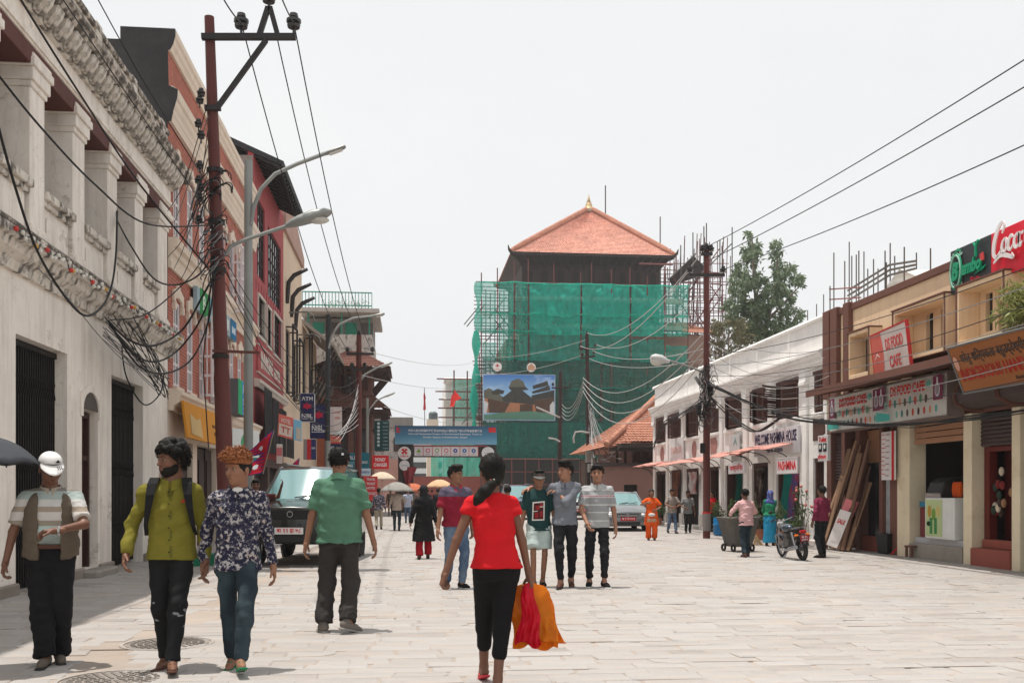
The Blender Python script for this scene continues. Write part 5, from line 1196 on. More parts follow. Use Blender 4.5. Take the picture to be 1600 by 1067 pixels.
def white_shops():
 r=place('white_shop_house','white two storey shop house with brown louvred shutters and pink awnings','house',(XR+1,33,0))
 f=Frame((XR,0,0),RIGHT_U)
 U=lambda px:-onX(px,700,XR).y
 far,near=-42.1,-24.25
 bays=[(1025,1040),(1048,1064.5),(1072,1091),(1108,1123),(1134,1159),(1176,1199),(1214,1248),(1272,1286)]
 wins=[(U(a),3.42,U(b),4.50)for a,b in bays]
 drs=[]
 for k,(a,b)in enumerate(bays):
  u0,u1=U(a),U(b);drs.append((u0-.06,.14,u1+.06,2.25))
 wall_open(f,far,0,near,4.98,wins+drs,.28,WHITE,'front_wall',r)
 MB().use(WHITE).box((XR+.3,-far-.01,0),(XR+7,-near+.01,5.7)).build('rear_wall',r)
 fb(MB().use(WHITE),f,far-.0,4.982,near,5.80,-.3,-.02).build('parapet',r)
 mould(r,f,far-.15,near,[(-.3,5.802),(.04,5.802),(.06,5.84),(.03,5.90),(-.3,5.92)],WHITE,'coping')
 mould(r,f,far-.3,near,[(.001,4.58),(.05,4.58),(.08,4.66),(.10,4.68),(.11,4.78),(.16,4.82),(.17,4.90),(.21,4.92),(.21,4.98),(.001,5.03)],WHITE,'cornice')
 mould(r,f,far-.12,near,[(.001,0),(.12,0),(.12,.5),(.08,.55),(.001,.55)],mat('grey_plinth',(.42,.39,.36),var=.25,dirt=.3),'plinth')if False else None
 for k in range(1,7):
  u=far+(near-far)*k/7;fb(MB().use(WHITE),f,u-.05,5.035,u+.05,5.80,-.018,.02).build('parapet_rib',r)
 edges=[far]+[(U(bays[k][1])+U(bays[k+1][0]))/2 for k in range(len(bays)-1)]
 for k,u in enumerate(edges):
  w=.30;u=u if k else far+.17
  b=MB().use(WHITE);fb(b,f,u-w/2,.55,u+w/2,4.20,.001,.07);o=b.build('pilaster',r,bevel=.012)
  b=MB().use(WHITE);fb(b,f,u-w/2-.05,4.20,u+w/2+.05,4.30,.001,.15);fb(b,f,u-w/2-.08,4.30,u+w/2+.08,4.575,.001,.12);b.build('pilaster_capital',o,bevel=.01)
  b=MB().use(mat('grey_plinth',(.66,.62,.58),var=.2,dirt=.3));fb(b,f,u-w/2-.05,.10,u+w/2+.05,.55,.001,.14);b.build('pilaster_base',o,bevel=.02)
 for k,(a,c,d,e)in enumerate(wins):
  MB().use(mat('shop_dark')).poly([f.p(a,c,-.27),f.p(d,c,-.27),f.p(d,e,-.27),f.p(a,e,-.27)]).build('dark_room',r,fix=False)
  b=MB().use(SHUT);fb(b,f,a,e-.10,d,e,-.25,.04);fb(b,f,a,c,a+.06,e-.1,-.25,-.02);fb(b,f,d-.06,c,d,e-.1,-.25,-.02);fb(b,f,a+.06,c,d-.06,c+.05,-.25,-.02);wo=b.build('window',r)
  w=(d-a-.12)/2;h=e-c-.17
  an=[(.15,.2),(.1,.5),(.3,.15),(.1,.1),(.35,.2),(.5,.15),(.95,.25),(.2,.2)][k]
  shutter_leaf(wo,Frame(f.p(a+.06,c+.06,.0),f.u),w,h,an[0],-1);shutter_leaf(wo,Frame(f.p(d-.06,c+.06,.0),f.u),w,h,an[1],1)
  fb(MB().use(WHITE),f,a-.08,c-.10,d+.08,c-.003,-.1,.07).build('window_sill',r,bevel=.01)
 for k,(a,c,d,e)in enumerate(drs):
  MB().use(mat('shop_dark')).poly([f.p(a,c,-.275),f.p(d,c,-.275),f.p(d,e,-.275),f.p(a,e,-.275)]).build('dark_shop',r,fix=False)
  b=MB().use(SHUT);fb(b,f,a,e-.12,d,e,-.26,-.05);fb(b,f,a,c,a+.07,e-.12,-.26,-.06);fb(b,f,d-.07,c,d,e-.12,-.26,-.06);b.build('door_frame',r)
  fb(MB().use(mat('grey_plinth')),f,a+.01,.0,d-.01,.135,-.3,.25).build('door_step',r,bevel=.02)
 for px,kind in((1035,0),(1085,0),(1115,1),(1279,1)):
  u=U(px);z=3.0
  col=mat('faded_red_panel',(.40,.20,.18),var=.2,scale=4)
  if kind==0:MB().use(col).prism(disc(u,z-.05,.28,24,.32),lambda a,b,d:f.p(a,b,d),.002,.02).build('roundel',r)
  else:fb(MB().use(col if px<1200 else SHUT),f,u-.32,z-.3,u+.32,z+.25,.002,.02).build('blind_panel',r);fb(MB().use(col if px<1200 else SHUT),f,u+.32,z-.15,u+.42,z+.12,.002,.02).build('panel_ear',r)
 for px0,px1,z0,dep in((1000,1045,2.44,.8),(1022,1125,2.42,.5),(1128,1185,2.50,.5),(1178,1246,2.55,.8)):
  a,d=U(px0),U(px1)
  if px0==1000:a=far-.2
  b=MB().use(PINK)
  def fn(u,v):return f.p(a+(d-a)*u,z0+.18*(1-v)+.012*math.sin(u*(d-a)*40)+.02*math.sin(u*11),.10+dep*v)
  n=int((d-a)*18);b.sheet(fn,n,2);ao=b.build('awning',r,solid=.012,fix=False)
  u=a+.1
  while u<d:
   MB().use(IRONB).tube([f.p(u,z0-.35,.10)]+[f.p(u,z0-.35+.33*math.sin(t),.10+dep*.9*(1-math.cos(t)))for t in np.linspace(.2,1.55,6)],.014,5).build('bracket',ao);u+=1.5
white_shops()
fR=lambda px,py,X=XR+0.0:Frame(onX(px,py,X),RIGHT_U)
def rsign(name,label,px0,pxm,px1,py,h,X,t,m,items,**kw):
 a,b=onX(px0,700,X).y,onX(px1,700,X).y
 c=onX(pxm,py,X);w=a-b
 return signboard(name,label,Frame((X,(a+b)/2,c.z),RIGHT_U),w,h,t,m,items(w,h),**kw)
RDB=C(212,22,34,rough=.5)
rsign('pashmina_house_sign','wide white fascia reading WELCOME PASHMINA HOUSE in dark blue',1178,1212,1247,690,.74,XR-.12,.08,C(222,220,224,rough=.5),lambda w,h:[('t','WELCOME PASHMINA HOUSE',0,.12,w*.94,h*.42,C(30,26,72)),('t','Tel: 01- 4232026',0,-.24,w*.36,h*.14,C(80,80,110))])
rsign('pashmina_sign','white board reading PASHMINA in red under the awning',1214,1230,1246,727,.37,XR-.75,.06,C(224,218,220,rough=.5),lambda w,h:[('t','PASHMINA',0,0,w*.88,h*.62,RDB)],edge=C(205,195,195))
rsign('nepali_shop_sign','white board with red Nepali lettering beside green cloth',1138,1150,1163,731,.34,XR-.7,.06,C(224,218,220,rough=.5),lambda w,h:[('t','पश्मिना',0,0,w*.8,h*.7,RDB)])
rsign('faint_white_sign','faded white board with pale pink lettering above the far awning',1047,1057,1067,703,.95,XR-.1,.05,C(226,222,222),lambda w,h:[('t','DATROX',0,0,w*.8,h*.28,C(228,180,172))])
rsign('grey_poster_sign','narrow grey poster board between two upper windows',1143,1148,1155,700,.85,XR-.1,.04,C(196,200,200),lambda w,h:[('p',[(-w*.3,.1),(0,.35),(w*.3,.05),(0,.2)],C(120,150,155)),('t','SHAWL',0,-.2,w*.7,h*.08,C(150,160,160))])
rsign('toilet_sign','white hanging board reading Toilet in red with picture figures',1278,1285,1293,700,.62,XR-.55,.08,C(220,222,222,rough=.5),lambda w,h:[('t','Toilet',0,h*.34,w*.8,h*.2,RDB),('r',-w*.4,-h*.14,-w*.05,h*.18,C(20,20,20)),('r',w*.08,-h*.14,w*.42,h*.18,C(20,20,20)),('p',disc(-w*.22,.03,w*.1,10),C(215,215,215)),('p',disc(w*.25,.03,w*.1,10),C(215,215,215)),('t','शौचालय',0,-h*.33,w*.85,h*.2,RDB)])
# ------------------------------------------------------------------ ochre shop house with the cafe signs
OCHRE=mat('ochre_render',(.84,.63,.42),rough=.85,var=.15,scale=1.6,bump=.2,dirt=.2,dirtcol=(.33,.2,.1),streak=.3)
BRN=mat('brown_trim',(.17,.075,.055),rough=.75,var=.25,scale=4,bump=.15,dirt=.2)
CRPOST=mat('cream_post',(.76,.66,.48),rough=.75,var=.2,scale=4,bump=.15,dirt=.45,dirtcol=(.3,.2,.1))
def ochre_house():
 r=place('ochre_shop_house','ochre two storey shop house with brown trim and boxed windows','house',(XR+1,18,0))
 f=Frame((XR,0,0),RIGHT_U);U=lambda px:-onX(px,700,XR).y
 far,near=-24.2,-9.0
 hol=[(U(1348),4.02,U(1376),4.95),(U(1447),4.25,U(1458),5.0),(U(1470),4.22,U(1482),5.0),(U(1540),4.3,U(1551),5.0),(U(1560),4.25,U(1575),5.0),(U(1316),4.0,U(1322),4.6)]
 wall_open(f,far,3.1,near,5.7,hol,.09,OCHRE,'upper_wall',r)
 for(a,c,d,e)in hol:MB().use(mat('shop_dark')).poly([f.p(a,c,-.085),f.p(d,c,-.085),f.p(d,e,-.085),f.p(a,e,-.085)]).build('dark_window',r,fix=False);b=MB().use(IRONB);fb(b,f,(a+d)/2-.02,c,(a+d)/2+.02,e,-.07,-.04);b.build('window_bar',r)
 MB().use(OCHRE).box((XR+.26,-near,3.1),(XR+7,-far,5.69)).build('rear_wall',r)
 fb(MB().use(BRN),f,far,5.702,near,5.86,-.4,.05).build('roof_coping',r,bevel=.01)
 for a,d in((1292,1302),(1304,1314),(1324,1333)):fb(MB().use(BRN),f,U(a),3.7,U(d),5.90,.001,.12).build('vertical_fin',r,bevel=.01)
 for(a,c,d,e,dd)in((U(1345),3.98,U(1380),5.05,.32),(U(1424),4.05,U(1510),5.14,.42),(U(1527),4.05,U(1606),5.15,.42)):
  b=MB().use(OCHRE);t_=.09
  fb(b,f,a,c,a+t_,e,.001,dd);fb(b,f,d-t_,c,d,e,.001,dd);fb(b,f,a+t_,e-t_,d-t_,e,.001,dd);fb(b,f,a+t_,c,d-t_,c+t_,.001,dd);o=b.build('window_box',r,bevel=.008)
  e_=.012
  fb(MB().use(BRN),f,a-e_,c-e_,d+e_,c-.001,.02,dd+e_).build('box_trim',o);fb(MB().use(BRN),f,a-e_,e+.001,d+e_,e+.03,.02,dd+.03).build('box_trim',o)
  [fb(MB().use(BRN),f,q,c,q+.05,e,dd+.001,dd+.012).build('box_edge',o)for q in(a,d-.05)]
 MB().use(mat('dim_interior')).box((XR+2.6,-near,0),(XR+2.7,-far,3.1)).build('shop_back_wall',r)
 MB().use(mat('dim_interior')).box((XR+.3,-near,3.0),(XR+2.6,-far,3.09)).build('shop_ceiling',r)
 fb(MB().use(BRN),f,far,2.85,near,3.098,-.3,.0).build('shop_lintel',r)
 for px0,px1,m in((1407,1426,CRPOST),(1511,1524,CRPOST),(1587,1600,CRPOST),(1640,1655,CRPOST)):
  fb(MB().use(m),f,U(px0),0,U(px1),2.85,-.3,.08).build('post',r,bevel=.012)
 for px0,px1 in((1293,1300),(1316,1321),(1338,1345),(1375,1380),(1392,1405)):fb(MB().use(BRN),f,U(px0),0,U(px1),2.85,-.25,.02).build('timber_post',r)
 fb(MB().use(mat('mosaic_panel',(.34,.36,.37),var=.4,scale=30,bump=.1)),f,U(1381),.1,U(1391),2.6,-.12,-.05).build('mosaic_panel',r)
 for px in(1345,1407,1512,1588):y=-U(px);MB().use(mat('dark_partition',(.05,.03,.025),var=.2)).box((XR+.31,y-.05,0),(XR+2.6,y+.05,3.0)).build('partition',r)
 fb(MB().use(mat('worn_step')),f,U(1427),.0,U(1510),.32,-.28,.10).build('shop_sill',r,bevel=.015)
 fb(MB().use(mat('grey_marble',(.45,.45,.47),rough=.4,var=.2)),f,U(1428),.321,U(1509),.44,-.26,-.02).build('marble_threshold',r)
 RB=mat('red_brick_step',(.30,.085,.06),var=.25,scale=6,bump=.3)
 fb(MB().use(RB),f,U(1525),0,U(1586),.34,-.28,.12).build('brick_step',r,bevel=.015);fb(MB().use(RB),f,U(1526),0.341,U(1585),.50,-.28,-.1).build('brick_step',r,bevel=.012)
 fb(MB().use(RB),f,U(1346),0,U(1374),.36,-.2,-.02).build('door_kick_board',r)
 fb(MB().use(mat('tan_board',(.36,.18,.10),rough=.6,var=.2)),f,U(1346),2.05,U(1374),2.8,-.2,-.16).build('upper_panel',r)
 MB().use(glass()).box((XR+.17,-U(1375),.36),(XR+.19,-U(1346),2.04)).build('glass_door',r)
 for k in range(5):
  z=2.36+.125*k;fb(MB().use(mat('tan_board')),f,U(1429),z,U(1508),z+.11,-.06-.002*k,.0).build('shutter_slat',r,bevel=.008)
 def roll(px0,px1,z0,z1,m,nm):
  b=MB().use(m);a,d=U(px0),U(px1);n=int((z1-z0)/.075)
  prof=[(-.12,z0)]
  for k in range(n):prof+=[(-.10,z0+.075*k),(-.075,z0+.075*k+.0375),(-.10,z0+.075*k+.074)]
  prof+=[(-.12,z1)];b.prism(prof,lambda q,z,t:f.p(t,z,q),a,d);return b.build(nm,r)
 roll(1526,1586,2.22,2.83,mat('brown_roller',(.075,.05,.047),rough=.55,var=.25,metal=.3),'roller_shutter');roll(1602,1640,0,2.83,MATS['brown_roller'],'roller_shutter');roll(1301,1315,.0,2.83,MATS['brown_roller'],'roller_shutter')
 REDD=mat('red_lacquer',(.13,.018,.014),rough=.45,var=.25,scale=4)
 b=MB().use(REDD);fb(b,f,U(1526),.5,U(1534),2.21,-.3,-.15);fb(b,f,U(1534)+.001,2.12,U(1586),2.21,-.3,-.15);fb(b,f,U(1580),.5,U(1586),2.12,-.3,-.15);b.build('red_door_frame',r)
 MB().use(REDD).box((XR+.55,-U(1540),.5),(XR+2.4,-U(1526),2.2)).build('open_red_door',r)
 MB().use(REDD).box((XR+2.45,-U(1586),0),(XR+2.55,-U(1526),2.9)).build('red_back_wall',r)
 cx0,cx1,z=XR-1.12,XR-.02,3.66
 ya,yb=9.0,onX(1262,617,XR-1.12).y
 b=MB().use(mat('canopy_board',(.15,.085,.06),rough=.85,var=.3,scale=3,bump=.3));b.prism([(cx0,z+.02),(cx1,z+.20),(cx1,z+.24),(cx0,z+.06)],lambda x,zz,t:(x,t,zz),ya,yb);b.build('canopy_deck',r)
 MB().use(BRN).box((cx0-.05,ya,z-.05),(cx0-.002,yb,z+.10)).build('canopy_edge',r)
 y=ya+.2;j0=None
 while y<yb:
  if j0 is None:j0=MB().use(BRN).prism([(cx0,z-.06),(cx1,z+.12),(cx1,z+.198),(cx0,z+.018)],lambda x,zz,t:(x,t,zz),y,y+.07).build('canopy_joist',r);yy=y
  else:o=kid(j0,r,(0,y-yy,0));o.matrix_parent_inverse=j0.matrix_parent_inverse.copy()
  y+=.62
ochre_house()
def cafe_items(w,h):
 pur=C(120,22,72,rough=.5);it=[]
 for s in(-1,1):
  o=s*w*.25;hw=w*.25
  it+=[('r',o-hw*.98,-h*.12,o-hw*.78,h*.46,pur),('r',o+hw*.72,-h*.12,o+hw*.98,h*.46,pur)]
  for cx in(o-hw*.88,o+hw*.85):it+=[('p',disc(cx,h*.12,w*.018,14,h*.17),C(205,200,205)),('r',cx-.03,h*.28,cx+.03,h*.42,C(205,200,205)),('p',disc(cx,h*.12,w*.012,14,h*.12),C(150,140,150))]
  it+=[('t','DS FOOD CAFE',o-hw*.02,h*.28,hw*1.05,h*.25,C(196,40,38),dict(bold=.03)),('p',disc(o+hw*.62,h*.3,w*.014,14),C(90,165,150))]
  cols=[C(70,50,40),C(120,170,150),C(190,80,60),C(60,120,110),C(200,140,110),C(90,80,70),C(90,160,150),C(180,70,50),C(70,130,90)]
  for k in range(9):
   x=o-hw*.7+k*hw*.16;it.append(('p',disc(x,-h*(.02 if k%2 else.05),w*.010,8,h*.11),cols[(k+(s>0))%9],'food_picture'))
  for k in range(8):
   x=o-hw*.3+k*hw*.17;it.append(('p',disc(x,-h*.33,w*.009,7,h*.10),cols[(k*2+1)%9],'food_picture'))
  it.append(('p',[(o-hw*.95,-h*.46),(o-hw*.5,-h*.46),(o-hw*.5,-h*.3),(o-hw*.95,-h*.2)],C(70,170,160),'food_picture'))
 return it
rsign('cafe_lightbox','long cafe light box reading DS FOOD CAFE twice with food pictures',1296,1385,1480,632,.80,XR-.45,.32,C(214,212,206,rough=.45),cafe_items,edge=C(120,105,100))
p=onX(1385,548,XR-.5)
signboard('cafe_roof_sign','white board with red roundel reading DS FOOD CAFE above the canopy',Frame(onX(1390,549,XR-.55),(-.12,-1,0),(-.12,0,1)),2.0,.92,.05,C(226,212,206,rough=.5),[('p',[(-1.0,-.46),(-.45,-.46),(-.36,-.2),(-.34,.1),(-.42,.46),(-1.0,.46)],C(222,110,96)),('t','DS FOOD',.3,.16,.95,.24,C(222,92,88)),('t','CAFE',.28,-.22,.62,.24,C(222,92,88)),('p',[(-.9,-.1),(-.7,.05),(-.55,-.05),(-.7,0)],C(240,220,215))],edge=C(205,60,62))
GRN=C(0,150,108,rough=.5);YB=onX(1485,420,XR-.3);YC=onX(1548,400,XR-.3)
w1=YB.y-YC.y;zt,zb=5.92,5.10
fS=Frame((XR-.3,(YB.y+YC.y)/2,(zt+zb)/2),RIGHT_U);h1=zt-zb
WHT=C(232,226,226,rough=.5)
rt,lf=signboard('bamboo_sign','dark grey rooftop sign with green raised bamboo lettering',fS,w1,h1,.1,C(52,56,60,rough=.5),[],cat='sign')
for k,(s_,cx,cy,ww,hh,m_,kw)in enumerate([('B',-.40,-.02,.22,.34,GRN,dict(ext=.02,d=.03,bold=.05,shear=.2)),('ambo',.14,-.02,.62,.26,GRN,dict(ext=.02,d=.03,bold=.04,shear=.2)),('Resto',.22,-.28,.28,.12,C(210,60,75),dict(ext=.01,d=.02,shear=.2))]):lettering(lf,s_,cx,cy,ww,hh,m_,rt,**kw)
b=MB().use(C(150,200,180));b.tube([lf.p(-.40+.17*math.cos(a),-.02+.30*math.sin(a),.05)for a in np.linspace(0,6.28,28)],.018,6);b.build('bamboo_ring',rt)
b=MB().use(GRN);b.tube([lf.p(-.40+.20*math.cos(a),-.02+.335*math.sin(a),.04)for a in np.linspace(0,6.28,28)],.014,6);b.build('green_ring',rt)
MB().use(GRN).tube([lf.p(.30,.10,.06),lf.p(.30,.28,.06),lf.p(.38,.38,.06)],.028,6).build('bamboo_stem',rt);MB().use(GRN).tube([lf.p(.31,.26,.06),lf.p(.22,.36,.06)],.022,6).build('bamboo_stem',rt)
flat(lf,[(.40,-.02),(.52,.0),(.49,.14),(.40,.12)],C(205,70,70),rt,.03,.02,'cup');flat(lf,[(.18,-.2),(.45,-.17),(.58,-.10),(.4,-.12)],GRN,rt,.02,.02,'leaf');flat(lf,[(-.5,.33),(-.36,.41),(-.22,.33),(-.36,.36)],GRN,rt,.02,.01,'leaf')
for q in((-.52,.25),(-.28,.25),(-.52,-.30),(-.28,-.30)):
 for a in(0.6,1.6,2.6):flat(lf,[(q[0],q[1]),(q[0]+.07*math.cos(a-.25),q[1]+.07*math.sin(a-.25)),(q[0]+.1*math.cos(a),q[1]+.1*math.sin(a)),(q[0]+.07*math.cos(a+.25),q[1]+.07*math.sin(a+.25))],C(170,205,190),rt,.02,.008,'leaf')
y2=12.4;w2=YC.y-.01-y2
fS2=Frame((XR-.3,(YC.y-.01+y2)/2,(zt+zb)/2),RIGHT_U)
rt,lf=signboard('cola_sign','bright red rooftop sign with white flowing Coca-Cola script',fS2,w2,h1,.1,C(222,24,52,rough=.45),[],cat='sign')
def script(lf,rt,x0,s,m,d,nm):
 """flowing hand-drawn script, thick and thin strokes"""
 def st(pts,ws):
  pts=[Vector((p[0],p[1]))for p in pts];P=[]
  k=len(pts)
  for i in range(k-1):
   p0,p1,p2,p3=pts[max(i-1,0)],pts[i],pts[i+1],pts[min(i+2,k-1)]
   for t in np.linspace(0,1,6,endpoint=(i==k-2)):
    P.append((.5*((2*p1)+(p2-p0)*t+(2*p0-5*p1+4*p2-p3)*t*t+(3*p1-p0-3*p2+p3)*t**3),ws[i]+(ws[i+1]-ws[i])*t))
  L_,R_=[],[]
  for i,(p,w)in enumerate(P):
   q=(P[min(i+1,len(P)-1)][0]-P[max(i-1,0)][0]);q.normalize();nn=Vector((-q.y,q.x));L_.append(p+nn*w);R_.append(p-nn*w)
  b=MB().use(m);n=len(P)
  v=[lf.p(x0+p.x*s,p.y*s,d+e)for e in(0,.02)for p in L_+R_]
  fs=[]
  for i in range(n-1):fs+=[(i,i+1,n+i+1,n+i),(2*n+i,2*n+i+1,3*n+i+1,3*n+i),(i,i+1,2*n+i+1,2*n+i),(n+i,n+i+1,3*n+i+1,3*n+i)]
  b.add(v,fs);return b.build(nm,rt)
 def big_c(o):st([(o+.62,.62),(o+.74,.86),(o+.60,1.0),(o+.36,.80),(o+.16,.40),(o+.12,.0),(o+.30,-.12),(o+.56,.06)],[.03,.05,.05,.09,.10,.08,.05,.03])
 def o_(o):st([(o+.22,.42),(o+.08,.30),(o+.04,.08),(o+.16,-.06),(o+.30,.10),(o+.30,.34),(o+.22,.42)],[.03,.05,.07,.04,.05,.06,.03])
 def c_(o):st([(o+.30,.34),(o+.22,.44),(o+.08,.30),(o+.04,.06),(o+.16,-.06),(o+.32,.10)],[.04,.04,.06,.07,.04,.02])
 def a_(o):o_(o);st([(o+.34,.44),(o+.30,.14),(o+.36,-.05),(o+.48,.10)],[.05,.05,.05,.02])
 def l_(o):st([(o+.05,.1),(o+.28,.6),(o+.30,.92),(o+.18,.86),(o+.08,.4),(o+.10,.0),(o+.26,.05)],[.02,.03,.03,.04,.07,.06,.02])
 big_c(0);o_(.56);c_(.92);a_(1.26);big_c(1.84);o_(2.44);l_(2.78);a_(3.06)
 st([(1.70,.34),(1.82,.40)],[.04,.04])
 st([(.12,-.30),(.5,-.12),(.9,-.20),(1.24,-.34),(1.16,-.16)],[.03,.07,.08,.05,.01])
script(lf,rt,-w2/2+.12,.50,C(32,24,26),.012,'letter_shadow')if False else script(lf,rt,-w2/2+.12,.50,WHT,.05,'script_stroke')
pL,pR=onX(1487,560,XR-1.2),onX(1600,530,XR-1.2)
fH=Frame((XR-1.08,(15.0+pL.y)/2-.2,3.48),(0,-1,0),(-.45,0,1))
wH=pL.y-13.6
signboard('handicraft_sign','tilted brown board reading INDIGENOUS HANDICRAFT below Nepali lettering',Frame((XR-1.12,(pL.y+13.6)/2,3.46),(0,-1,0),(-.4,0,1)),wH,.80,.05,C(150,92,48,dirt=.2),[('t','घरेलु शिल्पकला बहुउद्देश्यीय सहकारी',.1,.18,wH*.88,.26,C(60,50,45),dict(bold=.004)),('t','INDIGENOUS HANDICRAFTS',.02,-.10,wH*.92,.22,C(170,40,32),dict(bold=.008)),('t','Basantapur, Kathmandu',.6,-.31,wH*.3,.08,C(80,60,45)),('p',disc(-wH*.46,.12,.07,12,.13),C(200,150,130))],edge=C(110,110,110))
for k,(p0,p1,lab)in enumerate(((1497,1560,'brown barrel shutter hood left of its twin under the handicraft board'),(1564,1640,'brown barrel shutter hood cut by the right picture edge'))):
 a,c=onX(p0,640,XR-.5).y,onX(p1,640,XR-.5).y
 r=place('shutter_hood',lab,'hood',(XR-.2,(a+c)/2,2.88),group='barrel shutter hoods')
 b=MB().use(mat('brown_roller'));b.prism([(XR-.01,2.90),(XR-.30,2.90),(XR-.52,3.0),(XR-.56,3.16),(XR-.48,3.30),(XR-.30,3.37),(XR-.01,3.37)],lambda x,z,t:(x,t,z),c,a);b.build('drum',r,bevel=.01)
 for y in(a+.001,c-.021):MB().use(BRN).prism([(XR-.01,2.86),(XR-.32,2.86),(XR-.56,2.98),(XR-.60,3.16),(XR-.51,3.33),(XR-.31,3.41),(XR-.01,3.41)],lambda x,z,t:(x,t,z),y,y+.02).build('end_plate',r)
rsign('menu_board','tall white menu board with red lines and red side',1377,1384,1397,712,1.05,XR-.2,.05,C(222,218,218,rough=.5),lambda w,h:[('r',w*.32,-h/2,w/2,h/2,C(190,28,32))]+[('r',-w*.42,h*(.44-.09*k),-w*(.1 if k%2 else.2),h*(.425-.09*k),C(205,60,62))for k in range(10)]+[('r',w*-.02,h*(.44-.12*k),w*.26,h*(.42-.12*k),C(150,120,120))for k in range(8)])
# ------------------------------------------------------------------ utility poles, street lamps
POLE=mat('oxide_red_pole',(.115,.032,.027),rough=.65,var=.3,scale=3,bump=.15,dirt=.35,dirtcol=(.045,.025,.022));GALV=mat('galvanised_post',(.27,.28,.27),rough=.5,metal=.3,var=.25,scale=4,bump=.1,dirt=.3,dirtcol=(.14,.13,.12))
PORC=mat('glazed_insulator',(.025,.022,.022),rough=.3,spec=.6);BLK=mat('black_cable',(.012,.012,.013),rough=.6,var=.2);GREYW=mat('bare_wire',(.20,.20,.20),rough=.5,metal=.3,var=.1);PALEW=mat('pale_wire',(.42,.41,.40),rough=.5,var=.1)
LAMPG=mat('lamp_glass',(.55,.53,.48),rough=.25,spec=.6,var=.1)
def insulator(parent,p,s=1.0,down=False):
 d=-1 if down else 1
 MB().use(PORC).lathe([(.02*s,-.12*s),(.02*s,.02*s),(.09*s,.02*s),(.10*s,.06*s),(.05*s,.07*s),(.11*s,.10*s),(.11*s,.14*s),(.05*s,.15*s),(.07*s,.18*s),(.06*s,.23*s),(0,.24*s)],p,12).build('insulator',parent,smooth=True)
def pole_left():
 Y=18.3;P=lambda x,y,dy=0:onY(x,y,Y+dy)
 b0=P(357,883);b0.z=0;r=place('utility_pole','dark red leaning steel power pole beside the two young men','pole',b0)
 t=P(327,27);MB().use(POLE).tube([b0,b0.lerp(t,.35),b0.lerp(t,.36),t],[.155,.14,.128,.085],14).build('shaft',r,smooth=True)
 MB().use(IRONB).bar(P(315,58,-.1),P(462,58,-.1),.10,.10).build('crossarm',r)
 MB().use(IRONB).bar(P(340,168,-.1),P(416,63,-.12),.08).build('brace',r);MB().use(IRONB).bar(P(320,169,-.1),P(345,169,-.1),.09).build('clamp',r)
 MB().use(IRONB).bar(P(405,56,-.1),P(419,12,-.1),.09).build('peak_leg',r);MB().use(IRONB).bar(P(434,56,-.1),P(422,12,-.1),.09).build('peak_leg',r)
 for x,y in((377,46),(459,46),(420,6)):insulator(r,P(x,y,-.1),1.2)
 for k,y in enumerate((152,163,200,218,265,288,300,316,350)):insulator(r,P(325-(k%3)*2,y,-.12)+Vector((-.12,0,0)),.65)
 for y in(270,350,425,560):MB().use(IRONB).lathe([(.15,0),(.15,.07)],P(336+(y-270)*.03,y),14).build('band',r)
 MB().use(mat('rusty_bar',(.12,.045,.035),var=.3)).bar(P(332,548,-.16),P(406,551,-.16),.045).build('stay_bar',r)
 arm=[P(352,400,-.1),P(360,385,-.1),P(385,374,-.1),P(452,352,-.1)]
 MB().use(GALV).tube(arm,.035,8).build('lamp_arm',r,smooth=True)
 h0,h1=P(447,354,-.1),P(519,331,-.1);d=(h1-h0);L_=d.length;d.normalize();n=Vector((-d.z,0,d.x));rings=[]
 for t_,w,hh in((0,.05,.05),(.12,.09,.09),(.3,.15,.12),(.6,.19,.14),(.88,.16,.10),(1.0,.06,.04)):
  c=h0+d*L_*t_;rings.append([c+Vector((0,1,0))*w*math.cos(a)+n*(hh*math.sin(a)*(1.0 if math.sin(a)>0 else.55))for a in np.linspace(0,2*math.pi,14,endpoint=False)])
 MB().use(GALV).loft(rings).build('lamp_head',r,smooth=True)
 MB().use(LAMPG).ball(h0+d*L_*.66-n*.06,(.21,.13,.07),12,8).build('lamp_lens',r,smooth=True)
 return P
PL=pole_left()
def lamp_post(name,label,base_px,Y,top,arm_pts,head,rad=.10,m=GALV,upper=None,extra=None):
 b0=onY(base_px,860,Y);b0.z=0;r=place(name,label,'street lamp',b0)
 t=onY(top[0],top[1],Y)
 if upper:
  mid=b0.lerp(t,.42);MB().use(m).tube([b0,mid],rad,12).build('post',r,smooth=True);MB().use(upper).tube([mid,t],rad*.85,12).build('upper_post',r,smooth=True)
 else:MB().use(m).tube([b0,b0.lerp(t,.5),t],[rad,rad*.9,rad*.8],12).build('post',r,smooth=True)
 MB().use(m).tube([onY(x,y,Y-.05)for x,y in arm_pts],rad*.42,8).build('arm',r,smooth=True)
 a,c=onY(head[0],head[1],Y-.05),onY(head[2],head[3],Y-.05);d=(c-a);L_=d.length;d.normalize();n=Vector((-d.z,0,d.x))
 rings=[[a+d*L_*q+Vector((0,1,0))*w*math.cos(g)+n*hh*math.sin(g)for g in np.linspace(0,2*math.pi,10,endpoint=False)]for q,w,hh in((0,.03,.03),(.2,.09,.045),(.9,.10,.05),(1,.06,.03))]
 MB().use(m).loft(rings).build('lamp_head',r,smooth=True);MB().use(LAMPG).cbox(a+d*L_*.55-n*.05,(L_*.55,.12,.03),0,0,-math.atan2(d.z,d.x)).build('lamp_lens',r)
 return r
r_=lamp_post('street_lamp','grey galvanised street lamp with long curved arm left of centre',388,23.4,(388,252),[(392,352),(396,325),(408,295),(430,272),(465,256),(508,240)],(504,242,540,229),.115)
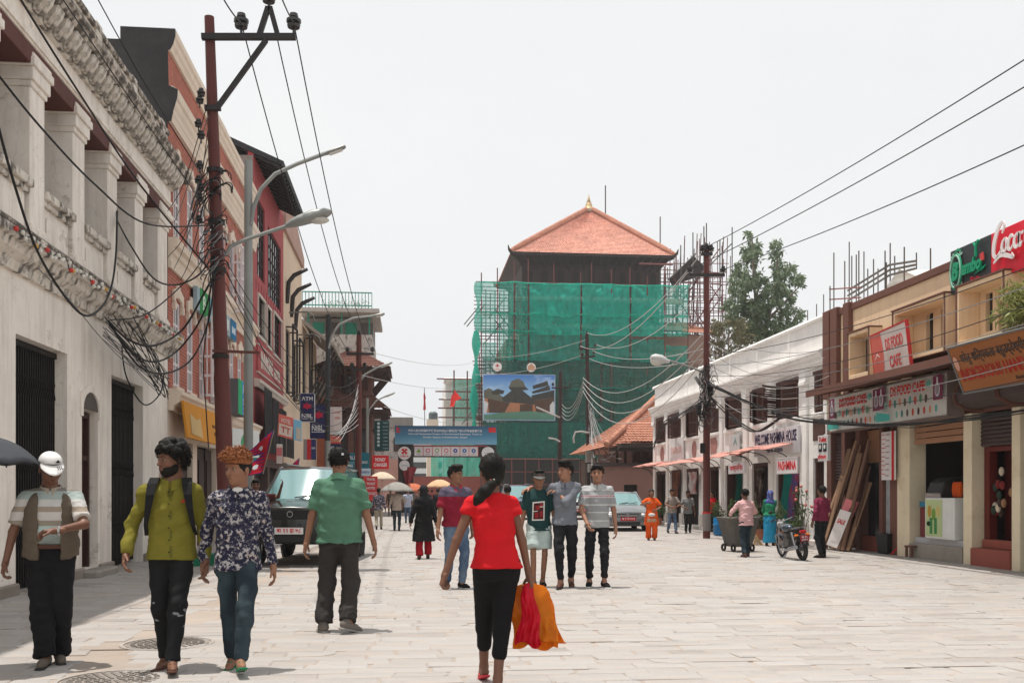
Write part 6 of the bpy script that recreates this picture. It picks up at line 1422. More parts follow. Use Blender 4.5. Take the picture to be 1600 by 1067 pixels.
lamp_post('street_lamp','grey lamp post with dark upper half beyond the parked car',511,34.8,(513,492),[(513,545),(518,525),(530,507),(552,497),(590,493)],(582,494,601,490),.10,upper=mat('dark_tar_post',(.04,.042,.045),var=.2))
lamp_post('street_lamp','slim grey lamp post with curved arm beside the brick house',555,43.5,(556,575),[(557,620),(560,600),(570,585),(590,574)],(588,575,613,566),.10,upper=MATS['dark_tar_post'])
lamp_post('street_lamp','thin farther lamp post with short arm near the green board',574,50,(574,622),[(574,660),(577,640),(588,626),(600,620)],(598,621,617,613),.08)
def power_pole(name,label,base_px,Y,top,arms,m=POLE,rad=.11,lean=0):
 b0=onY(base_px,820,Y);b0.z=0;t=onY(top[0],top[1],Y);r=place(name,label,'pole',b0)
 MB().use(m).tube([b0,b0.lerp(t,.5),t],[rad,rad*.9,rad*.7],12).build('shaft',r,smooth=True)
 for(x0,y0,x1,y1)in arms:
  MB().use(IRONB if m is POLE else m).bar(onY(x0,y0,Y-.1),onY(x1,y1,Y-.1),.09).build('crossarm',r)
  for x,y in((x0+2,y0-3),(x1-2,y1-3)):insulator(r,onY(x,y,Y-.1),.9)
 insulator(r,t,.9)
 return r
power_pole('utility_pole','red brown power pole with cables in front of the old brick house',559,41.5,(561,524),[(541,553,584,553),(548,577,572,577)],rad=.15)
PR_Y=onX(1104,841,gp(1104,841).x).y
rp_=power_pole('utility_pole','dark red power pole with cable tangle in front of the white shop house',1104,PR_Y,(1104,392),[(1076,430,1132,430),(1096,397,1113,397)],rad=.11)
MB().use(mat('grey_sleeve',(.22,.20,.19),var=.2)).tube([onY(1104.3,829,PR_Y),onY(1104.2,802,PR_Y)],.125,12).build('sleeve',rp_);MB().use(C(200,45,50)).tube([onY(1104.2,802,PR_Y),onY(1104.2,799.5,PR_Y)],.128,12).build('red_band',rp_)
MB().use(GALV).tube([onY(1102,583,PR_Y),onY(1075,572,PR_Y-.1),onY(1045,563,PR_Y-.2)],.03,8).build('lamp_arm',rp_)
h0=onY(1046,565,PR_Y-.2);h1=onY(1017,558,PR_Y-.2);d=(h1-h0).normalized();n=Vector((-d.z,0,d.x))*-1;L_=(h1-h0).length
MB().use(mat('white_lamp_case',(.5,.5,.49),rough=.4,var=.1)).loft([[h0+d*L_*q+Vector((0,1,0))*w*math.cos(g)+n*hh*math.sin(g)for g in np.linspace(0,6.283,12,endpoint=False)]for q,w,hh in((0,.05,.05),(.2,.09,.08),(.45,.17,.14),(.8,.17,.13),(1,.08,.06))]).build('lamp_head',rp_,smooth=True)
MB().use(LAMPG).ball(h0+d*L_*.68+Vector((0,0,-.08)),(.20,.15,.13),12,8).build('lamp_lens',rp_,smooth=True)
MB().use(GALV).tube([onY(1100,606,PR_Y-.1),onY(1093,600,PR_Y-.15),onY(1086,588,PR_Y-.2)],.05,8).build('small_floodlight',rp_)
pa_=power_pole('utility_pole','slender far power pole with white box in front of the netting',921,58,(917,523),[(904,545,932,545),(908,560,930,556)],m=mat('far_pole',(.05,.03,.028),var=.3),rad=.15)
MB().use(mat('white_box',(.6,.6,.58),var=.1)).cbox(onY(922,712,57.7),(.5,.25,.75)).build('meter_box',pa_);MB().use(MATS['white_box']).cbox(onY(924,731,57.7),(.4,.25,.5)).build('meter_box',pa_)
MB().use(PALEW).tube([onY(920,676,57.8),onY(908,674,57.8),onY(899,675,57.8),onY(896,684,57.8),onY(897,692,57.8)],.06,6).build('lamp_arm',pa_)
pb_=power_pole('utility_pole','far power pole with insulators beside the printed hoarding',874,62,(876,582),[(862,606,893,606)],m=MATS['far_pole'],rad=.16)
MB().use(PALEW).tube([onY(875,652,61.8),onY(858,645,61.8),onY(838,636,61.8)],.06,6).build('lamp_arm',pb_);MB().use(PALEW).tube([onY(875,690,61.8),onY(868,686,61.8),onY(857,684,61.8)],.06,6).build('lamp_arm',pb_)
# ------------------------------------------------------------------ wires
def wire(name,label,pts,r,m=BLK,group=None,n=6):
 o=MB().use(m).tube(pts,r,n).build(name,None,smooth=True)
 c=Vector(pts[0]);me=o.data;me.transform(Matrix.Translation(-c));o.location=c
 return tag(o,label,'wire',group)
def smoothpath(pts,k=8):
 pts=[Vector(p)for p in pts];out=[];m=len(pts)
 for i in range(m-1):
  p0,p1,p2,p3=pts[max(i-1,0)],pts[i],pts[i+1],pts[min(i+2,m-1)]
  for t in np.linspace(0,1,k,endpoint=(i==m-2)):out.append(.5*((2*p1)+(p2-p0)*t+(2*p0-5*p1+4*p2-p3)*t*t+(3*p1-p0-3*p2+p3)*t**3))
 return out
far3=[onY(545,549,41.4),onY(561,521,41.4),onY(582,549,41.4)]
for k,(a,f_)in enumerate(zip([PL(377,36,-.1),PL(420,0,-.1),PL(459,36,-.1)],far3)):
 wire('overhead_wire',['leftmost high wire running up the street from the left pole','middle high wire running up the street from the left pole peak','rightmost high wire running up the street from the left pole'][k],catenary(a,f_,.9),.012,BLK,'high wires on the left')
 q=onY([340,395,430][k],[-18,-40,-30][k],13.0);wire('overhead_wire',['high wire leaving the left insulator towards the viewer','high wire leaving the peak insulator towards the viewer','high wire leaving the right insulator towards the viewer'][k],catenary(a,q,.05),.012,BLK,'high wires on the left')
R3=[onY(1104,386,PR_Y),onY(1078,421,PR_Y),onY(1130,421,PR_Y)]
N3=[onY(1720,18,13),onY(1720,66,13),onY(1720,172,13)]
A3=[onY(917,520,58),onY(906,540,58),onY(931,538,58)]
for k in range(3):
 wire('overhead_wire',['topmost high wire from the right pole to the upper right corner','middle high wire from the right pole to the right edge','lowest high wire from the right pole to the right edge'][k],catenary(R3[k],N3[k],.12),.011,BLK,'high wires on the right')
 wire('overhead_wire',['pale sagging wire across the netting from the pole top','pale sagging wire across the netting from the left crossarm end','pale sagging wire across the netting from the right crossarm end'][k],catenary(R3[k],A3[k],1.0),.014,PALEW,'pale wires over the netting')
rnd=random.Random(4)
for k in range(4):
 wire('overhead_wire','pale service wire swooping between the far pole and the red pole',catenary(onY(911,590+7*k,58),onY(1100,520+14*k,PR_Y),1.3+.2*k),.016,PALEW,'service wires between the poles')
for k in range(4):
 wire('overhead_wire','thin pale wire between the two far poles',catenary(onY(877,630+6*k,62),onY(912,592+6*k,58),.9),.014,PALEW,'wires between the far poles')
for k,(p,q)in enumerate((((918,530),(740,558)),((917,552),(742,585)),((1104,560),(920,560)),((1100,545),(926,548)))):
 wire('overhead_wire','long pale wire stretched in front of the green netting',catenary(onY(*p,58 if p[0]<1000 else PR_Y),onY(*q,75 if q[0]<800 else 58),.4),.013,PALEW,'wires in front of the netting')
for k in range(7):
 y0,y1=555+k*16,405+k*30
 a=onY(1104,y0,PR_Y);c=onX(1640,y1,XR-1.6+.08*k)
 wire('overhead_wire','thin wire running past the ochre house upper windows',catenary(a,c,.25+.05*(k%3)),.008,GREYW if k%2 else BLK,'wires along the right houses')
for k in range(8):
 a=onY(1104,520+12*k,PR_Y);c=onX(1296-8*(k%3),545+14*k,XR-.2)
 wire('overhead_wire','thin pale wire fanning from the red pole to the white shop house',catenary(a,c,.3+.1*(k%4)),.007,PALEW if k%2 else GREYW,'wires over the white shop house')
def bundle(label,pts,n,r,spread,seed,m=BLK,name='cable_bundle'):
 g=random.Random(seed);o=place(name,label,'cables',Vector(pts[0]))
 for k in range(n):
  off=[Vector((g.uniform(-spread,spread),g.uniform(-spread,spread),g.uniform(-spread,spread)*1.2))for _ in pts]
  MB().use(m).tube(smoothpath([Vector(p)+q for p,q in zip(pts,off)],7),r*g.uniform(.6,1.2),5).build('cable',o,smooth=True)
 return o
bundle('thick black cable bundle sagging from the red pole across the cafe sign',[onY(1108,600,PR_Y-.15),onX(1180,632,XR-1.5),onX(1240,652,XR-1.3),onX(1330,662,XR-.95),onX(1420,664,XR-.9),onX(1520,653,XR-.8),onX(1640,634,XR-.75)],7,.013,.045,1)
bundle('black cables drooping along the white shop house windows',[onX(1020,700,XR-.3),onX(1036,665,XR-.4),onX(1062,650,XR-.4),onY(1100,625,PR_Y-.1)],5,.014,.08,2)
bundle('black cables from the red pole to the pashmina house',[onY(1108,618,PR_Y),onX(1135,645,XR-.5),onX(1165,668,XR-.4),onX(1190,672,XR-.3),onX(1236,640,XR-.3)],4,.016,.05,3)
g=random.Random(9);t_=place('cable_tangle','tangled black coils and splices wrapped round the red pole','cables',onY(1104,640,PR_Y))
for k in range(46):
 y=g.uniform(585,668);c=onY(1104+g.uniform(-9,9),y,PR_Y-.16);R_=g.uniform(.06,.22)
 MB().use(BLK if k%4 else GREYW).tube([c+Vector((R_*math.cos(a)*.7,-.10+.16*math.sin(a),R_*1.6*math.sin(a+.6)+.05*math.sin(3*a+k)))for a in np.linspace(0,g.uniform(3.5,6.6),14)],.010,4).build('coil',t_,smooth=True)
for x,y in((1098,700),(1092,640),(1110,610)):MB().use(BLK).cbox(onY(x,y,PR_Y-.25),(.14,.12,.3)).build('splice_box',t_,bevel=.02)
t_=place('cable_tangle','mass of pale loose wires hanging under the far pole box','cables',onY(930,720,57.5))
for k in range(26):
 a=onY(922+g.uniform(-3,3),g.uniform(620,700),57.7);c=onY(g.uniform(925,1010),g.uniform(690,770),g.uniform(48,56))
 MB().use(PALEW if k%3 else GREYW).tube(catenary(a,c,g.uniform(.3,1.2),8),.014,4).build('loose_wire',t_)
V=lambda x,y,X=-4.6:onX(x,y,X)
for k,(lab,pts,r,m)in enumerate([('thick black cable hanging in a deep loop from the white house pillars',[V(-15,150),V(20,280),V(62,400),V(120,485),V(150,488),V(172,455,-4.8),V(181,400,-5.0),V(183,330,-5.24)],.017,BLK),('long black cable slanting across the white house loggia',[V(-20,95,-4.4),V(60,195,-4.3),V(150,290,-4.2),V(230,350,-4.0),PL(330,352,-.2)],.014,BLK),('straight black cable along the white house cornice',[V(20,-20,-4.7),V(120,140,-4.6),V(220,290,-4.4),PL(330,425,-.2)],.016,BLK),('thin wire along the upper cornice of the white house',[V(85,-20,-4.7),V(200,150,-4.6),V(290,280,-4.3),PL(332,340,-.2)],.010,BLK),('thin wire above the attic of the white house',[V(145,-15,-4.5),V(220,120,-4.4),V(300,250,-4.2),PL(330,300,-.2)],.010,BLK),('black cable looping from the pillar down to the left pole',[V(183,345,-5.24),V(205,385,-4.7),V(240,435,-4.4),V(275,445,-4.2),PL(310,430,-.3),PL(332,400,-.2)],.015,BLK),('heavy black cable swag between the white house bracket and the pole',[V(168,500,-4.9),V(200,530,-4.6),V(240,540,-4.4),V(285,515,-4.2),PL(318,460,-.3),PL(340,420,-.2)],.020,BLK),('second heavy black cable swag below the first one',[V(170,503,-4.9),V(205,550,-4.6),V(245,565,-4.4),V(285,540,-4.2),PL(322,480,-.3),PL(336,400,-.2)],.017,BLK),('lowest heavy black cable swag reaching the brick house sign',[V(172,505,-4.9),V(215,570,-4.6),V(260,583,-4.4),V(300,560,-4.2),PL(326,500,-.3),PL(336,420,-.2)],.017,BLK),('thin black loop hanging in front of the far gate',[V(190,540,-4.95),V(198,590,-4.9),V(225,632,-4.8),V(250,615,-4.7),V(256,585,-4.7)],.013,BLK),('thin black cable falling down the side of the left pole',[PL(330,380,-.2),PL(327,480,-.25),PL(318,560,-.25),PL(322,640,-.25),PL(326,700,-.25)],.011,BLK),('thin cable stretched from the pole to the ledge of the white house',[V(172,500,-4.9),V(230,490,-4.6),V(290,440,-4.3),PL(320,400,-.2)],.012,BLK),('slack grey wire below the ledge of the white house',[V(60,420,-4.88),V(110,470,-4.85),V(160,530,-4.85),V(205,572,-4.8),V(250,585,-4.75)],.008,GREYW)]):
 wire('hanging_cable',lab,smoothpath(pts),r,m,'cables hung over the white house')
t_=place('cable_tangle','frayed bundle of cables clamped to the white house corner','cables',V(240,590,-4.9))
for k in range(26):
 a=V(165+g.uniform(-8,60),490+g.uniform(0,40),-4.9);c=V(252+g.uniform(-8,14),605+g.uniform(-20,18),-4.85)
 mid=a.lerp(c,.5)+Vector((g.uniform(0,.15),g.uniform(-.2,.2),g.uniform(-.25,.1)))
 MB().use(BLK if k%3 else GREYW).tube(smoothpath([a,mid,c],6),.010,4).build('cable',t_)
t_=place('cable_tangle','nest of wire loops around the upper left pole','cables',PL(335,330,-.2))
for k in range(34):
 y=g.uniform(285,440);c=PL(332+g.uniform(-12,14),y,-.22);R_=g.uniform(.08,.34)
 MB().use(BLK if k%4 else GREYW).tube([c+Vector((R_*math.cos(a)*.8,-.05+.15*math.sin(a),R_*math.sin(a+.5)*1.2))for a in np.linspace(0,g.uniform(3,6.4),14)],.010,4).build('coil',t_,smooth=True)
for k in range(7):
 a=PL(325,160+22*k,-.3);c=onY(262+10*(k%4),330+18*k,21.8)
 wire('overhead_wire','thin wire curling from the left pole insulators to the brick house',smoothpath([a,a.lerp(c,.5)+Vector((g.uniform(-.2,.2),0,-.4)),c],8),.008,GREYW if k%2 else BLK,'thin wires at the left pole')
for k in range(5):
 a=PL(345,395+17*k%60,-.1);c=onY(560,590+13*k,41.4)
 wire('overhead_wire','thin service wire from the left pole down the street',catenary(a,c,1.2+.15*k),.009,BLK,'service wires down the left side')
for k in range(8):
 a=onY(560,600+9*k,41.3);c=onY(530-6*k,690-4*k,38);wire('overhead_wire','short pale drop wire by the brick house poles',catenary(a,c,.4),.010,PALEW,'drop wires on the left')
for k,(p,q)in enumerate((((561,545),(745,565)),((561,585),(745,600)),((600,635),(745,655)))):
 wire('overhead_wire','thin pale wire crossing the sky above the gate',catenary(onY(*p,41.4),onY(*q,92),.5),.012,PALEW,'wires over the gate')
# ------------------------------------------------------------------ trees and shrubs behind the white house
BARK=mat('grey_bark',(.20,.17,.14),rough=.9,var=.3,scale=3,bump=.4)
def big_tree():
 Y=58.0;P=lambda x,y,dy=0:onY(x,y,Y+dy)
 b0=P(1190,700);b0.z=0;r=place('tall_tree','tall airy grey green tree behind the white shop house','tree',b0)
 def br(pts,rad):return smoothpath(pts,5),list(np.interp(np.linspace(0,1,5*(len(pts)-1)),np.linspace(0,1,len(rad)),rad))
 limbs=[([b0,P(1188,560),P(1182,470),P(1176,400),P(1175,366)],[.30,.22,.16,.08,.03]),([P(1188,560),P(1200,500,.5),P(1212,440,1),P(1215,385,1)],[.17,.13,.08,.03]),([P(1200,500),P(1228,470,-1),P(1256,440,-1)],[.10,.06,.02]),([P(1184,500),P(1160,470,1),P(1148,430,1.5)],[.11,.07,.02]),([P(1190,540),P(1150,510,-1),P(1130,500,-1)],[.09,.05,.02]),([P(1198,520),P(1232,510,1),P(1250,480,1)],[.09,.05,.02])]
 for pts,rad in limbs:
  p,q=br(pts,rad);MB().use(BARK).tube(p,q,7).build('trunk' if pts[0]is b0 else 'limb',r,smooth=True)
 g=random.Random(12);blobs=[]
 core=[(1173,385,13,26),(1170,420,20,30),(1178,460,26,34),(1175,500,30,30),(1212,400,12,26),(1216,440,18,26),(1222,470,18,22),(1196,490,24,30),(1238,428,14,16),(1250,436,10,9),(1155,445,13,22),(1148,480,14,20),(1142,505,18,16),(1205,520,30,22),(1240,490,12,16),(1182,530,24,18),(1160,520,16,18),(1228,510,10,12)]
 for(x,y,rx,ry)in core:
  n=int(rx*ry/21)+3
  for k in range(n):
   a=g.uniform(0,6.283);q=g.random()**.5
   px,py=x+rx*q*math.cos(a),y+ry*q*math.sin(a);s=Y/FPX
   sz=g.uniform(2.0,6.0);blobs.append((tuple(P(px,py,g.uniform(-2.5,2.5))),(sz*s*1.3,sz*s*1.3,sz*s*1.2),int(9+sz*4.5)))
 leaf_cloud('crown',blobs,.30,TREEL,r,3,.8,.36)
 q=place('dry_shrub','sparse olive and dry shrubs growing over the wall beside the tree','shrub',onY(1130,560,54))
 bl=[]
 for k in range(60):
  px,py=g.uniform(1112,1172),g.uniform(498,560);bl.append((tuple(onY(px,py,54+g.uniform(-1,1))),(.3,.3,.3),34))
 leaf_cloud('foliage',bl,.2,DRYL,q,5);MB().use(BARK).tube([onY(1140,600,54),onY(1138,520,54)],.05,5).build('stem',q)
 MB().use(BARK).tube([onY(1140,600,54),onY(1120,530,54)],.04,5).build('stem',q);MB().use(BARK).tube([onY(1145,600,54),onY(1160,530,54)],.04,5).build('stem',q)
big_tree()
def roof_rods():
 r=place('rooftop_rods','bare reinforcement rods and steel stair frame on the ochre roof','rods',onX(1350,470,XR+2));g=random.Random(21)
 for px,tp in((1303,395),(1327,378),(1331,400),(1338,398),(1342,392),(1350,393),(1356,420),(1365,405),(1372,420),(1383,392),(1385,410),(1391,380),(1398,400),(1413,386),(1432,395),(1454,388),(1320,408),(1297,447),(1287,460),(1262,485),(1276,475)):
  X=XR+g.uniform(1.0,3.2);a=onX(px,480,X);c=onX(px,tp,X);a.z=5.6
  MB().use(PIPEG).tube([a,c],.018,5).build('rod',r)
 for k in range(3):X=XR+1.6;MB().use(PIPEG).tube([onX(1325,470-8*k,X),onX(1390,430-8*k,X),onX(1430,420-6*k,X)],.03,5).build('stair_rail',r)
 for py in(452,468):MB().use(PIPE).tube([onX(1296,py,XR+1.4),onX(1345,py-3,XR+1.4)],.02,5).build('tie_rod',r)
 h=place('roof_hut','small grey tin hut on the ochre roof','hut',onX(1425,440,XR+2.4));a,c=onX(1407,450,XR+2.0).y,onX(1440,450,XR+2.0).y
 MB().use(mat('grey_tin',(.35,.36,.38),rough=.5,var=.2)).box((XR+2,c,5.6),(XR+4,a,6.55)).build('wall',h);MB().use(mat('pale_tin',(.62,.62,.6),rough=.5,var=.15)).prism([(c-.3,6.5),(a+.3,6.5),(a+.25,6.62),((a+c)/2,6.95),(c-.25,6.62)],lambda u,v,t:(t,u,v),XR+1.7,XR+4.2).build('roof',h)
roof_rods()
# ------------------------------------------------------------------ people: bodies and clothes grown as one smooth surface each
A_=np.array
def nrm(v):v=A_(v,float);return v/(np.linalg.norm(v)+1e-9)
class Field:
 def __init__(s,lo,hi,h):
  s.lo,s.h=A_(lo,float),h;n=np.ceil((A_(hi)-s.lo)/h).astype(int)+1;s.n=n
  s.f=np.full(n,1.0,np.float32);s.ax=[(s.lo[i]+h*np.arange(n[i])).astype(np.float32)for i in range(3)]
 def _sl(s,lo,hi):
  a=np.clip(np.floor((A_(lo)-s.lo)/s.h).astype(int),0,s.n-1);b=np.clip(np.ceil((A_(hi)-s.lo)/s.h).astype(int)+1,1,s.n)
  sl=tuple(slice(a[i],b[i])for i in range(3));return sl,np.meshgrid(*[s.ax[i][sl[i]]for i in range(3)],indexing='ij',sparse=True)
 def put(s,sl,d,k,sub=False):
  f=s.f[sl]
  if sub:s.f[sl]=np.maximum(f,-d)if k<=0 else(lambda h:(-d)*h+f*(1-h)+k*h*(1-h))(np.clip(.5-.5*(f+d)/k,0,1));return
  if k<=0:s.f[sl]=np.minimum(f,d);return
  h=np.clip(.5+.5*(f-d)/k,0,1);s.f[sl]=f*(1-h)+d*h-k*h*(1-h)
 def rc(s,a,b,ra,rb,k=.02,flat=False,sub=False):
  a,b=A_(a,float),A_(b,float);m=max(ra,rb)+k+3*s.h
  sl,(X,Y,Z)=s._sl(np.minimum(a,b)-m,np.maximum(a,b)+m)
  d=b-a;L2=d@d+1e-9;px,py,pz=X-a[0],Y-a[1],Z-a[2]
  t0=(px*d[0]+py*d[1]+pz*d[2])/L2;t=np.clip(t0,0,1)
  q=np.sqrt((px-t*d[0])**2+(py-t*d[1])**2+(pz-t*d[2])**2)-(ra+(rb-ra)*t)
  if flat:q=np.maximum(q,(t0-1)*math.sqrt(L2))
  s.put(sl,q,k,sub);return s
 def chain(s,pts,rs,k=.015):
  for i in range(len(pts)-1):s.rc(pts[i],pts[i+1],rs[i],rs[i+1],k)
  return s
 def ell(s,c,r,k=.02,R=None,sub=False):
  c,r=A_(c,float),A_(r,float);m=max(r)+k+3*s.h
  sl,(X,Y,Z)=s._sl(c-m,c+m);x,y,z=X-c[0],Y-c[1],Z-c[2]
  if R is not None:x,y,z=R[0][0]*x+R[1][0]*y+R[2][0]*z,R[0][1]*x+R[1][1]*y+R[2][1]*z,R[0][2]*x+R[1][2]*y+R[2][2]*z
  k0=np.sqrt((x/r[0])**2+(y/r[1])**2+(z/r[2])**2);k1=np.sqrt((x/r[0]**2)**2+(y/r[1]**2)**2+(z/r[2]**2)**2)+1e-6
  s.put(sl,k0*(k0-1)/k1,k,sub);return s
 def loft(s,prof,k=.02,p=2.3,cut=None):
  """prof rows: z, cx, cy, half width, half depth"""
  P=A_(sorted(prof),float);z0,z1=P[0,0],P[-1,0];m=max(P[:,3].max(),P[:,4].max())+np.abs(P[:,1:3]).max()+k+3*s.h
  sl,(X,Y,Z)=s._sl((-m,-m,z0-k-2*s.h),(m,m,z1+k+2*s.h));g=lambda i:np.interp(Z,P[:,0],P[:,i]).astype(np.float32)
  a,b=g(3),g(4);q=(np.abs((X-g(1))/a)**p+np.abs((Y-g(2))/b)**p)**(1/p)
  d=(q-1)*np.minimum(a,b)*.9;d=np.maximum(d,np.maximum(z0-Z,Z-z1));s.put(sl,d,k);return s
 def clip(s,fn):
  X,Y,Z=np.meshgrid(*s.ax,indexing='ij',sparse=True);s.f=np.maximum(s.f,fn(X,Y,Z).astype(np.float32));return s
 def warp(s,fn):
  X,Y,Z=np.meshgrid(*s.ax,indexing='ij',sparse=True);s.f=s.f+fn(X,Y,Z).astype(np.float32);return s
 def mesh(s,fold=0.0,seed=0,dirz=1.0):
  f=s.f;n=s.n;S=f<0
  o=[(i,j,k)for i in(0,1)for j in(0,1)for k in(0,1)]
  sl=lambda q:f[q[0]:n[0]-1+q[0],q[1]:n[1]-1+q[1],q[2]:n[2]-1+q[2]]
  cnt=sum((sl(q)<0).astype(np.int8)for q in o);act=(cnt>0)&(cnt<8)
  I=np.argwhere(act);ids=np.full(act.shape,-1,np.int64);ids[act]=np.arange(len(I))
  V=np.zeros((len(I),3));c=np.zeros(len(I));val={q:sl(q)[act]for q in o}
  for q in o:
   for ax in range(3):
    if q[ax]:continue
    r=list(q);r[ax]=1;r=tuple(r);fa,fb=val[q],val[r];m=(fa<0)!=(fb<0);t=fa[m]/(fa[m]-fb[m])
    P=I[m]+A_(q,float);P[:,ax]+=t;V[m]+=P;c[m]+=1
  V/=c[:,None];V=s.lo+V*s.h;F=[]
  for ax in range(3):
   b_,c_=(ax+1)%3,(ax+2)%3;a0=[slice(None)]*3;a1=[slice(None)]*3;a0[ax]=slice(0,-1);a1[ax]=slice(1,None)
   for q in(b_,c_):a0[q]=slice(1,-1);a1[q]=slice(1,-1)
   s0,s1=S[tuple(a0)],S[tuple(a1)];E=np.argwhere(s0!=s1);sg=s0[tuple(E.T)];E[:,b_]+=1;E[:,c_]+=1
   def cell(db,dc):Q=E.copy();Q[:,b_]+=db;Q[:,c_]+=dc;return ids[tuple(Q.T)]
   q=np.stack([cell(-1,-1),cell(0,-1),cell(0,0),cell(-1,0)],1);q[~sg]=q[~sg][:,::-1];F.append(q)
  F=np.concatenate(F)
  if fold:
   N=np.zeros_like(V);fn=np.cross(V[F[:,2]]-V[F[:,0]],V[F[:,3]]-V[F[:,1]])
   for k in range(4):np.add.at(N,F[:,k],fn)
   N/=np.linalg.norm(N,axis=1)[:,None]+1e-9;g=np.random.default_rng(seed);D=np.zeros(len(V))
   for k in range(9):
    lo_=k<4;kv=g.normal(size=3)*A_([16,14,34*dirz])*(.55 if lo_ else 1);w=g.normal(size=3)*9;q=np.sin(V@kv+g.random()*6+1.6*np.sin(V@w+k));D+=(np.abs(q)**1.5*1.5-.6 if lo_ else q**3)*(.5+.5*np.sin(V@(g.normal(size=3)*6)+k))
   V=V+N*(np.maximum(D,-.4)*fold)[:,None]
  return V,F
def join(name,parent,pieces,m,smooth=True):
 vs,fs,o=[],[],0
 for V,F in pieces:vs.append(V);fs.append(F+o);o+=len(V)
 V=np.concatenate(vs);F=np.concatenate(fs);me=bpy.data.meshes.new(name)
 me.vertices.add(len(V));me.vertices.foreach_set('co',V.astype(np.float32).ravel());me.loops.add(F.size);me.loops.foreach_set('vertex_index',F.astype(np.int32).ravel())
 me.polygons.add(len(F));me.polygons.foreach_set('loop_start',np.arange(0,F.size,4,dtype=np.int32));me.polygons.foreach_set('loop_total',np.full(len(F),4,np.int32))
 me.polygons.foreach_set('use_smooth',np.ones(len(F),bool));me.materials.append(m);me.update(calc_edges=True);me.validate()
 ob=bpy.data.objects.new(name,me);COL.objects.link(ob);ob.parent=parent;return ob
def ik(a,c,l1,l2,hint):
 a,c=A_(a,float),A_(c,float);d=c-a;L_=np.linalg.norm(d);mx_=(l1+l2)*.999
 if L_>mx_:c=a+d*mx_/L_;d=c-a;L_=mx_
 u=d/L_;h=A_(hint,float);h=h-u*(h@u);h=nrm(h);x=(l1*l1-l2*l2+L_*L_)/(2*L_);y=math.sqrt(max(l1*l1-x*x,0));return a+u*x+h*y,c
def skin(key,c):
 m,t,b,out=newmat(key);vec=t.coord();n=t.noise(vec,9,4);n2=t.noise(vec,60,3)
 t.link(t.mix(1.0,c,t.mix(.5,t.ramp(n,[(.3,.85),(.7,1.12)]),t.ramp(n2,[(.3,.92),(.7,1.06)])),'MULTIPLY'),b.inputs['Base Color']);b.inputs['Roughness'].default_value=.5;b.inputs['Specular IOR Level'].default_value=.35
 b.inputs['Subsurface Weight'].default_value=.08;b.inputs['Subsurface Radius'].default_value=(.012,.005,.003);t.link(t.bump(n2,.08,.004),b.inputs['Normal']);MATS[key]=m;return m
SK={'d':skin('skin_brown',(.165,.075,.045)),'m':skin('skin_tan',(.26,.125,.075)),'l':skin('skin_light_tan',(.33,.165,.105))}
def cloth(key,c,c2=None,kind='plain',scale=1.0,bump=.25,rough=.85):
 if key in MATS:return MATS[key]
 m,t,b,out=newmat(key);vec=t.coord();n=t.noise(vec,7,5,.6);weave=t.noise(vec,260,2);base=c
 if kind=='stripes':base=t.ramp(t.math('FRACT',t.math('MULTIPLY',t.sep(vec)[2],scale)),c2)
 elif kind=='bands':base=t.ramp(t.math('DIVIDE',t.math('SUBTRACT',t.sep(vec)[2],c2[0]),c2[1]-c2[0]),c2[2]);base.node.color_ramp.interpolation='CONSTANT'
 elif kind=='floral':
  v=t.new('TexVoronoi',feature='F1');t.link(vec,v.inputs['Vector']);v.inputs['Scale'].default_value=20*scale
  n5=t.noise(vec,34*scale,3,.7);n6=t.noise(vec,13*scale,2)
  f1=t.math('MULTIPLY',t.ramp(n5,[(.50,0),(.57,1)]),t.ramp(v.outputs['Distance'],[(.5,1),(.72,.1)]));base=t.mix(f1,c,c2);base=t.mix(t.math('MULTIPLY',t.ramp(n6,[(.60,0),(.66,1)]),f1),base,(.52,.42,.36))
 elif kind=='denim':base=t.mix(t.ramp(t.noise(t.coord((1,1,.5)),5,4),[(.42,0),(.68,1)]),c,c2)
 elif kind=='ripped':base=t.mix(t.ramp(t.noise(t.coord((1,1,2.2)),7,2,.4),[(.69,0),(.71,1)]),c,c2)
 col=t.mix(1.0,base,t.ramp(n,[(.25,.84),(.75,1.08)]),'MULTIPLY');t.link(col,b.inputs['Base Color']);b.inputs['Roughness'].default_value=rough;b.inputs['Specular IOR Level'].default_value=.2
 t.link(t.bump(t.mix(.35,t.noise(t.coord((1,1,1.8)),22,5,.6),weave),bump*1.7,.02),b.inputs['Normal']);MATS[key]=m;return m
def hairmat(key,c,c2=None):
 m,t,b,out=newmat(key);vec=t.coord((1,1,.35));n=t.noise(vec,140,3,.6)
 t.link(t.mix(t.ramp(n,[(.35,0),(.7,1)]),c,c2 or tuple(min(1,x*1.6)for x in c)),b.inputs['Base Color']);b.inputs['Roughness'].default_value=.6;b.inputs['Specular IOR Level'].default_value=.18;t.link(t.bump(n,.5,.01),b.inputs['Normal']);MATS[key]=m;return m
HB=hairmat('black_hair',(.007,.006,.005));HO=hairmat('dyed_orange_hair',(.13,.040,.016),(.40,.15,.055));EYEW=mat('eye_white',(.30,.27,.25),rough=.3,var=0,bump=0);EYEB=mat('dark_iris',(.015,.01,.008),rough=.2,var=0,bump=0);LIP=mat('lip',(.17,.06,.05),rough=.5,var=.1,bump=0)
LEATH=mat('brown_leather',(.09,.035,.022),rough=.5,var=.25,scale=12);BLKC=cloth('black_cloth',(.012,.012,.013));RUB=mat('black_rubber',(.018,.018,.018),rough=.7,var=.2);CANV=cloth('white_canvas',(.62,.61,.58))
def Rz(a):c,s=math.cos(a),math.sin(a);return A_([[c,-s,0],[s,c,0],[0,0,1]])
def Rx(a):c,s=math.cos(a),math.sin(a);return A_([[1,0,0],[0,c,-s],[0,s,c]])
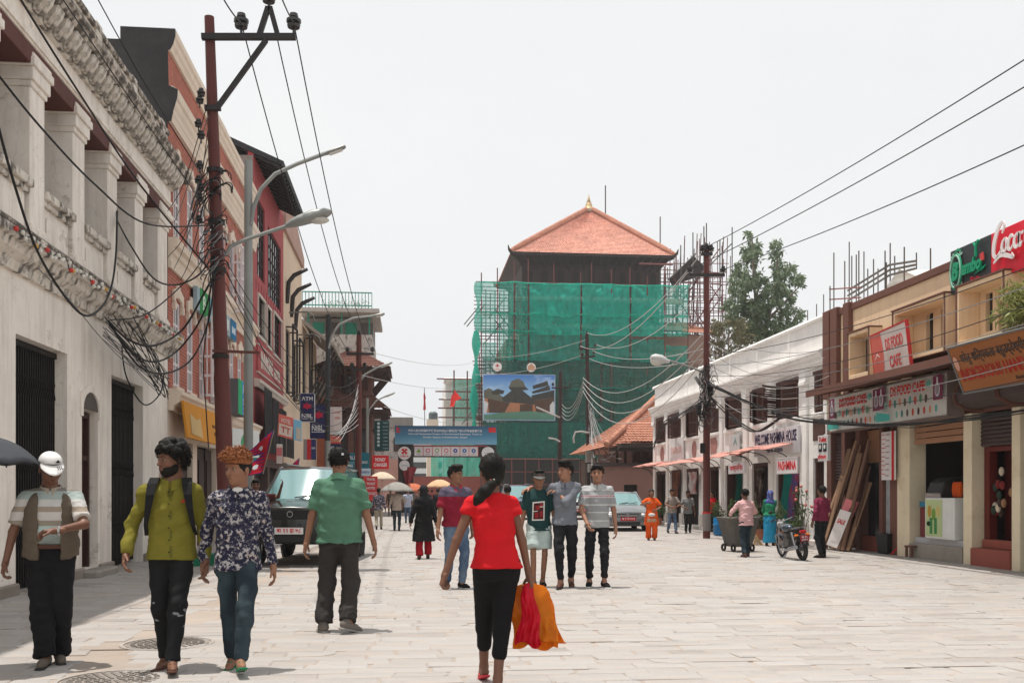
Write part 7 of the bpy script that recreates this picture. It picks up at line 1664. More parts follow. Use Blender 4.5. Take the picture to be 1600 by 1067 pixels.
def Ry(a):c,s=math.cos(a),math.sin(a);return A_([[c,0,s],[0,1,0],[-s,0,c]])
def hand(w,d,n,s_,curl,h,spread=0):
 d,n=nrm(d),A_(n,float);n=nrm(n-d*(n@d));s=nrm(A_(s_)-d*(A_(s_)@d)-n*(A_(s_)@n));w=A_(w,float)
 f=Field(w-.22,w+.22,h);f.rc(w-d*.05,w+d*.02,.026,.027,.01)
 for q in(-.028,-.010,.010,.028):f.rc(w+d*.015+s*q*.75,w+d*.085+s*q,.017,.0135,.012)
 for i,(q,L_)in enumerate(((.030,.072),(.010,.080),(-.010,.074),(-.029,.058))):
  p=w+d*.088+s*q;a=curl[0]*(1+.12*i);r=.0092 if i<3 else.008
  for k,fr_ in enumerate((.45,.32,.23)):
   dr=d*math.cos(a)+n*math.sin(a)+s*spread*q*3;e=p+dr*L_*fr_*1.05;f.rc(p,e,r-.0006*k,r-.0006*(k+1),.003);p=e;a+=curl[1]
 p=w+d*.02+s*.026;dr=nrm(d*.72+s*.55+n*(.25+.4*curl[0]));e=p+dr*.048;f.rc(p,e,.0135,.0115,.012);dr=nrm(dr+d*.5+n*.35*curl[1]);f.rc(e,e+dr*.034,.0105,.0088,.004)
 return f.mesh()
def head(hc,R,h,kind='m'):
 """head around the origin, facing -y, then turned by R and set at hc"""
 f=Field((-.13,-.16,-.24),(.13,.15,.15),h);F_=kind=='f'
 f.ell((0,.018,.026),(.074,.094,.086),.01).ell((0,-.022,-.048),(.056 if not F_ else.052,.062,.062),.035).ell((0,-.052,-.096),(.022,.02,.017),.03)
 for x in(-1,1):
  f.ell((.036*x,-.052,-.022),(.026,.026,.022),.03);f.ell((.076*x,.014,-.008),(.009,.019,.031),.006);f.rc((.030*x,-.082,.028),(.050*x,-.062,.026),.011,.009,.02)
  f.ell((.031*x,-.098,.006),(.017,.018,.010),.012,sub=True)
 f.rc((0,-.078,.022),(0,-.104,-.026),.009,.0125,.012).ell((.011,-.094,-.029),(.009,.010,.007),.006).ell((-.011,-.094,-.029),(.009,.010,.007),.006)
 f.rc((-.016,-.078,-.060),(.016,-.078,-.060),.008,.008,.012).rc((-.014,-.076,-.069),(.014,-.076,-.069),.008,.008,.010)
 f.rc((0,.02,-.06),(0,.035,-.20),.052 if not F_ else.044,.056 if not F_ else.046,.03)
 V,F=f.mesh();return(V@R.T+hc,F)
def face_bits(root,hc,R,sc=1.0,hair=HB,beard=False):
 M=Matrix([[*R[i],hc[i]]for i in range(3)]+[[0,0,0,1]]);T=lambda p:M@Vector(p)
 for x in(-1,1):
  MB().use(EYEW).ball((.031*x,-.0765,.005),(.0125,.0085,.0058),10,6).build('eye',root,smooth=True).data.transform(M)
  MB().use(EYEB).ball((.031*x,-.0835,.005),(.0060,.004,.0056),10,6).build('iris',root,smooth=True).data.transform(M)
  MB().use(hair).tube([T((.013*x,-.091,.024)),T((.032*x,-.090,.030)),T((.052*x,-.073,.025))],[.0035,.0046,.002],6).build('eyebrow',root,smooth=True)
 MB().use(LIP).tube([T((-.021,-.080,-.063)),T((-.008,-.0875,-.061)),T((0,-.0885,-.062)),T((.008,-.0875,-.061)),T((.021,-.080,-.063))],[.002,.0055,.0058,.0055,.002],8).build('lips',root,smooth=True)
def hair_mesh(style,hc,R,h):
 f=Field((-.18,-.2,-.34),(.18,.22,.22),h);g=np.random.default_rng(5)
 if style in('short','quiff','curly','crop'):
  t=dict(short=.010,crop=.006,quiff=.009,curly=.006)[style];f.ell((0,.022,.032),(.077+t,.096+t,.086+t),.01)
  if style=='quiff':[f.ell((x,y,z),(.036,.04,.030),.03)for x,y,z in((-.03,-.05,.105),(.03,-.05,.108),(0,-.07,.112),(-.03,0,.115),(.03,0,.115))]
  if style=='short':[f.ell((x,-.055,.098),(.035,.04,.022),.02)for x in(-.03,.03)]
  if style=='curly':
   for k in range(150):
    d=nrm(g.normal(size=3));d[2]=abs(d[2])*.9+.15;d=nrm(d);f.ell(A_([0,.015,.045])+d*A_([.095,.112,.105]),A_([.017,.018,.016])*g.uniform(.6,1.5),.004)
  f.clip(lambda X,Y,Z:((.072-(Y+.09)*1.0)*(Y<.02)+(.072-.11-(Y-.02)*.45)*(Y>=.02)-Z)*.6+0*X)
  if style in('crop','quiff','short'):f.clip(lambda X,Y,Z:np.where((np.abs(X)>.06)&(Z<.05)&(Y<.0),.02,-1.0)+0*X)
 elif style=='orange':
  f.ell((0,.01,.05),(.083,.10,.086),.01).ell((-.02,-.05,.09),(.06,.05,.04),.03)
  f.clip(lambda X,Y,Z:.052-(Y+.09)*.12-Z+0*X)
 elif style=='sides':
  f.ell((0,.022,.03),(.081,.101,.09),.01);f.clip(lambda X,Y,Z:((.06-(Y+.09)*1.0)*(Y<.02)+(-.05-(Y-.02)*.4)*(Y>=.02)-Z)*.6+0*X);f.clip(lambda X,Y,Z:Z-.075+0*X+0*Y)
 elif style=='pony':
  f.ell((0,.026,.03),(.084,.102,.094),.01).ell((0,.075,-.03),(.065,.05,.06),.03).ell((.005,.11,-.07),(.03,.03,.03),.02);f.clip(lambda X,Y,Z:((.075-(Y+.09)*.9)*(Y<.03)+(-.033-(Y-.03)*.9)*(Y>=.03)-Z)*.6+0*X)
 elif style=='long':
  f.ell((0,.022,.03),(.082,.102,.092),.01).ell((0,.06,-.06),(.075,.05,.12),.04).ell((0,.075,-.16),(.05,.035,.10),.03);f.clip(lambda X,Y,Z:np.where(Y<-.02,.07-(Y+.09)*1.0-Z,-1)+0*X)
 elif style=='scarf':
  f.ell((0,.02,.025),(.092,.112,.10),.01).ell((0,.045,-.09),(.085,.07,.10),.04).ell((0,.05,-.22),(.15,.09,.10),.06);f.ell((0,-.09,-.02),(.055,.08,.09),.02,sub=True)
 V,F=f.mesh(fold=.0022,seed=3)if style in('curly','orange','quiff','pony','long','scarf')else f.mesh();return V@R.T+hc,F
def strands(parent,hc,R,style,m):
 g=np.random.default_rng(11);b=MB().use(m);n=dict(curly=420,orange=520,quiff=260,pony=200,sides=0).get(style,220);k=0
 while k<n:
  d=nrm(g.normal(size=3));p=A_([0,.02,.032])+d*A_([.084,.103,.094]);hl=(.075-(p[1]+.09)*1.0)if p[1]<.02 else-.035-(p[1]-.02)*.45
  if style=='orange':hl=.055
  if p[2]<hl:continue
  k+=1
  if style=='pony':
   e=nrm(A_([.02,.9,-.75]));pts=[]
   for t in(0,.3,.6,.9):q=nrm(d*(1-t)+e*t);pts.append(A_([0,.024,.03])+q*A_([.087,.106,.098])+g.normal(size=3)*.002)
   rr=[.003,.004,.004,.003]
  else:
   L_,sw,cu=dict(curly=(.032,(0,-.1,.25),.016),orange=(.075,(-.6,-.3,.5),.016),quiff=(.034,(0,-.1,.8),.004)).get(style,(.018,(0,.2,.2),.002));L_*=g.uniform(.5,1.25)
   if style=='quiff' and p[2]<.07:L_*=.3
   gd=nrm(d*(.55 if style=='orange' else 1)+A_(sw)+g.normal(size=3)*(.14 if style=='orange' else.25));s1=nrm(np.cross(gd,g.normal(size=3)));pts=[p-d*.006,p+gd*L_*.4+s1*cu,p+gd*L_*.75-s1*cu*.6+A_([0,0,-.004]),p+gd*L_+s1*cu*1.2+A_([0,0,-.012])];rr=[.0065,.006,.0045,.0015]if style=='curly' else[.005,.0055,.004,.001]if style=='orange' else[.004,.0035,.0025,.001]
  b.tube([Vector(R@q+hc)for q in pts],rr,4,False)
 if n:b.build('hair_strands',parent,smooth=True,fix=False)['kind']='stuff'
def cap_parts(root,hc,R,m,back=False,tilt=0.0,h=.006):
 f=Field((-.13,-.2,-.05),(.13,.2,.2),h);f.ell((0,.02,.045),(.084,.104,.076),.01);f.clip(lambda X,Y,Z:.040+Y*-.12-Z+0*X);V,F=f.mesh();join('cap',root,[(V@R.T+hc,F)],m)
 if back is None:return
 sg=1 if back else-1;M=Matrix([[*R[i],hc[i]]for i in range(3)]+[[0,0,0,1]])
 def fn(u,v):a=(u-.5)*2.4;r=.085+.11*v*math.cos(a*.75);return M@Vector((math.sin(a)*(.083+.012*v),.02+sg*(math.cos(a)*r),.043-.055*v*math.cos(a)+tilt*v))
 MB().use(m).sheet(fn,14,5).build('cap_peak',root,smooth=True,solid=.004,fix=False)
def shoe(root,foot,m,kind='shoe',sole=None,h=.008):
 """foot = (ankle xyz, heading rad, pitch rad): the shoe in foot space, toe along -y"""
 (x,y,z),hd,pt=foot;R=Rz(hd)@Rx(pt);hc=A_([x,y,z])
 if kind!='flip':
  f=Field((-.08,-.24,-.13),(.08,.12,.1),h);f.rc((0,.035,-.035),(0,-.10,-.048),.040,.037,.02).rc((0,-.10,-.050),(0,-.165,-.056),.038,.028,.02).rc((0,.01,-.03),(0,.01,.03 if kind=='boot' else.0),.042,.040,.02);f.clip(lambda X,Y,Z:-.072-Z+0*X+0*Y);V,F=f.mesh();o=join('shoe',root,[(V@R.T+hc,F)],m)
 else:o=root
 f=Field((-.08,-.25,-.13),(.08,.12,0),h);f.rc((0,.045,-.075),(0,-.18,-.075),.036,.040,.01);f.clip(lambda X,Y,Z:np.maximum(-.087-Z,Z+(.066 if kind!='flip' else.072))+0*X+0*Y);V,F=f.mesh();join('sole' if kind!='flip' else 'sandal',o,[(V@R.T+hc,F)],sole or RUB)
 M=Matrix([[*R[i],hc[i]]for i in range(3)]+[[0,0,0,1]])
 if kind=='flip':
  for s in(-1,1):MB().use(sole or RUB).tube([M@Vector(p)for p in((.036*s,-.02,-.07),(.03*s,-.05,-.035),(.012*s,-.09,-.022),(0,-.125,-.045),(0,-.13,-.07))],.0055,6).build('sandal_strap',root)
 if kind=='sneaker':
  b=MB().use(CANV)
  for k in range(4):b.tube([M@Vector((-.026,-.055-.022*k,-.018-.008*k)),M@Vector((0,-.06-.022*k,-.004-.009*k)),M@Vector((.026,-.055-.022*k,-.018-.008*k))],.004,5)
  b.build('laces',o)
MALE=[(.86,.168,.115),(.95,.162,.112),(1.05,.152,.108),(1.20,.166,.117),(1.295,.176,.116),(1.35,.158,.100),(1.395,.108,.080),(1.435,.064,.062)]
FEM=[(.84,.172,.122),(.93,.165,.117),(1.05,.132,.098),(1.18,.145,.108),(1.265,.154,.113),(1.325,.136,.095),(1.375,.088,.072),(1.42,.052,.055)]
def person(label,pos,h,yaw,pose,sk,shirt,pants,hair=('short',HB),feet=('shoe',None,None),res=.011,female=False,group=None,hz=0.0):
 """pose: ankles aL/aR (x, y, z, heading, pitch), wrists hL/hR (+ elbow hints eL/eR), hy/hp head turn and nod, ly lean, hx hip shift, curl"""
 root=thing('person',label,'person',(pos[0],pos[1],hz),yaw,group,h/1.70);P=dict(aL=(.10,0,.085,0,0),aR=(-.10,0,.085,0,0),hL=(.27,-.03,.80),hR=(-.27,-.03,.80),eL=(.5,1,0),eR=(-.5,1,0),hy=0,hp=0,hr=0,ly=0,hx=0,sx=0,curl=(.35,.45),belly=0,slim=1.0,handsL=None,handsR=None,drop=0);P.update(pose)
 K=sk;base=FEM if female else MALE;sl=P['slim']*.93;dz=-P['drop']
 def bend(z):t=min(1,max(0,(z-.9)/.5));return P['hx']*(1-t)+P['sx']*t,P['ly']*t**1.3
 def prof(grow,lo=None,hi=None,flare=0,loose=0):
  out=[]
  for z,a,b in base:
   c=bend(z);lz=loose*max(0,min(1,(1.34-z)/.2));be=P['belly']*math.exp(-((z-1.04)/.14)**2)
   out.append((z+dz,c[0],c[1]-be*.7,(a*sl+grow+lz+be*.5),(b*sl+grow+lz*.8+be)))
  return out
 shw=(.178 if not female else.152)*(.5+.5*sl);c=bend(1.39);J={}
 for s,x in(('L',1),('R',-1)):
  hip=A_([.082*x+P['hx'],0,.90+dz]);an=A_(P['a'+s][:3]);kn,an=ik(hip,an,.425,.415,(x*.12,-1,.1));sh=A_([shw*x+c[0],c[1]+.005,1.352+dz]);el,wr=ik(sh,P['h'+s],.285,.255,P['e'+s]);J[s]=(hip,kn,an,sh,el,wr)
 hc=A_([c[0]*1.1,c[1]*1.15-.012,1.592+dz]);R=Rz(P['hy'])@Ry(P['hr'])@Rx(P['hp'])*1.07;pts=A_([q for s in J for q in J[s]]);lo=np.minimum(pts.min(0)-.28,(-.34,-.3,-.02));hi=np.maximum(pts.max(0)+.28,(.34,.3,0));hi[2]=1.55;lo[2]=-.03
# ---- body
 f=Field(lo,hi,res);f.loft([(z,x,y,max(a,.03),max(b,.03))for z,x,y,a,b in prof(-.016)],.02)
 for s in J:
  hip,kn,an,sh,el,wr=J[s];g=.9 if female else 1.0;at=P['a'+s];Rf=Rz(at[3])@Rx(at[4]);T=lambda p:an+Rf@A_(p)
  f.rc(hip,kn,.076*sl,.048*sl,.03).rc(kn,an,.050*sl,.033,.02).rc(kn+(an-kn)*.15+A_([0,.018,0]),kn+(an-kn)*.55+A_([0,.010,0]),.040*sl,.034*sl,.03)
  f.rc(T((0,.03,-.045)),T((0,-.10,-.055)),.033,.030,.02).rc(T((0,-.09,-.058)),T((.004,-.155,-.066)),.030,.020,.015).rc(an,T((0,-.05,-.035)),.034,.032,.02)
  f.rc(sh,el,.046*g*sl,.036*g,.025).rc(el,wr,.037*g,.025*g,.015)
 f.rc((c[0],c[1],1.36+dz),hc+A_([0,.02,-.06]),.062,.05,.03);pieces=[f.mesh()];hh=min(res,.0055 if res<.012 else.009)
 pieces.append(head(hc,R,hh,'f' if female else 'm'))
 for s,x in(('L',1),('R',-1)):
  wr=J[s][5];d=nrm(wr-J[s][4]);hd=P['hands'+s];d,n,th=hd if hd else(d,(-x,0,0),(0,-1,0));pieces.append(hand(wr,d,n,th,P['curl'],min(res*.5,.0045)if res<.012 else.008))
 body=join('body',root,pieces,K)
 if res<.016:face_bits(root,hc,R,hair=hair[1]or HB)
 if hair[0]:
  ho=join('hair',root,[hair_mesh(hair[0],hc,R,max(hh,.0055))],hair[1])
  if res<.0125 and hair[0]!='scarf':strands(ho,hc,R,hair[0],hair[1])
# ---- shirt
 info=dict(J=J,hc=hc,R=R,root=root,body=body,bend=bend,dz=dz)
 if shirt:
  S=dict(hem=.80,sleeve='short',grow=.012,loose=.012,m=None,fold=.0055,collar=None,flare=0,name='shirt',sr=1.0,open=0);S.update(shirt);hem=S['hem']+dz;f=Field((lo[0],lo[1]-S['flare'],min(hem-.05,.7)),hi,res)
  pr=[q for q in prof(S['grow'],loose=S['loose'])if q[0]>hem];c0=bend(.86);e0=[q for q in prof(S['grow'],loose=S['loose'])][0];pr=[(hem,e0[1],e0[2],e0[3]+S['flare']+.012,e0[4]+S['flare']+.014)]+([(e0[0],*e0[1:])]if hem<e0[0]-.02 else[])+[q for q in pr if q[0]>e0[0]+.001]
  f.loft(pr,.02)
  for s in J:
   hip,kn,an,sh,el,wr=J[s];q=S['sr'];sh2=sh+A_([0,0,.004]);f.rc(A_([c[0],c[1]+.012,1.405+dz]),sh2,.040+S['grow'],.044+S['grow'],.03)
   if S['sleeve']=='short':e=sh+(el-sh)*.78;f.rc(sh2,e,(.056+S['grow']*.6)*q,.064*q,.025,flat=True)
   elif S['sleeve']=='cap':e=sh+(el-sh)*.30;f.rc(sh2,e,.052*q,.056*q,.025,flat=True)
   elif S['sleeve']=='long':f.rc(sh2,el,(.050+S['grow']*.5)*q,.047*q,.025).rc(el,el+(wr-el)*.94,.047*q,.037*q,.02,flat=True)
   elif S['sleeve']=='roll':f.rc(sh2,el,(.055+S['grow']*.5)*q,.054*q,.025).rc(el,el+(wr-el)*.22,.054*q,.05*q,.02,flat=True)
  f.clip(lambda X,Y,Z:np.maximum(hem-Z,(Z-1.448-dz))+0*X+0*Y)
  if S['open']:f.rc(A_([c[0],c[1]-.10,1.30+dz]),A_([c[0],c[1]-.10,1.55+dz]),.005,.07,.01,sub=True)
  f.ell(A_([c[0],c[1]-.035,1.452+dz]),(.056,.058,.034),.005,sub=True)
  info['shirt']=join(S['name'],root,[f.mesh(fold=S['fold'],seed=len(label)*5%97)],S['m']);info['sf']=f
  if S['collar']:
   b=MB().use(S['collar']);cx,cy=c[0],c[1]+.004
   for s in(-1,1):
    rg=[]
    for a in np.linspace(math.pi/2,-math.pi/2+.1,10):
     t=(math.pi/2-a)/math.pi;x,y=cx+s*.072*math.cos(a),cy+.072*math.sin(a);z=1.462+dz-.04*t;dr=Vector((s*math.cos(a),math.sin(a),0));p=Vector((x,y,z));w=.036+.034*t**2
     rg.append([p+Vector((0,0,.022-.01*t)),p+dr*.008+Vector((0,0,.022-.01*t)),p+dr*(.028+.016*t)+Vector((0,0,-w)),p+dr*(.012+.012*t)+Vector((0,0,-w))])
    b.loft(rg)
   b.build('collar',info['shirt'],bevel=.002)
# ---- trousers
 if pants:
  S=dict(end=.075,r=1.0,m=None,fold=.0055,waist=1.0,name='trousers',ankle=1.0);S.update(pants);f=Field(lo,(hi[0],hi[1],1.1),res);pr=[q for q in prof(-.008)if q[0]<S['waist']+dz+.06]+[(.80+dz,P['hx'],0,.150*sl,.105*sl)];f.loft(pr,.02)
  for s in J:
   hip,kn,an=J[s][:3];q=S['r'];Lw=an-kn
   if S['end']>.5:e=hip+(kn-hip)*((.90-S['end'])/.425);f.rc(hip,e,.090*q,.098*q,.03,flat=True)
   else:
    f.rc(hip,kn,.096*min(q,1.04)*sl,.064*q,.04);t=1-max(0,(S['end']-.07))/.415;f.rc(kn,kn+Lw*t,.061*q,.05*q*S['ankle'],.02,flat=True);f.rc(kn+Lw*.1+A_([0,.016,0]),kn+Lw*.55+A_([0,.008,0]),.057*q,.053*q,.02)
  f.clip(lambda X,Y,Z:Z-S['waist']-dz+0*X+0*Y);info['pants']=join(S['name'],root,[f.mesh(fold=S['fold'],seed=len(label)*7%89,dirz=.8)],S['m'])
 for s in J:
  if feet[0]:shoe(root,(J[s][2],P['a'+s][3],P['a'+s][4]),feet[1]or RUB,feet[0],feet[2],.008 if res<.012 else.012)
 return info
def patch(info,poly,m,name,parent,y0=-.4,off=.006,z=0):
 """flat print laid on the front of a garment: outline in (x, z), pressed onto the cloth along +y"""
 f=info['sf'];V=[]
 xs,zs=[p[0]for p in poly],[p[1]for p in poly]
 def surf(x,zz):
  i=int(round((x-f.lo[0])/f.h));k=int(round((zz-f.lo[2])/f.h));col=f.f[i,:,k];j=int(np.argmax(col<0));t=col[j-1]/(col[j-1]-col[j])if j else 0;return f.lo[1]+(j-1+t)*f.h
 n=10;x0,x1,z0,z1=min(xs),max(xs),min(zs),max(zs)
 def fn(u,v):
  a=(poly[0][0]*(1-u)+poly[1][0]*u)*(1-v)+(poly[3][0]*(1-u)+poly[2][0]*u)*v;b=(poly[0][1]*(1-u)+poly[1][1]*u)*(1-v)+(poly[3][1]*(1-u)+poly[2][1]*u)*v
  return(a,min(surf(a,b),surf(a+.012,b),surf(a-.012,b),surf(a,b+.012),surf(a,b-.012))-off,b)
 return MB().use(m).sheet(fn,n,n).build(name,parent,smooth=True,fix=False)
# ------------------------------------------------------------------ the people in the street
PI=math.pi
def foot(px,py):q=gp(px,py);return(q.x,q.y)
NAVYD=cloth('dark_denim',(.022,.026,.035),(.05,.06,.075),'denim');JEANS=cloth('blue_jeans',(.06,.10,.17),(.16,.22,.30),'denim');TEALJ=cloth('teal_jeans',(.018,.030,.040),(.045,.070,.085),'denim');BLKJ=cloth('black_jeans',(.012,.012,.015),(.022,.022,.026),'denim')
walkA=dict(aL=(.09,-.20,.085,.1,.05),aR=(-.09,.20,.13,-.1,.5))
walkB=dict(aL=(.09,.20,.13,.1,.5),aR=(-.09,-.20,.085,-.1,.05))
i=person('man in white cap and brown waistcoat reading his watch',foot(80,1036),1.665,.25,dict(aL=(.06,.04,.085,.15,0),aR=(-.03,-.14,.085,-.15,0),hL=(.06,-.34,1.10),eL=(1,.25,-.25),hR=(-.33,-.06,.84),eR=(-.6,.8,0),hp=.30,hy=.25,belly=.03,slim=1.10,ly=-.02,handsL=((-1,.05,-.05),(0,-.1,-1),(.1,-1,.1)),curl=(.6,.7)),SK['d'],dict(hem=.982,m=cloth('banded_polo',(0,0,0),(.92,1.48,[(0,(.52,.49,.45)),(.10,(.27,.32,.30)),(.30,(.42,.52,.50)),(.38,(.30,.26,.21)),(.46,(.58,.55,.52)),(.58,(.34,.28,.22)),(.66,(.56,.55,.53)),(.76,(.36,.42,.40)),(.88,(.22,.20,.17))]),'bands'),collar=cloth('tan_collar',(.38,.33,.27)),grow=.012,loose=.008),dict(m=cloth('black_trousers',(.010,.010,.012)),r=1.28,waist=1.0,ankle=1.3,fold=.006),('sides',HB),('shoe',mat('suede',(.12,.10,.08),rough=.9),None),res=.0095)
r,J,hc=i['root'],i['J'],i['hc'];cap_parts(r,hc+A_([0,-.008,.012]),i['R'],cloth('white_cap',(.72,.71,.70)))
M_=Matrix([[*i['R'][k],hc[k]]for k in range(3)]+[[0,0,0,1]])
for k in range(3):MB().use(BLKC).tube([M_@Vector((.022+.014*k,-.12,.052)),M_@Vector((.026+.014*k,-.165,.046))],.0035,5).build('cap_stripe',r)
MB().use(BLKC).poly([M_@Vector(p)for p in((.012,-.096,.077),(.05,-.090,.077),(.032,-.088,.102))]).build('cap_mark',r,fix=False)
for s in(-1,1):MB().use(IRONB).torus((0,0,0),.017,.0016,'Y',14,5).build('spectacle',r).data.transform(M_@Matrix.Translation((.03*s,-.103,.0)))
f=Field((-.32,-.32,.80),(.32,.32,1.5),.0095);pr=[]
for z,a,b in MALE:
 c=i['bend'](z);be=.03*math.exp(-((z-1.04)/.14)**2);lz=.012*max(0,min(1,(1.34-z)/.2));pr.append((z,c[0],c[1]-be*.6,a*1.023+.024+lz+be*.5-(.03 if z>1.42 else 0),b*1.023+.026+lz+be))
f.loft(pr,.02);f.clip(lambda X,Y,Z:np.maximum(.885-.10*np.exp(-((np.abs(X)-.10)/.045)**2)*(Y<0)-Z,np.where(Y<0,(.085+.02*(Z-1.0))-np.abs(X),-1))+0*Y)
for s in J:f.rc(J[s][3]+A_([0,0,-.02]),J[s][3]+A_([.2 if s=='L' else-.2,0,-.05]),.085,.09,.01,sub=True)
v=join('waistcoat',r,[f.mesh(fold=.003,seed=4)],cloth('brown_wool',(.135,.105,.078),bump=.4))
for z in(1.0,1.09,1.18):MB().use(mat('brass_button',(.4,.28,.12),rough=.4,metal=.6)).ball((-.085,-.175+(z-1.0)*.1,z),.008,8,6).build('button',v)
MB().use(LEATH).torus((0,-.022,.966),.172,.02,'Z',30,6).build('belt',r).scale=(1.05,.86,1)
w=Vector(J['L'][5]);MB().use(mat('steel_watch',(.55,.55,.55),rough=.25,metal=.8)).torus(w+Vector((.022,0,0)),.034,.010,'X',18,6).build('watch',r,smooth=True)
MB().use(LAMPG).ball(Vector(J['R'][5])+Vector((-.02,-.05,-.14)),.012,8,6).build('ring',r)
i=person('bearded young man in lime green shirt with black backpack',foot(268,1045),1.735,.10,dict(aL=(.035,-.22,.10,.12,-.15),aR=(-.05,.10,.085,-.3,0),hL=(.26,-.06,.83),hR=(-.31,-.10,.88),eL=(.6,.9,0),hy=-.85,hp=.06,slim=.98,curl=(.45,.5)),SK['d'],dict(hem=.84,sleeve='long',m=cloth('lime_shirt',(.18,.16,.022)),collar=cloth('lime_collar',(.18,.16,.022)),fold=.0065,open=1),dict(m=cloth('ripped_black_denim',(.011,.012,.013),(.22,.23,.24),'ripped'),r=1.0,ankle=1.0),('curly',HB),('flip',None,LEATH),res=.0095)
r,hc,R=i['root'],i['hc'],i['R'];S=i['shirt']
f=Field((-.1,-.15,-.16),(.1,.06,.04),.0055);f.ell((0,-.014,-.05),(.067,.078,.072),.01).ell((0,-.05,-.094),(.03,.028,.024),.02);f.ell((0,-.06,-.012),(.055,.06,.045),.01,sub=True).ell((0,-.092,-.062),(.022,.02,.010),.004,sub=True);f.clip(lambda X,Y,Z:np.maximum(Z-.005,Y-.016)+0*X);V,F=f.mesh();join('beard',r,[(V@R.T+hc,F)],HB)
for k in range(6):MB().use(EYEB).ball((.0,-.155+abs(1.2-(.9+.09*k))*.03,.90+.09*k),.006,8,5).build('button',S)
patch(i,[(.005,.86),(.02,.86),(.016,1.36),(.0,1.36)],cloth('dark_lime',(.11,.11,.02)),'placket',S,off=.002)
patch(i,[(.085,1.27),(.115,1.275),(.115,1.295),(.085,1.29)],C(190,60,45),'chest_mark',S,off=.003)
for s in(-1,1):MB().use(BLKC).loft([[Vector((s*(x+w/2),y,z)),Vector((s*(x-w/2),y-.004,z)),Vector((s*(x-w/2),y-.022,z+.002)),Vector((s*(x+w/2),y-.018,z+.002))]for x,y,z,w in((.115,.14,1.34,.06),(.112,.06,1.445,.065),(.115,-.02,1.458,.07),(.125,-.095,1.41,.07),(.135,-.132,1.33,.06),(.150,-.135,1.22,.045),(.170,-.10,1.10,.03),(.180,0,1.02,.025))]).build('backpack_strap',r,bevel=.004)
f=Field((-.2,.08,.95),(.2,.34,1.5),.012);f.rc((0,.20,1.08),(0,.20,1.34),.13,.12,.02);f.clip(lambda X,Y,Z:np.abs(X)-.15+0*Y+0*Z);join('backpack',r,[f.mesh()],BLKC)
i=person('young man with orange hair in dark floral shirt and green flip flops',foot(372,1046),1.655,.12,dict(aL=(.03,-.24,.115,.12,-.25),aR=(-.05,.14,.085,-.2,0.05),hL=(.275,-.02,.80),hR=(-.27,.10,.84),hy=-.70,hp=.03,slim=.98),SK['m'],dict(hem=.80,sleeve='long',m=cloth('floral_shirt',(.020,.020,.045),(.42,.40,.40),'floral'),collar=cloth('floral_collar',(.020,.020,.045),(.42,.40,.40),'floral'),fold=.0055,open=1),dict(m=TEALJ,r=1.0,ankle=.95,fold=.0065),('orange',HO),('flip',None,C(20,120,80)),res=.0095)
join('side_hair',i['root'],[hair_mesh('sides',i['hc'],i['R'],.006)],HB);MB().use(CANV).ball((0,-.055,1.425),(.05,.03,.03),12,8).build('undershirt',i['root'],smooth=True)
i=person('heavy man in green polo shirt and black cap seen from behind',foot(530,985),1.80,PI-.05,dict(aL=(.13,.10,.085,.3,0),aR=(-.10,.20,.115,-.75,.25),hL=(.31,.0,.80),hR=(-.33,.0,.80),slim=1.10,belly=.02,hy=-.12),SK['m'],dict(hem=.83,m=cloth('green_polo',(.09,.205,.135)),collar=cloth('green_polo_collar',(.12,.29,.19)),grow=.014,loose=.018,fold=.0055),dict(m=cloth('charcoal_trousers',(.040,.036,.034)),r=1.2,ankle=1.35,fold=.006),('crop',HB),('shoe',mat('grey_shoe',(.16,.14,.12),rough=.8),mat('pale_sole',(.3,.29,.27))),res=.0095)
cap_parts(i['root'],i['hc']+A_([0,0,.0]),i['R'],BLKC);MB().use(SW).cbox(Vector(i['hc'])+Vector((-.045,.125,.06)),(.02,.008,.02)).build('cap_mark',i['root'])
MB().use(cloth('pale_stripe',(.42,.45,.38))).torus((0,.008,1.462),.079,.0035,'Z',30,6).build('collar_stripe',i['root'])
GP=foot(770,1074)
i=person('girl in red top and black leggings carrying plastic bags',GP,1.625,PI+.12,dict(aL=(.012,-.28,.11,.0,.3),aR=(-.012,.12,.085,-.1,0),hL=(.36,.02,.84),hR=(-.28,.00,.80),eL=(.9,.5,0),eR=(-.7,.6,0),hx=-.03,sx=.01,hy=.15,slim=1.04,curl=(.9,.95)),SK['d'],dict(hem=.885,sleeve='cap',m=cloth('red_jersey',(.58,.010,.016)),grow=.006,loose=.010,fold=.0035),dict(m=cloth('black_leggings',(.007,.007,.008)),end=.37,r=1.04,ankle=1.1,fold=.0015,name='leggings',waist=1.02),('pony',HB),('flip',None,C(205,60,70)),res=.0095,female=True)
r,hc=i['root'],i['hc'];f=Field((-.15,-.05,1.15),(.3,.35,1.65),.007)
pts=[hc+A_(q)for q in((.005,.115,-.075),(.03,.15,-.10),(.08,.155,-.15),(.125,.15,-.20),(.145,.145,-.235))];f.chain(pts,[.026,.036,.042,.036,.018],.02);join('ponytail',r,[f.mesh(fold=.003,seed=2)],HB)
for k in range(7):MB().use(C(235,120,70)if k%2 else C(225,215,200)).ball(Vector(hc)+Vector((.012+.028*math.cos(k*.9),.128+.010*math.sin(k),-.085+.022*math.sin(k*.9))),.011,8,6).build('hair_bead',r,smooth=True)
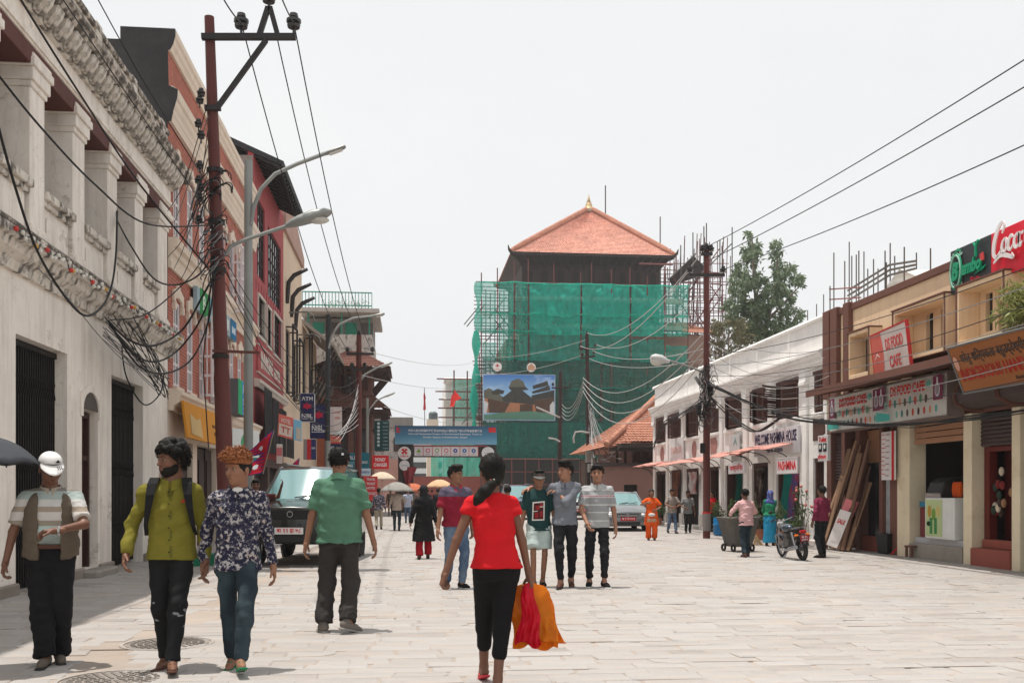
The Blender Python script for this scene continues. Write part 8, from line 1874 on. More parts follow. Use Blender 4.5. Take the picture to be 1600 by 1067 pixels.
def bag(name,label,top,w,hgt,col,seed,lean=0,sprd=1.0,th=.05):
 o=thing(name,label,'bag',top-Vector((0,0,hgt)));g=random.Random(seed);m,t,b,out=newmat(name+'_film');vec=t.coord();n=t.noise(vec,14,4)
 t.link(t.mix(1.0,col,t.ramp(n,[(.3,.8),(.7,1.1)]),'MULTIPLY'),b.inputs['Base Color']);b.inputs['Roughness'].default_value=.38;tl=t.new('BsdfTranslucent');tl.inputs['Color'].default_value=(*col,1);ms=t.new('MixShader');ms.inputs[0].default_value=.45;t.link(b.outputs[0],ms.inputs[1]);t.link(tl.outputs[0],ms.inputs[2]);t.link(ms.outputs[0],out.inputs['Surface']);t.link(t.bump(n,.5,.02),b.inputs['Normal'])
 def side(sg):
  def fn(u,v):
   x=(u-.5)*2;wd=np.interp(v,[0,.05,.2,1],[.2,.5*sprd,.66*sprd,1.0])*w/2;tk=th*math.sin(PI*min(1,v*1.05+.02))*(1-x*x)
   return(x*wd+lean*v+.012*math.sin(9*v+seed),sg*tk+.010*math.sin(14*x+5*v+seed)*v+.006*math.sin(31*x*v),hgt*(1-v)+(.03*math.sin(3.3*x+seed)if v>.98 else 0))
  return fn
 b=MB().use(m);b.sheet(side(1),18,22);b.sheet(side(-1),18,22);b.build('bag',o,smooth=True,fix=False);return o
wr=Vector(i['J']['R'][5]);M_=Matrix.Translation((GP[0],GP[1],0))@Matrix.Rotation(PI+.12,4,'Z')@Matrix.Scale(1.625/1.7,4);hp=M_@(wr+Vector((0,0,-.09)))
bag('orange_bag','crumpled orange plastic bag in the girl hand',hp+Vector((.0,.05,.02)),.33,.44,(.80,.26,.01),1,.06,1.35,.03);bag('red_bag','twisted red plastic bag in front of the orange bag',hp+Vector((0,-.02,.03)),.19,.44,(.72,.01,.035),3,.0,.75);bag('orange_bag','second orange plastic bag behind the first at the right',hp+Vector((.01,.08,.01)),.30,.45,(.80,.24,.01),5,.11,1.3,.03)
i=person('man in burgundy and grey polo looking aside behind the girl',foot(712,919),1.725,.35,dict(aL=(.07,-.05,.085,.2,0),aR=(-.09,.12,.085,-.3,0),hL=(.27,.05,.84),hR=(-.30,-.08,.82),hy=.45,slim=1.05),SK['m'],dict(hem=.88,m=cloth('burgundy_polo',(0,0,0),(.8,1.5,[(0,(.23,.012,.03)),(.70,(.10,.085,.13))]),'bands'),collar=cloth('red_collar',(.42,.03,.04)),fold=.005),dict(m=JEANS,r=1.02),('quiff',HB),('sneaker',BLKC,CANV),res=.011)
i=person('boy in dark green print T-shirt, cap and pale shorts',foot(842,917),1.675,-.05,dict(aL=(.06,.06,.085,.1,0),aR=(-.08,-.06,.085,-.1,0),hL=(.27,-.04,.80),hR=(-.28,-.02,.78),hy=.05,slim=.9),SK['m'],dict(hem=.83,m=cloth('dark_green_tee',(.012,.045,.045)),grow=.016,loose=.02,fold=.002),dict(m=cloth('mint_shorts',(.42,.50,.48)),end=.56,r=1.1,name='shorts'),('short',HB),('sneaker',BLKC,CANV),res=.010)
r=i['root'];S=i['shirt'];cap_parts(r,i['hc'],i['R'],cloth('grey_cap',(.13,.125,.12)))
P4=[(-.11,.98),(.07,.985),(.075,1.265),(-.10,1.25)];patch(i,P4,C(225,220,215),'white_print_frame',S,off=.010);q=[(-.092,1.0),(.055,1.003),(.058,1.245),(-.084,1.232)];patch(i,q,C(60,18,22),'print_picture',S,off=.015)
for k,(a,b,c_,d)in enumerate(((-.07,1.02,-.02,1.10),(0,1.03,.045,1.12),(-.06,1.14,.0,1.20),(.0,1.17,.05,1.23))):patch(i,[(a,b),(c_,b),(c_,d),(a,d)],C(140,34,36),'print_picture',S,off=.019)
patch(i,[(-.0,1.175),(.058,1.18),(.058,1.19),(0,1.185)],C(225,220,215),'print_bar',S,off=.023);patch(i,[(-.088,1.11),(-.03,1.115),(-.03,1.125),(-.088,1.12)],C(225,220,215),'print_bar',S,off=.023)
for s in(-1,1):MB().use(EYEB).ball(Vector(i['hc'])+Vector((.031*s,-.098,.006)),(.026,.010,.019),12,8).build('sunglass_lens',r,smooth=True)
MB().use(IRONB).tube([Vector(i['hc'])+Vector(p)for p in((-.08,.0,.01),(-.06,-.09,.014),(0,-.108,.012),(.06,-.09,.014),(.08,0,.01))],.003,5).build('sunglass_frame',r)
q=gp(842,917);sh=(Vector(i['J']['L'][3]),Vector(i['J']['R'][3]));s0=1.675/1.7;G2=gp(885,919);G2=Vector((G2.x,G2.y+.12,0));s1=1.79/1.7
tl=[(Vector((q.x,q.y,0))+(Matrix.Rotation(-.05,3,'Z')@v)*s0-G2+Vector((0,.0,.075)))/s1 for v in sh]
yw=-.18;RI=Matrix.Rotation(-yw,3,'Z');tl=[RI@v for v in tl]
i=person('young man in grey shirt resting hands on his friend shoulders',(G2.x,G2.y),1.79,yw,dict(aL=(.08,.14,.11,.1,.35),aR=(-.06,-.10,.085,-.1,0),hL=tuple(tl[0]+Vector((.10,-.07,.0))),hR=tuple(tl[1]+Vector((.02,.02,.02))),eL=(.5,-.6,-.7),eR=(-.3,.6,-.6),hy=-.75,handsL=((-1,-.25,-.15),(0,-.1,-1),(0,-1,.1)),handsR=((-.8,-.6,-.3),(0,-.2,-1),(.5,-.8,0)),slim=.9,curl=(.35,.4)),SK['l'],dict(hem=.86,sleeve='roll',m=cloth('grey_chambray',(.17,.185,.215)),collar=cloth('grey_chambray_collar',(.19,.205,.235)),open=1,fold=.0065),dict(m=BLKJ,r=1.0,ankle=.85,end=.11),('quiff',HB),('boot',LEATH,None),res=.010)
MB().use(BLK).torus(Vector(i['J']['L'][5])+Vector((.03,.005,0)),.034,.006,'X',16,5).build('wrist_band',i['root'])
i=person('young man in grey striped polo and black jeans',foot(933,917),1.75,-.18,dict(aL=(.10,-.06,.085,.35,0),aR=(-.11,.04,.085,-.1,0),hL=(.26,.04,.83),hR=(-.14,-.24,.90),eR=(-.9,.5,-.1),hy=-.05,slim=.9),SK['l'],dict(hem=.84,m=cloth('striped_polo',(0,0,0),(.8,1.5,[(0,(.36,.37,.37)),(.18,(.6,.6,.6)),(.20,(.33,.34,.34)),(.35,(.6,.6,.6)),(.37,(.31,.32,.33)),(.50,(.6,.6,.6)),(.52,(.31,.32,.33)),(.655,(.62,.6,.6)),(.67,(.45,.10,.14)),(.685,(.62,.6,.6)),(.70,(.36,.37,.38)),(.80,(.6,.6,.6)),(.815,(.40,.41,.42))]),'bands'),collar=cloth('pale_grey',(.42,.43,.44)),fold=.0055),dict(m=BLKJ,r=.96,ankle=.82,end=.13),('short',HB),('sneaker',BLKC,CANV),res=.010)
MB().use(C(205,205,205)).torus(Vector(i['J']['R'][5]),.030,.004,'Z',14,5).build('bracelet',i['root'])
i=person('woman in long black dress and headscarf over red trousers, from behind',foot(662,873),1.50,PI,dict(aL=(.10,.10,.085,.1,0),aR=(-.10,-.1,.10,0,.3),hL=(.30,.0,.84),hR=(-.28,-.05,.84),slim=1.05),SK['m'],dict(hem=.42,sleeve='long',m=BLKC,flare=.05,name='dress',sr=1.2,loose=.03),dict(m=cloth('red_trousers',(.38,.01,.02)),r=1.3,ankle=1.3),('scarf',cloth('dark_scarf',(.02,.02,.024))),('shoe',LEATH,None),res=.014,female=True)
i=person('woman in orange kurta suit beside the parked grey car',foot(1018,844),1.44,-.2,dict(hL=(.14,-.22,1.02),hR=(-.16,-.30,1.26),eL=(1,.3,-.3),eR=(-1,.2,-.5),slim=1.1),SK['m'],dict(hem=.52,sleeve='short',m=cloth('orange_kurta',(.72,.10,.012)),flare=.03,name='kurta',loose=.02),dict(m=cloth('orange_kurta',()),r=1.45,ankle=1.2,fold=.006),('long',HB),('shoe',LEATH,None),res=.014,female=True)
patch(i,[(-.16,.62),(.16,.62),(.15,.74),(-.15,.74)],cloth('kurta_border',(.45,.22,.12),(.7,.5,.4),'floral'),'border',i['shirt'],off=.012);MB().use(CANV).ball((.0,-.19,.86),(.12,.05,.06),12,8).build('pale_pouch',i['root'],smooth=True)
person('man with cap and backpack straps walking before the far shop',foot(1050,833),1.45,.1,dict(hL=(.10,-.26,1.03),hR=(-.12,-.26,1.03),eL=(1,.3,-.3),eR=(-1,.3,-.3),**walkA),SK['m'],dict(m=cloth('stone_shirt',(.30,.26,.23)),sleeve='short'),dict(m=JEANS),('short',HB),res=.015)
person('man in plain grey T-shirt with dark trousers beside backpack man',foot(1075,833),1.40,-.2,dict(hL=(.27,-.05,.82),hR=(-.14,-.26,1.02),eR=(-1,.3,-.3),**walkB),SK['d'],dict(m=cloth('mid_grey_tee',(.20,.20,.20))),dict(m=BLKJ),('short',HB),res=.015)
person('man in pink shirt pushing the grey wheeled bin, from behind',foot(1166,870),1.425,PI+.15,dict(hL=(.26,-.36,1.05),hR=(-.26,-.36,1.05),eL=(.8,.3,-.6),eR=(-.8,.3,-.6),ly=-.06,aL=(.12,.14,.085,0,0),aR=(-.10,-.12,.085,0,0)),SK['d'],dict(m=cloth('pink_shirt',(.66,.40,.40)),sleeve='long',hem=.80,fold=.0065),dict(m=TEALJ,r=1.05),('crop',HB),('shoe',LEATH,None),res=.012)
i=person('woman in green blouse, blue skirt and blue headscarf sweeping',foot(1203,853),1.40,PI-.5,dict(hL=(.16,-.30,.90),hR=(.05,-.34,.78),eL=(.8,.3,-.4),eR=(-.8,.2,-.3),ly=-.05),SK['d'],dict(m=cloth('green_blouse',(.02,.20,.10)),hem=.95,sleeve='roll'),None,('scarf',cloth('blue_print_scarf',(.05,.10,.32),(.30,.22,.42),'floral',.6)),('shoe',LEATH,None),res=.012,female=True)
f=Field((-.3,-.3,.03),(.3,.3,1.1),.012);f.loft([(.12,0,0,.21,.19),(.5,0,0,.185,.165),(.86,0,0,.19,.14),(1.02,0,-.01,.15,.11)],.02);f.clip(lambda X,Y,Z:np.maximum(.12-Z,Z-1.0)+0*X+0*Y);join('skirt',i['root'],[f.mesh(fold=.006,seed=8,dirz=.2)],cloth('sky_blue_skirt',(.02,.24,.42)))
person('man in maroon shirt standing behind the motorcycle, from behind',foot(1284,871),1.49,PI+.35,dict(hL=(.30,.02,.86),hR=(-.18,-.28,1.0),eR=(-1,.3,-.3),aL=(.12,.10,.085,.2,0),aR=(-.12,-.06,.085,-.2,0)),SK['d'],dict(m=cloth('maroon_shirt',(.20,.025,.06)),sleeve='long',hem=.88),dict(m=BLKJ,r=1.08),('crop',HB),res=.012)
person('person in red standing in the far shop doorway',(10.15,onX(1113,780,10.15).y),1.35,-1.2,dict(),SK['m'],dict(m=cloth('red_jersey',()),sleeve='long'),dict(m=BLKJ),('long',HB),res=.018,female=True,hz=.04)
person('man walking under the grey umbrella, from behind',foot(620,829),1.55,PI,dict(hL=(.30,.0,.82),hR=(-.14,-.22,1.15),eR=(-.9,.2,-.6),**walkA),SK['d'],dict(m=cloth('beige_shirt',(.40,.33,.28)),sleeve='long'),dict(m=TEALJ),('crop',HB),res=.016)
person('person in white and navy top beside the grey umbrella, from behind',foot(592,827),1.50,PI,walkB,SK['d'],dict(m=cloth('white_navy_top',(.05,.05,.09),(.5,.48,.5),'floral',.5),sleeve='long'),dict(m=cloth('khaki',(.42,.37,.29))),('short',HB),res=.016)
person('man in pale blue shirt and jeans near the gate, from behind',foot(637,817),1.50,PI,walkA,SK['m'],dict(m=cloth('pale_blue',(.42,.46,.58))),dict(m=JEANS),('short',HB),res=.018)
rnd=random.Random(8)
for k,(px,py,lab,c_)in enumerate(((655,812,'person in brown top left of the black dress, near the gate',(.16,.09,.07)),(668,806,'far person in dark clothes just left of the tan umbrella',(.03,.03,.04)),(684,816,'person in black under the tan umbrella',(.02,.02,.022)),(697,809,'far person in white top right of the tan umbrella',(.5,.48,.46)),(704,838,'person in black half hidden behind burgundy polo man',(.015,.015,.016)),(793,868,'person in dark brown top hidden behind the girl',(.06,.04,.04)),(647,803,'far person in grey left of the gate opening',(.15,.15,.15)),(675,801,'far person in dull red inside the gate opening',(.25,.05,.05)),(690,800,'far person in dark blue inside the gate opening',(.04,.05,.12)),(720,801,'far person in pale shirt at the right gate post',(.4,.38,.36)),(610,806,'far person in brown beside the grey umbrella',(.1,.07,.05)),(862,806,'person in dark jacket beside the dark blue car',(.03,.03,.03)))):
 person(lab,foot(px,py),1.5,PI if k%3 else 0,walkA if k%2 else walkB,SK['m'],dict(m=cloth('crowd_%d'%k,c_),sleeve='long'),dict(m=BLKJ),('short',HB),res=.02)
person('man behind the parked car with one arm on its roof',(-2.95,19.6),1.60,.2,dict(hL=(.50,-.20,1.58),eL=(.5,.2,-.8)),SK['d'],dict(m=cloth('dark_red_tee',(.10,.02,.02))),dict(m=BLKJ),('short',HB),res=.013)
person('man holding the dark umbrella at the left picture edge',(-4.25,8.15),1.68,.5,dict(hR=(-.05,-.25,1.2),eR=(-.8,.2,-.6)),SK['m'],dict(m=cloth('crowd_1',())),dict(m=BLKJ),('short',HB),res=.02)
def umbrella(label,top,R_,col,hold,n=8,drop=.32):
 r=thing('umbrella',label,'umbrella',top);b=MB().use(col);V=[]
 def fn(u,v):
  a=2*PI*u;sc=abs((u*n)%1-.5)*2;rr=R_*v*(1-.06*(1-sc)*v);return(rr*math.cos(a),rr*math.sin(a),-drop*R_*(v**2.0)*1.7+.02*(1-sc)*v)
 b.sheet(fn,n*4,8);c=b.build('canopy',r,smooth=True,solid=.004,fix=False)
 for k in range(n):a=2*PI*k/n;MB().use(IRONB).tube([(0,0,-.05)]+[(R_*v*math.cos(a),R_*v*math.sin(a),-drop*R_*v**2*1.7-.012)for v in(.3,.6,1.0)],.006,4).build('rib',r)
 MB().use(IRONB).tube([(0,0,.08),(hold[0],hold[1],hold[2])],.011,6).build('shaft',r);return r
q=onY(620,753,35.6);umbrella('grey umbrella over the man in beige shirt',q,.62,cloth('grey_nylon',(.30,.29,.27)),(.1,.1,-.7));q=onY(687,749,43);umbrella('tan umbrella above the crowd by the gate',q,.62,cloth('tan_nylon',(.62,.42,.25)),(0,0,-.7));q=onY(-22,682,8.1);umbrella('dark grey umbrella cut by the left picture edge',q,.40,cloth('slate_nylon',(.06,.065,.075)),(-.05,.0,-.62));q=onY(645,755,60);umbrella('faded orange market umbrella behind the crowd',q,.9,cloth('orange_nylon',(.5,.15,.08)),(0,0,-1.9));q=onY(597,737,56);umbrella('cream market umbrella below the money changer sign',q,.8,cloth('cream_nylon',(.62,.52,.40)),(0,0,-2.5),4)
# ------------------------------------------------------------------ cars
def paintmat(key,c,rough=.25):return mat(key,c,rough=rough,var=.12,scale=2,bump=0,metal=.25,spec=.5,coat=.6,dirt=.05,dirtcol=(.2,.18,.15))
WSC=None
def screen_glass():
 m,t,b,out=newmat('windscreen');b.inputs['Base Color'].default_value=(.16,.30,.31,1);b.inputs['Roughness'].default_value=.06;b.inputs['Specular IOR Level'].default_value=.8;b.inputs['Coat Weight'].default_value=.6;MATS['windscreen']=m;return m  # opaque glass; the teal sky reflection is put into its base colour
WSC=screen_glass();CHR=mat('chrome',(.6,.6,.6),rough=.2,metal=.9,var=.05);LENS=mat('headlamp_glass',(.55,.57,.57),rough=.12,spec=.8,var=.2,scale=20);BPL=mat('black_plastic',(.02,.02,.02),rough=.55,var=.2)
def car(label,loc,yaw,paint,L_=4.0,W=1.7,H=1.46,hood=.92,belt=.95,ride=.2,wheel=.31,suv=False,plate=None,pm=None,scale=1.0):
 r=thing('parked_car',label,'car',loc,yaw,'parked cars',scale);hw=W/2;yf,yb=-L_/2,L_/2
 def ring(y,w,zb,zt,rd=.10):
  pts=[(-w+.06,zb),(-w,zb+.12),(-w-.01,(zb+zt)/2),(-w+.02,zt-rd),(-w+.10,zt),(0,zt+.025),(w-.10,zt),(w-.02,zt-rd),(w+.01,(zb+zt)/2),(w,zb+.12),(w-.06,zb)];return[Vector((x,y,z))for x,z in pts]
 nose=hood-(.10 if suv else.20);wsy=yf+L_*(.30 if suv else.31)
 b=MB().use(paint);b.loft([ring(yf+.02,hw*.80,ride+.12,nose-.12),ring(yf+.06,hw*.92,ride+.04,nose),ring(yf+.35,hw*.98,ride,hood-.05),ring(wsy-.1,hw,ride,hood+.05),ring(wsy+.25,hw,ride,belt),ring(yb-.5,hw,ride,belt),ring(yb-.08,hw*.96,ride+.05,belt-.02),ring(yb,hw*.9,ride+.15,belt-.1)]);b.build('body',r,smooth=True,bevel=.01)
 rt=[(wsy-.05,hood+.05,hw*.90),(wsy+L_*.135,H-.05,hw*.72),(wsy+L_*.17,H,hw*.72),(yb-(.25 if suv else.9),H-.02,hw*.72),(yb-(.06 if suv else.35),belt+.05,hw*.88)]
 g=MB().use(WSC);q=[[Vector((-w,y,z)),Vector((w,y,z))]for y,z,w in rt]
 def band(a,c,nm,m_=WSC):MB().use(m_).sheet(lambda u,v:(a[0].lerp(c[0],v)).lerp(a[1].lerp(c[1],v),u)+Vector((0,-.05*math.sin(PI*u)*(1-v*.5),.02*math.sin(PI*u))),10,4).build(nm,r,smooth=True,fix=False)
 band(q[0],q[1],'windscreen');
 MB().use(paint).loft([[Vector((-w,y,z-.05)),Vector((-w*.9,y,z+.005)),Vector((0,y,z+.03)),Vector((w*.9,y,z+.005)),Vector((w,y,z-.05)),Vector((0,y,z-.05))]for y,z,w in rt[1:4]]).build('roof',r,smooth=True)
 for s in(-1,1):
  v=[Vector((s*w,y,z))for y,z,w in rt];lo0,lo1=Vector((s*hw*.95,wsy+.1,belt)),Vector((s*hw*.95,yb-.1,belt));MB().use(WSC).poly([v[0],v[1],v[3],v[4],lo1,lo0]).build('side_window',r,fix=False)
  MB().use(paint).tube([v[0],v[1],v[2],v[3],v[4]],.035,6).build('roof_pillar',r,smooth=True)
  MB().use(BPL if suv else paint).ball((s*(hw+.10),wsy+.18,belt+.10),(.11,.06,.08),10,6).build('wing_mirror',r,smooth=True)
  hx=s*hw*.72;MB().use(LENS).ball((hx,yf+.10,nose-.10),(.20 if suv else.19,.10,.085),12,8).build('headlight',r,smooth=True)
  MB().use(LENS).ball((s*hw*.66,yf+.05,ride+.17),(.07,.05,.045),10,6).build('fog_light',r,smooth=True)
  for y in(yf+L_*.19,yb-L_*.2):
   wh=MB().use(RUB).torus((0,0,0),wheel-.09,.092,'X',26,8,1.1).build('wheel',r,smooth=True);wh.location=(s*(hw-.10),y,wheel);MB().use(CHR).lathe([(0,.02),(.05,.03),(wheel*.45,.0),(wheel*.62,.03),(wheel*.62,-.03)],(0,0,0),16,Matrix.Rotation(s*PI/2,4,'Y')).build('rim',wh,smooth=True)
   MB().use(BPL).torus((s*(hw-.06),y,wheel),wheel+.055,.05,'X',26,6).build('wheel_arch',r,smooth=True)
 MB().use(BPL).prism(rect(-hw*.46,nose-.20,hw*.46,nose-.03),lambda u,v,d:Vector((u,yf+d+.02*(u/hw)**2,v)),-.005,.06).build('grille',r,bevel=.01)
 for k in range(3 if not suv else 4):MB().use(CHR if not suv else BPL).box((-hw*.45,yf-.012,nose-.18+k*.045),(hw*.45,yf-.004,nose-.165+k*.045)).build('grille_bar',r)
 MB().use(CHR).torus((0,yf-.018,nose-.11),.05,.008,'Y',20,6).build('badge',r)
 bm_=BPL if suv else paint;MB().use(bm_).loft([[Vector((x,yf+.10+.20*(x/hw)**4+d,z))for d,z in((.05,ride+.02),(-.14,ride+.06),(-.17,ride+.20),(-.14,ride+.32),(.05,ride+.36))]for x in np.linspace(-hw*.98,hw*.98,11)]).build('bumper',r,smooth=True)
 MB().use(BPL).box((-hw*.5,yf-.085,ride+.07),(hw*.5,yf-.03,ride+.17)).build('air_intake',r)
 pf=Frame((0,yf-.09,ride+.27),FRONT_U);o=flat(pf,rect(-.26,-.06,.26,.06),pm[0],r,0,.012,'number_plate');lettering(pf,plate,0,0,.44,.085,pm[1],o,d=.012,ext=.002)
 for s in(-1,.35):MB().use(BPL).tube([(s*hw*.3+.1,wsy-.12,hood+.09),(s*hw*.3+.55*hw,wsy-.02,hood+.14)],.012,5).build('wiper',r)
 if suv:
  MB().use(BPL).prism([(-.28,0),(.28,0),(.22,.05),(-.22,.05)],lambda u,v,d:Vector((u,yf+.75+d,hood-.02+v)),0,.35).build('bonnet_scoop',r,bevel=.01)
  for s in(-1,1):MB().use(GALV).tube([(s*hw*.66,wsy+1.0,H+.07),(s*hw*.66,yb-.5,H+.07)],.025,6).build('roof_rail',r)
 return r
WP,RP=(C(225,222,220),C(205,30,36)),(C(196,30,38),C(225,220,220));q=gp(467,886)
car('glossy near black jeep style car parked facing the viewer',(q.x+.05,q.y+2.0,0),-.10,paintmat('dark_olive_paint',(.012,.013,.012)),4.1,1.70,1.86,1.18,1.22,.40,.37,True,'बा १२ झ ७८',WP)
q=gp(985,830);car('dark grey hatchback with red number plate near orange kurta',(q.x,q.y+1.8,0),-.06,paintmat('slate_paint',(.17,.18,.19)),3.9,1.62,1.36,.86,.90,.17,.29,False,'बा १ च ७७७९',RP)
q=gp(914,812);car('white van half hidden behind the three friends',(q.x,q.y+2,0),-.1,paintmat('white_paint',(.62,.62,.62)),4.0,1.62,1.62,1.0,1.02,.2,.3,True,'बा ३ च २१',RP)
q=gp(818,812);car('dark blue car half hidden behind the boy in cap',(q.x,q.y+2,0),.05,paintmat('blue_paint',(.03,.045,.10)),4.0,1.62,1.70,1.02,1.05,.25,.32,True,'बा ९ च ४',RP)
# ------------------------------------------------------------------ motorcycles
def motorbike(label,loc,yaw,lean=.16,scale=1.0,group='motorcycles',tank=(.05,.10,.16)):
 r=thing('motorcycle',label,'motorcycle',loc,yaw,group,scale);r.rotation_euler=(0,lean,yaw);STL=mat('bike_steel',(.35,.35,.36),rough=.3,metal=.8,var=.2);ENG=mat('engine_alloy',(.16,.155,.15),rough=.5,metal=.6,var=.3,scale=12)
 for y,R_,wd in((-.66,.30,.045),(.62,.295,.058)):
  w=MB().use(RUB).torus((0,y,R_),R_-wd,wd,'X',32,10).build('wheel',r,smooth=True);MB().use(STL).torus((0,y,R_),R_-.085,.018,'X',28,6).build('rim',w,smooth=True);MB().use(ENG).tube([(-.07,y,R_),(.07,y,R_)],.05,12).build('hub',w);b=MB().use(STL)
  for k in range(10):a=k*PI/5;b.bar((0,y,R_),(0,y+(R_-.09)*math.cos(a),R_+(R_-.09)*math.sin(a)),.012)
  b.build('spokes',w)
 T=lambda nm,p,rd,m_=BPL:MB().use(m_).tube(p,rd,8).build(nm,r,smooth=True)
 for s in(-1,1):T('fork',[(s*.08,-.66,.30),(s*.085,-.46,.92)],.022,STL);T('shock',[(s*.12,.50,.40),(s*.12,.38,.72)],.032,STL);T('swing_arm',[(s*.09,.62,.295),(s*.09,.05,.36)],.02);T('indicator',[(s*.10,.72,.66),(s*.19,.72,.66)],.024,C(235,120,30));T('foot_peg',[(s*.12,.05,.34),(s*.26,.05,.34)],.014)
 T('handlebar',[(-.36,-.30,.98),(-.25,-.36,1.04),(-.08,-.44,.98),(.08,-.44,.98),(.25,-.36,1.04),(.36,-.30,.98)],.013,STL)
 for s in(-1,1):T('grip',[(s*.36,-.30,.98),(s*.25,-.355,1.038)],.018,RUB);T('mirror_stem',[(s*.22,-.38,1.03),(s*.30,-.36,1.20)],.007);MB().use(BPL).ball((s*.32,-.35,1.23),(.065,.02,.042),10,6).build('mirror',r,smooth=True)
 T('frame',[(0,-.42,.86),(0,-.30,.45),(0,.0,.26),(0,.15,.34),(0,.10,.62),(0,.75,.70)],.022);MB().use(paintmat('bike_tank_%d'%int(tank[0]*100),tank)).ball((0,-.14,.80),(.145,.27,.115),16,10).build('fuel_tank',r,smooth=True)
 f=Field((-.2,.0,.6),(.2,.9,.95),.015);f.rc((0,.16,.755),(0,.62,.79),.065,.06,.03).rc((-.06,.2,.75),(-.06,.6,.78),.05,.045,.03).rc((.06,.2,.75),(.06,.6,.78),.05,.045,.03);join('seat',r,[f.mesh()],RUB)
 MB().use(ENG).cbox((0,-.12,.42),(.22,.30,.26)).build('engine',r,bevel=.03,seg=2);MB().use(ENG).cbox((0,-.17,.60),(.17,.17,.16)).build('cylinder',r,bevel=.02)
 T('exhaust',[(.06,-.26,.52),(.10,-.34,.36),(.14,-.15,.24),(.17,.15,.27),(.19,.70,.36)],.028,STL);MB().use(STL).tube([(.17,.15,.28),(.19,.72,.37)],[.045,.055],12).build('silencer',r,smooth=True)
 for y,a0,R_,wd in((-.66,.4,.335,.06),(.62,.3,.34,.075)):MB().use(paintmat('bike_tank_%d'%int(tank[0]*100),tank)if y<0 else BPL).sheet(lambda u,v:((u-.5)*2*wd,y+(R_-.02*(2*u-1)**2)*math.cos(a0+v*2.1),.3+(R_-.02*(2*u-1)**2)*math.sin(a0+v*2.1)),4,12).build('mudguard',r,smooth=True,solid=.006,fix=False)
 MB().use(C(170,12,20,rough=.25)).cbox((0,.80,.74),(.16,.09,.08)).build('tail_light',r,bevel=.02,seg=2);pf=Frame((0,.875,.58),(-1,0,0));o=flat(pf,rect(-.11,-.08,.11,.08),C(150,30,45),r,0,.008,'number_plate');lettering(pf,'बा ४५',0,.03,.15,.05,SW,o,d=.008,ext=.002);lettering(pf,'५६७८',0,-.035,.17,.05,SW,o,d=.008,ext=.002)
 MB().use(LENS).ball((0,-.58,.88),(.095,.07,.095),12,8).build('headlight',r,smooth=True);
 for x in(-.06,.06):MB().use(CHR).lathe([(0,.02),(.045,.02),(.05,0),(.05,-.04)],(x,-.47,1.0),14).build('dial',r)
 T('crash_guard',[(-.05,-.30,.36),(-.26,-.30,.40),(-.27,-.34,.62),(-.05,-.36,.70)],.013,STL);T('crash_guard',[(.05,-.30,.36),(.26,-.30,.40),(.27,-.34,.62),(.05,-.36,.70)],.013,STL);T('side_stand',[(.08,.0,.26),(.28,.03,.02+lean*.28)],.013,STL);T('grab_rail',[(-.11,.42,.80),(-.11,.78,.86),(.11,.78,.86),(.11,.42,.80)],.011,STL);return r
q=gp(1252,876);motorbike('blue black motorcycle with red tail light parked in the right foreground',(q.x+.05,q.y+.55,0),PI+.02,.12,.80,tank=(.03,.05,.07))
for k,(px,py,ya,lab)in enumerate(((578,806,.3,'dark motorcycle parked at the foot of the red notice board'),(566,812,.5,'motorcycle with pale helmet beside the thin lamp post'),(553,818,.4,'motorcycle nearest the car in the left row'))):
 q=gp(px,py);motorbike(lab,(q.x,q.y,0),ya+PI,.1,.9,tank=((.10,.02,.02),(.02,.02,.02),(.05,.10,.16))[k])
 if k==1:o=tag(MB().use(LENS).ball((q.x,q.y,.98),(.14,.16,.14),14,10).build('helmet',smooth=True),'pale helmet resting on a parked motorcycle','helmet')
# ------------------------------------------------------------------ street furniture and goods on the right
BIN=mat('bin_grey',(.10,.095,.085),rough=.7,var=.3,scale=4,dirt=.4,dirtcol=(.3,.24,.16));q=gp(1158,862);r=thing('wheeled_bin','large grey wheeled rubbish bin pushed by man in pink','bin',(q.x,q.y+.2,0),.25,None,.84)
MB().use(BIN).loft([[Vector((sx*w,sy*d,z))for sx,sy in((-1,-1),(1,-1),(1,1),(-1,1))]for w,d,z in((.27,.27,.14),(.42,.40,.88),(.45,.43,.90),(.45,.43,.95),(.39,.37,.95),(.26,.26,.22))]).build('tub',r,bevel=.02);MB().use(BIN).tube([(-.40,-.44,.92),(-.36,-.56,.98),(.36,-.56,.98),(.40,-.44,.92)],.018,8).build('handle',r)
for s in(-1,1):MB().use(RUB).torus((s*.33,.22,.11),.08,.032,'X',20,8).build('wheel',r,smooth=True);MB().use(RUB).torus((s*.30,-.22,.11),.08,.032,'X',20,8).build('wheel',r,smooth=True)
STRAW=mat('broom_straw',(.50,.34,.18),rough=.9,var=.3,scale=20)
for px,py,lab,tip in((1212,852,'straw broom held by the sweeping woman',(-.18,.0,.75)),(1180,852,'straw broom lying beside the wheeled bin',(-.5,.1,.35))):
 q=gp(px,py);r=thing('broom',lab,'broom',(q.x,q.y-.1,0));MB().use(mat('bamboo',(.42,.30,.16),rough=.6,var=.2)).tube([(0,0,.25),tip],.014,6).build('handle',r);g=random.Random(px);b=MB().use(STRAW)
 for k in range(60):a,d=g.uniform(0,6.28),g.random()**.5*.16;b.tube([(0,0,.28),(d*.5*math.cos(a),d*.5*math.sin(a),.14),(d*math.cos(a)+.05,d*math.sin(a),.01)],.004,3,False)
 b.build('bristles',r)['kind']='stuff'
TERRA=mat('terracotta_pot',(.36,.14,.08),rough=.85,var=.2,dirt=.3,dirtcol=(.4,.32,.25))
